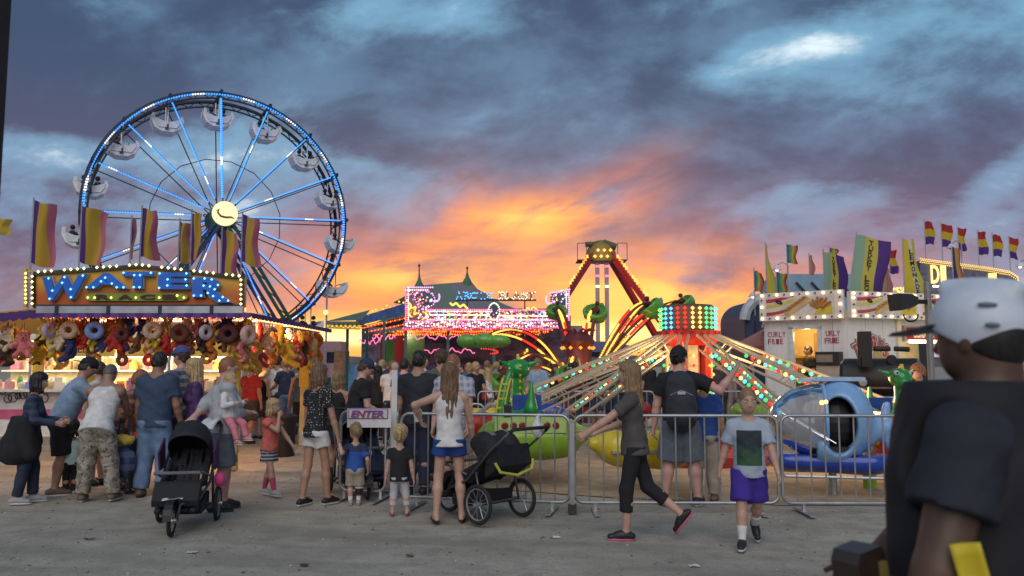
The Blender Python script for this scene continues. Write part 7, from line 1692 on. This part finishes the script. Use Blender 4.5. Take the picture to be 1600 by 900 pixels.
# 5 white tank and camouflage
Y = gy(783); L = at(160,Y)
person('person in white tank top and grey camouflage trousers, bending at the stand', L, 6, 1.74, 'woman', 'olive', prop=(.130,.512,.812,.100,.98), lean=27, hp=26, top=('tank', C_WHITE, .47), bottom=('pants', camo('grey'), 1.95, 1.6), shoes=('shoe', S_BRN, SOLE), hair=('buzz', HGR), lh=(-.10,.34,.52), rh=(.12,.33,.50), hip=(0,-.05,0), feet=((-.10,.0,0,0),(.10,.02,0,0)), bw=1.12)
# 6 woman in brown, bending, with child and bag
person('stooping woman in brown top and orange headscarf behind the camouflage trousers', at(197,11.3), -40, 1.62, 'woman', 'olive', lean=22, hp=20, top=('tee', stripes('brown', (.10,.05,.03),(.28,.15,.08), 55)), bottom=('pants', C_CHAR), shoes=('shoe', S_BLK, SOLED), hair=('bob', HRD), lh=(-.1,.3,.5), rh=(.1,.3,.5), hip=(0,-.04,0))
person('small child in navy sweatshirt carried beside the stooping woman', at(207,11.0), -60, .98, 'tot', 'tan', top=('long', C_NAVY), bottom=('pants', C_DSHORT), shoes=('shoe', S_BLK, SOLED), hair=('short', HRD), z0=.0)
t = thing('shopping_bag', 'blue patterned bag with yellow top hanging behind the customers', 'bag', (*at(196,10.6),0)); q = at(196,10.6)
F = Field((-.25,-.18,-.3),(.25,.18,.3),.02); F.ell((0,0,-.06),(.17,.10,.20),k=0); F.ripple(.012,22,20,18); o = soft('bag', F, plaid('bag', (.02,.03,.09),(.06,.09,.2),(.12,.14,.24), 40), t); o.location = (0,0,.50)
F = Field((-.2,-.16,-.1),(.2,.16,.2),.02); F.ell((.02,-.02,.06),(.13,.08,.07),k=0); F.ripple(.012,40,30,30); o = soft('yellow_cloth', F, C_YEL, t); o.location = (0,0,.66)
mb = MB(); mb.tube([(q[0]-.08,10.6,.68),(q[0]-.05,10.62,.98),(q[0]+.05,10.62,.98),(q[0]+.08,10.6,.68)], .012, 5); mb.build('handle', C_DJEAN, t)
# 7 navy tee, jeans
Y = gy(776); L = at(244,Y)
person('man in slate blue tee and pale jeans, back to the camera', L, -4, HT(551,Y), 'man', 'olive', top=('tee', C_SLATE, .475), bottom=('pants', C_JEAN, 1.95, 1.7), shoes=('shoe', S_BRN, SOLED), hair=('short', HBK), lh=(-.145,.06,.49), rh=(.15,.09,.50), feet=((-.095,.02,0,0),(.075,0,0,0)), bw=1.13, hp=10, toeout=16)
# 8, 9 couple behind
person('tall man in plaid shirt and blue and white cap', at(287,11.5), 70, 1.90, 'man', 'fair', top=('long', plaid('bluegrey', (.10,.11,.14),(.025,.03,.06),(.35,.35,.38), 60)), bottom=('pants', C_DJEAN), shoes=('shoe', S_BRN, SOLED), hair=('short', HB), hat=('cap', cloth('cap_blue', (.05,.09,.24)), C_WHITE))
person('blonde woman in purple plaid shirt, turned to the left', at(308,11.0), 118, HT(561,11.0), 'woman', 'fair', top=('long', plaid('purple', (.06,.02,.10),(.12,.05,.20),(.03,.02,.06), 65)), bottom=('pants', C_DJEAN), shoes=('shoe', S_BLK, SOLE), hair=('long', HBL))
# 10 dad with the stroller and the child
Y = gy(797); DL = at(348,Y); DH = HT(558,Y); hl_ = M1 @ Vector((-.10,-.76,1.06))
person('man in grey long-sleeved tee and grey shorts pushing the black stroller', DL, -62, DH, 'man', 'pink', top=('long', C_GREY, .455, 1.55), bottom=('shorts', camo('pale') if False else C_GSHORT, .98, 1.7), shoes=('shoe', S_BLK, SOLED), hair=('buzz', HRD), lh=w2l(DL, -62, DH, tuple(M1 @ Vector((.10,-.74,1.08)))), rh=(.01,.17,.63), elb=((-1,-.6,-.5),(.8,-.6,-.8)), bw=1.10, hp=2, feet=((-.06,.04,0,0),(.06,-.03,0,0)))
q = P(372,600,Y+.12); person('toddler in white hoodie and pink trousers carried on the man\'s arm', (q.x,q.y-.25), -110, .86, 'tot', 'fair', top=('long', C_WHITE, .40), bottom=('pants', C_PINK, 1.9), shoes=('shoe', mat('shoe_pink', (.55,.22,.28), .6), SOLE), hair=('short', HBL), z0=.71, feet=((-.07,.22,.10,0),(.09,.20,.06,0)), lh=(-.10,.16,.62), rh=(.12,.16,.60), lean=-2)
# 13 girl in coral
Y = gy(774); person('blonde girl in coral tee and striped skirt, hand to her mouth', at(424,Y), -112, HT(623,Y), 'kid', 'fair', top=('tee', C_CORAL, .47, .35), bottom=('skirt', stripes('skirt', (.05,.05,.07),(.42,.42,.46), 150, .1), .62), shoes=('shoe', S_GRY, SOLE), socks=(cloth('raspberry', (.42,.07,.14)), .62), hair=('bob', HBL), rh=(.035,.135,.81), lh=(-.12,.22,.49), feet=((-.05,-.10,.0,8),(.05,.11,0,0)), hp=4, elb=((-.5,-1,-.3),(.35,-.1,-1)))
# 14 polka dot
Y = gy(789); DW = at(495,Y); WH = HT(570,Y); HANDP = Vector((P(531,690,Y-.02).x, Y-.05, P(531,690,Y).z))
person('woman in black polka dot blouse and white shorts holding a boy\'s hand', DW, -30, WH, 'woman', 'tan', top=('tee', polka('black', (.012,.012,.014),(.62,.60,.58), 34), .478, .55), bottom=('shorts', C_WHITE, .42, 1.2), shoes=('shoe', S_BLK, SOLE), hair=('bob', HLB), rh=w2l(DW, -30, WH, HANDP), lh=(-.13,.06,.47), feet=((-.06,-.06,0,0),(.065,.07,0,0)), hy=-12, toeout=5)
Y = gy(788); BL = at(557,Y); BH = HT(660,Y)
person('little boy in blue shirt and khaki shorts with a leg brace', BL, 10, BH, 'tot', 'fair', top=('tee', patmat('raglan', lambda t,x,y,z,v: vmix(t, z.ss(.615,.625), (.020,.085,.36), (.02,.03,.08))), .40, .75), bottom=('shorts', C_KHAKI, .98, 1.5), shoes=('shoe', S_GRY, SOLE), socks=(C_WHITE, .30), hair=('short', HDB), lh=w2l(BL, 10, BH, HANDP-Vector((0,0,.01))), rh=(.16,.04,.42), hy=25)
t = thing('leg_brace', 'black brace strapped round the little boy\'s right shin', 'brace', (BL[0]+.05,BL[1],.0)); mb = MB(); c = (BL[0]+.052,BL[1]+.012,0); mb.lathe((c[0],c[1],.115), [(.040,0),(.044,.04),(.044,.075)], 14, cap=False); mb.build('cuff', BLACK, t, solid=.006); mb = MB(); mb.lathe((c[0],c[1],.19), [(.046,0),(.048,.02)], 14, cap=False); mb.build('strap', mat('strap_white', (.5,.5,.5), .6), t, solid=.006)
Y = gy(804); person('little blonde girl in black tee and grey leggings watching the ride', at(626,Y), 2, HT(663,Y), 'tot', 'fair', top=('tee', C_BLACK, .37, .5), bottom=('leggings', C_LGREY, 1.72), shoes=('sandal', S_PNK), hair=('ponytail', HBL), lh=(-.165,.02,.36), rh=(.165,.02,.36), feet=((-.075,0,0,0),(.09,0.02,0,0)))
# 21 white tank woman
Y = gy(814); TL = at(700,Y); TH = HT(569,Y); CUP = Vector((P(656,652,Y).x, Y+.02, P(656,655,Y).z))
person('woman in white sleeveless top and blue shorts with long brown hair', TL, 6, TH, 'woman', 'fair', top=('tank', C_WHITE, .468), bottom=('shorts', cloth('shorts_blue', (.015,.05,.24)), .40, 1.2), shoes=('sandal', S_BLK), hair=('verylong', HLB), lh=w2l(TL, 6, TH, CUP), rh=(.17,.10,.50), elb=((-1,-.5,-.5),(1,-.4,-.2)), feet=((-.07,-.02,0,0),(.095,.0,0,0)), hy=-14, hip=(.012,0,0), bw=1.02)
t = thing('popcorn_cup', 'white paper food cup in the hand of the white tank woman', 'cup', tuple(CUP+Vector((0,.03,0)))); c = CUP+Vector((-.03,.05,.01)); mb = MB(); mb.lathe(c, [(.034,-.04),(.052,.07),(.048,.07)], 16); mb.build('cup', C_WHITE, t); mb = MB(); mb.ball(c+Vector((0,0,.075)),(.045,.045,.03),10,6); mb.build('filling', mat('filling_cream', (.62,.58,.50), .8), t, smooth=True)
# 20, 22, 23 inside the queue
person('tall man in dark grey tee seen from behind in the queue', at(653,10.9), -6, HT(549,10.9), 'man', 'tan', top=('tee', cloth('ink', (.022,.024,.030))), bottom=('pants', C_DJEAN), shoes=('shoe', S_BLK, SOLED), hair=('short', HBK), bw=1.08)
person('man in pale plaid shirt with sunglasses on his head, looking down', at(711,10.7), 165, HT(553,10.7), 'man', 'pink', top=('tee', plaid('pale', (.36,.38,.46),(.12,.14,.24),(.52,.52,.56), 75)), bottom=('shorts', C_KHAKI), shoes=('shoe', S_BLK, SOLED), hair=('buzz', HRD), hp=18, bw=1.05, lh=(-.13,.1,.47))
person('dark-haired man whose head shows above the woman in white', at(690,12.2), 10, HT(546,12.2), 'man', 'tan', top=('tee', C_OLIVE), bottom=('pants', C_DJEAN), shoes=('shoe', S_BLK, SOLED), hair=('short', HB))
# 12, 15, 16, 17 middle distance
Y = gy(692); person('man in red tee and dark shorts walking away', at(391,Y), -20, HT(568,Y), 'man', 'tan', top=('tee', C_RED), bottom=('shorts', C_DSHORT, .98, 1.6), shoes=('shoe', S_BLK, SOLED), socks=(C_WHITE,.35), hair=('short', HB), feet=((-.06,.07,0,0),(.06,-.08,.0,6)), bw=1.05)
Y = gy(690); person('woman in denim vest and black leggings striding away', at(470,Y), 8, HT(567,Y), 'woman', 'tan', top=('tank', cloth('vest_denim', (.06,.10,.17)), .50), bottom=('leggings', C_BLACK), shoes=('shoe', S_GRY, SOLE), hair=('short', HBK), feet=((-.04,-.13,.03,30),(.04,.10,0,0)))
person('blonde woman in black dress behind the polka dot woman', at(527,12.0), -20, HT(580,12.0), 'woman', 'tan', top=('tank', C_BLACK, .50), bottom=('skirt', C_BLACK, .7), shoes=('sandal', S_BLK), hair=('bob', HDB))
SL = at(553,11.5); person('man in black tee and navy cap bending over the navy stroller', SL, -66, HT(563,11.5)+.03, 'man', 'pink', lean=12, hp=16, top=('tee', C_BLACK), bottom=('shorts', C_BLACK), shoes=('shoe', S_BLK, SOLED), hair=('short', HB), hat=('cap', C_NAVY, C_WHITE), lh=(-.05,.22,.58), rh=(.12,.20,.56))
# 24 walking woman
Y = gy(843); person('blonde woman in grey tee and black capri leggings walking left', at(990,Y), 78, HT(566,Y), 'woman', 'fair', top=('tee', cloth('heather', (.075,.068,.066)), .475, .62), bottom=('capri', C_BLACK, 1.52), shoes=('shoe', S_BLK, SOLEP), hair=('long', HDB), lh=(-.12,.28,.585), rh=(.10,.20,.60), feet=((-.035,.05,0,0),(.04,-.26,.10,52)), hip=(0,.0,.0), lean=3, elb=((-.7,-1,-.5),(.7,-1,-.5)), hp=4)
# 25, 26 behind the barrier
Y = 10.05; BM = at(1062,Y); BMH = HT(543,Y); ARM = P(1146,582,Y-.15)
person('man in black tee and black cap with a big backpack, pointing right', BM, -8, BMH, 'man', 'pink', top=('tee', C_BLACK), bottom=('shorts', C_GSHORT, 1.0, 1.8), shoes=('shoe', S_BLK, SOLE), hair=('short', HBK), hat=('backcap', C_BLACK), rh=w2l(BM, -8, BMH, ARM), lh=(-.17,.06,.47), elb=((-1,-.6,-.3),(.2,-.2,-1)), feet=((-.105,0,0,0),(.10,0,0,0)), bw=1.10, hy=-28, toeout=20)
t = thing('backpack', 'bulging dark grey backpack on the pointing man', 'backpack', (BM[0],BM[1],0), R(-8)); F = Field((-.32,-.45,.80),(.32,.05,1.62),.017)
F.cone((0,-.215,1.05),(0,-.20,1.42),.185,.165,0,flat=((0,1,0),1.45)); F.cone((0,-.31,1.05),(0,-.31,1.22),.12,.11,.04,flat=((0,1,0),1.6)); F.ell((0,-.21,1.46),(.13,.10,.07),k=.04); F.ripple(.006,26,24,20); soft('pack', F, cloth('pack', (.030,.034,.042)), t)
mb = MB()
for sx in (-1,1): mb.tube([(sx*.12,-.12,1.40),(sx*.13,-.02,1.53),(sx*.13,.09,1.50),(sx*.15,.14,1.30)], .022, 6)
mb.build('straps', C_BLACK, t, local=True, smooth=True)
mb = MB(); mb.box((0,-.345,1.33),(.09,.02,.035)); mb.build('badge', mat('badge_grey', (.4,.4,.42), .5), t, local=True); mb = MB(); mb.tube([(-.13,-.30,1.30),(0,-.335,1.36),(.13,-.30,1.30)], .006, 5); mb.build('zip', STEEL, t, local=True)
person('shorter man in royal blue tee and khaki trousers beside the backpack', at(1098,10.35), -14, HT(586,10.35), 'man', 'olive', top=('tee', cloth('tee_blue', (.018,.060,.26)), .47), bottom=('pants', C_KHAKI, 1.95, 1.5), shoes=('shoe', S_BRN, SOLED), hair=('short', HBK), bw=1.05, feet=((-.07,0,0,0),(.07,0,0,0)))
# 27 boy
Y = gy(854); prn = patmat('printed_tee', lambda t,x,y,z,v: vmix(t, ((x.abs()*-1.0).ss(-.115,-.108) * z.ss(.735,.742) * (z*-1.0).ss(-1.06,-1.053) * y.ss(.0,.02)), (.34,.41,.50), vmix(t, (z + vnoise(t, v, 14, 4, .6)*.25).ss(.92,1.06), (.035,.085,.045), (.022,.035,.045))))
person('boy in pale blue printed tee and purple shorts walking past', at(1167,Y), 168, HT(605,Y), 'kid', 'fair', top=('tee', prn, .44, .75), bottom=('shorts', C_PURP, .92, 1.8), shoes=('shoe', S_BLK, SOLE), socks=(C_WHITE, .42), hair=('buzz', HDB), feet=((-.04,-.20,.06,38),(.06,.10,0,0)), lh=(-.17,.10,.46), rh=(.19,-.04,.44), hp=10, bw=1.03, hy=8)
# 28 the near man in helmet
HM = (P(1488,0,2.16).x, 2.16); HMH = 1.84
vest = mat('vest_black', (.010,.010,.014), .8, var=.3, vs=10, bump=.06, bs=60); teed = mat('tee_midnight', (.016,.018,.028), .85, var=.25, vs=8, bump=.06, bs=60)
person('man close to the camera in white helmet, black vest and dark tee', HM, 46, HMH, 'man', 'dark', top=('tee', teed, .47, .55), bottom=('pants', C_BLACK), shoes=('shoe', S_BLK, SOLED), hair=('buzz', HBK), lh=(-.215,.05,.47), rh=(.10,.20,.56), elb=((-.4,-1,-.2),(1,-.5,-.5)), bw=1.22, vox=.0085, hy=-14, hp=2, lean=-3, belly=1)
def helmet():
    t = thing('helmet', 'white peaked safety helmet on the man close to the camera', 'helmet', (HM[0],HM[1],0)); hc = HEADS['man close to the camera in white helmet, black vest and dark tee'] + Vector((0,0,.040)); Mr = Matrix.Rotation(R(40),3,'Z') @ Matrix.Rotation(R(4),3,'X')
    F = Field(tuple(np.array(hc)-.24), tuple(np.array(hc)+.24), .006); H_ = lambda x,y,z: hc + Mr @ Vector((x,y,z))
    F.ell(H_(0,0,-.01), (.100,.120,.110), Mr, 0); F.cone(H_(0,-.085,.085), H_(0,.085,.090), .020, .018, .04)
    F.cut(H_(0,.0,-.068), tuple(Mr @ Vector((0,.45,-1)))); F.ell(H_(0,.0,-.10), (.088,.108,.10), Mr, .0, sub=True); F.ell(H_(0,-.135,-.125), (.045,.05,.05), Mr, .012, sub=True)
    soft('shell', F, mat('helmet_white', (.56,.62,.70), .42, var=.10, vs=10), t).location = (-HM[0],-HM[1],0)
    F = Field(tuple(np.array(hc)-.28), tuple(np.array(hc)+.28), .0075); F.cone(H_(0,.10,-.02), H_(0,.165,-.035), .085, .07, 0, flat=(tuple(Mr @ Vector((0,.2,1))),9)); soft('peak', F, mat('helmet_peak', (.05,.06,.09), .5), t).location = (-HM[0],-HM[1],0)
    for (x, y, z, rx) in ((-.085,-.05,.040,.024),(-.091,-.065,-.01,.018)):
        mb = MB(); mb.ball(H_(x,y,z), (.008,rx,.006), 10, 6, mat3=Mr @ Matrix.Rotation(R(28),3,'Z')); mb.build('vent', mat('vent_grey', (.14,.17,.21), .6), t, smooth=True)
helmet()
t = thing('vest', 'black padded vest with pockets on the man close to the camera', 'vest', (HM[0],HM[1],0), R(46)); F = Field((-.36,-.34,.72),(.36,.36,1.60),.011); H = HMH
F.ell((0,.005,.74*H),(.250,.195,.20*H),k=0); F.cone((0,0,.72*H),(0,.03,.42*H),.245,.27,.05,flat=((0,1,0),1.25)); F.cone((-.06,-.02,.835*H),(.06,-.02,.835*H),.075,.075,.06)
F.ripple(.006,15,14,17)
for sx in (-1,1): F.ell((sx*.24,.0,.775*H),(.075,.13,.15),k=.02,sub=True)
F.cone((0,-.01,.83*H),(0,.03,.95*H),.070,.11,.01,sub=True); F.cut((0,0,.44*H),(0,0,-1)); soft('shell', F, vest, t)
for (x,y,z,rz) in ((-.235,.06,.86,60),(-.20,.14,1.02,45),(-.245,-.02,1.16,80)):
    mb = MB(Matrix.Translation((x,y,z)) @ Matrix.Rotation(R(rz),4,'Z')); mb.box((0,0,0),(.12,.035,.14)); pk = mb.build('pocket', vest, t, local=True); mb = MB(Matrix.Translation((x,y,z)) @ Matrix.Rotation(R(rz),4,'Z')); mb.box((0,.022,.05),(.05,.006,.014)); mb.build('pocket_tab', mat('tab_grey', (.28,.27,.26), .6), pk, local=True)
q = P(1520,893,1.86); t = thing('paper_sheet', 'yellow sheet of paper held by the man close to the camera', 'paper', tuple(q)); mb = MB(Matrix.Translation(q) @ Matrix.Rotation(R(-14),4,'Y') @ Matrix.Rotation(R(-20),4,'Z')); mb.grid(lambda u, v: (-.03+.06*u, .012*math.sin(u*2.5+v), -.16+.22*v), 6, 8); mb.build('sheet', mat('paper_yellow', (.62,.48,.02), .6), t, solid=.002, smooth=True)
q = P(1342,893,2.12); t = thing('shoulder_bag', 'dark brown hard-edged bag at the near man\'s hip', 'bag', (q.x,q.y,q.z-.2)); Mb = Matrix.Translation((q.x,q.y,q.z-.02)) @ Matrix.Rotation(R(30),4,'Z') @ Matrix.Rotation(R(-9),4,'Y')
mb = MB(Mb); mb.prism([(-.03,-.04,-.32),(.06,-.04,-.32),(.06,-.04,.06),(.045,-.04,.08),(-.03,-.04,.08),(-.045,-.04,.055)],(0,.08,0)); mb.build('case', mat('leather_brown', (.035,.022,.018), .35, var=.2, vs=8), t)
mb = MB(Mb); mb.box((.035,-.048,.02),(.02,.012,.05)); mb.build('clasp', mat('clasp_gold', (.25,.19,.06), .5), t)
# 29, 30
person('person with curly auburn hair looking left beside the green dragon', at(1439,12.9), 100, HT(570,12.9), 'woman', 'fair', top=('tee', C_CHAR), bottom=('pants', C_DJEAN), shoes=('shoe', S_BLK, SOLE), hair=('curly', HRD))
person('cook in black tee standing in the lit trailer doorway', (P(1267,600,18.95).x,18.95), 95, 1.62, 'man', 'tan', top=('tee', C_BLACK), bottom=('pants', C_BLACK), shoes=('shoe', S_BLK, SOLED), hair=('short', HB), z0=.50-.02)
# ------------------------------------------------------------ the far crowd
PROTO = []
specs = [('man',('tee',.62),'shorts','short',(-.06,.05,0,0),(.06,-.04,0,0),None,None), ('man',('tee',.62),'pants','short',(-.07,0,0,0),(.07,.03,0,0),(-.06,.22,.6),None),
         ('woman',('tank',0),'shorts','long',(-.05,.03,0,0),(.05,0,0,0),None,(.08,.2,.62)), ('woman',('tee',.55),'leggings','bob',(-.05,.10,0,0),(.05,-.10,.02,20),None,None),
         ('man',('long',1.97),'pants','short',(-.06,-.1,.02,15),(.06,.1,0,0),None,None), ('kid',('tee',.7),'shorts','short',(-.06,0,0,0),(.06,.06,0,0),None,None), ('woman',('tee',.6),'pants','verylong',(-.06,0,0,0),(.05,.04,0,0),(-.1,.2,.66),None)]
BASEH = [1.77,1.8,1.64,1.66,1.75,1.25,1.62]
for i, (age, tp, bt, hr, f0, f1, lh_, rh_) in enumerate(specs):
    kw = {}
    if lh_: kw['lh'] = lh_
    if rh_: kw['rh'] = rh_
    r = person('p', (0,0), 0, BASEH[i], age, 'tan', top=(tp[0], C_GREY), bottom=(bt, C_DJEAN), shoes=('shoe', S_BLK, SOLE), hair=(hr, HB), feet=(f0,f1), vox=.021, **kw)
    PROTO.append(r)
TOPS = [('white',C_WHITE),('black',C_BLACK),('grey',C_LGREY),('navy',C_NAVY),('red',C_RED),('light blue',C_LBLUE),('maroon',C_MAROON),('teal',C_TEAL),('olive',C_OLIVE),('charcoal',C_CHAR),('pink',C_PINK),('tan',C_TAN),('royal blue',C_BLUE)]
BOTS = [('jeans',C_JEAN),('dark jeans',C_DJEAN),('khaki bottoms',C_KHAKI),('black bottoms',C_BLACK),('grey bottoms',C_DSHORT)]
HAIRS = [('dark-haired',HBK),('brown-haired',HB),('blonde',HBL),('fair-haired',HDB),('auburn',HRD),('light brown-haired',HLB)]
random.seed(11); used = {}
def crowd(px, Y, zone, yaw=None, tp=None, pi=None):
    pi = random.randrange(len(PROTO)) if pi is None else pi; src = PROTO[pi]
    ti = random.randrange(len(TOPS)) if tp is None else tp; tn, tm = TOPS[ti]; bn, bm_ = random.choice(BOTS); hn, hm_ = random.choice(HAIRS)
    kind = {'man':'man','woman':'woman','kid':'child'}[specs[pi][0]]
    lab = '%s %s in %s top and %s %s' % (hn, kind, tn, bn, zone)
    while lab in used:
        hn, hm_ = random.choice(HAIRS); bn, bm_ = random.choice(BOTS); ti = (ti+random.randrange(1,5)) % len(TOPS); tn, tm = TOPS[ti]; lab = '%s %s in %s top and %s %s' % (hn, kind, tn, bn, zone)
    used[lab] = 1
    r = src.copy(); COL.objects.link(r); r.location = (P(px,600,Y).x, Y, 0); r.rotation_euler = (0,0,R(random.choice((0,0,20,-30,60,-75,110,170,-140)) + random.uniform(-20,20) if yaw is None else yaw)); s = random.uniform(.95,1.05); r.scale = (s,s,s)
    r['label'] = lab; r['group'] = 'far crowd between the rides'
    for ch in src.children:
        c = ch.copy(); COL.objects.link(c); c.parent = r; n = ch.name.split('.')[0]
        m_ = {'shirt':tm,'shorts':bm_,'trousers':bm_,'hair':hm_}.get(n)
        if m_: setmat(c, 0, m_)
        if n == 'body': setmat(c, 0, skinmat(random.choice(('tan','fair','pink','olive'))))
for px, Y, tp, pi in ((408,19,1,2),(418,22,0,0),(425,24,5,3),(432,21,0,1),(441,26,0,4),(449,20,3,1),(456,25,2,0),(462,28,0,2),(403,27,9,1),(438,31,6,0),(480,24,1,3),(497,29,8,1),(508,26,4,5),(384,24,11,4),(376,20,7,6)):
    crowd(px+random.uniform(-2,2), Y, 'walking left of the tented ride', tp=tp, pi=pi)
for px, Y, tp, pi in ((588,18.5,1,6),(600,24,3,1),(612,17.5,0,1),(604,29,7,3),(630,16.5,12,0),(642,22,11,5),(575,26,9,2),(590,30,6,4),(662,24,2,0)):
    crowd(px+random.uniform(-2,2), Y, 'waiting behind the queue barriers', tp=tp, pi=pi)
for px, Y, tp, pi in ((742,20,1,1),(752,21,4,6),(764,23,0,2),(772,26,5,0),(790,28,6,4),(806,24,10,3),(838,20.5,5,0),(846,22,1,5),(856,26,0,1),(868,23,9,6),(880,27,3,4),(822,29,11,1),(735,27,7,3),(728,24,2,5),(760,30,8,0),(812,31,3,2),(900,22,6,1),(915,25,4,5),(930,21,1,0),(945,24,0,2),(960,22,3,1),(975,26,11,3),(782,33,1,1),(842,33,2,6),(862,31,6,0),(720,31,9,4)):
    crowd(px+random.uniform(-3,3), Y, 'gathered beyond the kiddie ride', tp=tp, pi=pi)
for px, Y, tp, pi in ((1015,22,1,0),(1040,24,4,2),(1125,21,9,1),(1140,24,0,3)):
    crowd(px, Y, 'standing behind the kiddie ride tower', tp=tp, pi=pi)
for r in PROTO:
    for ch in list(r.children): bpy.data.objects.remove(ch)
    bpy.data.objects.remove(r)
settle()
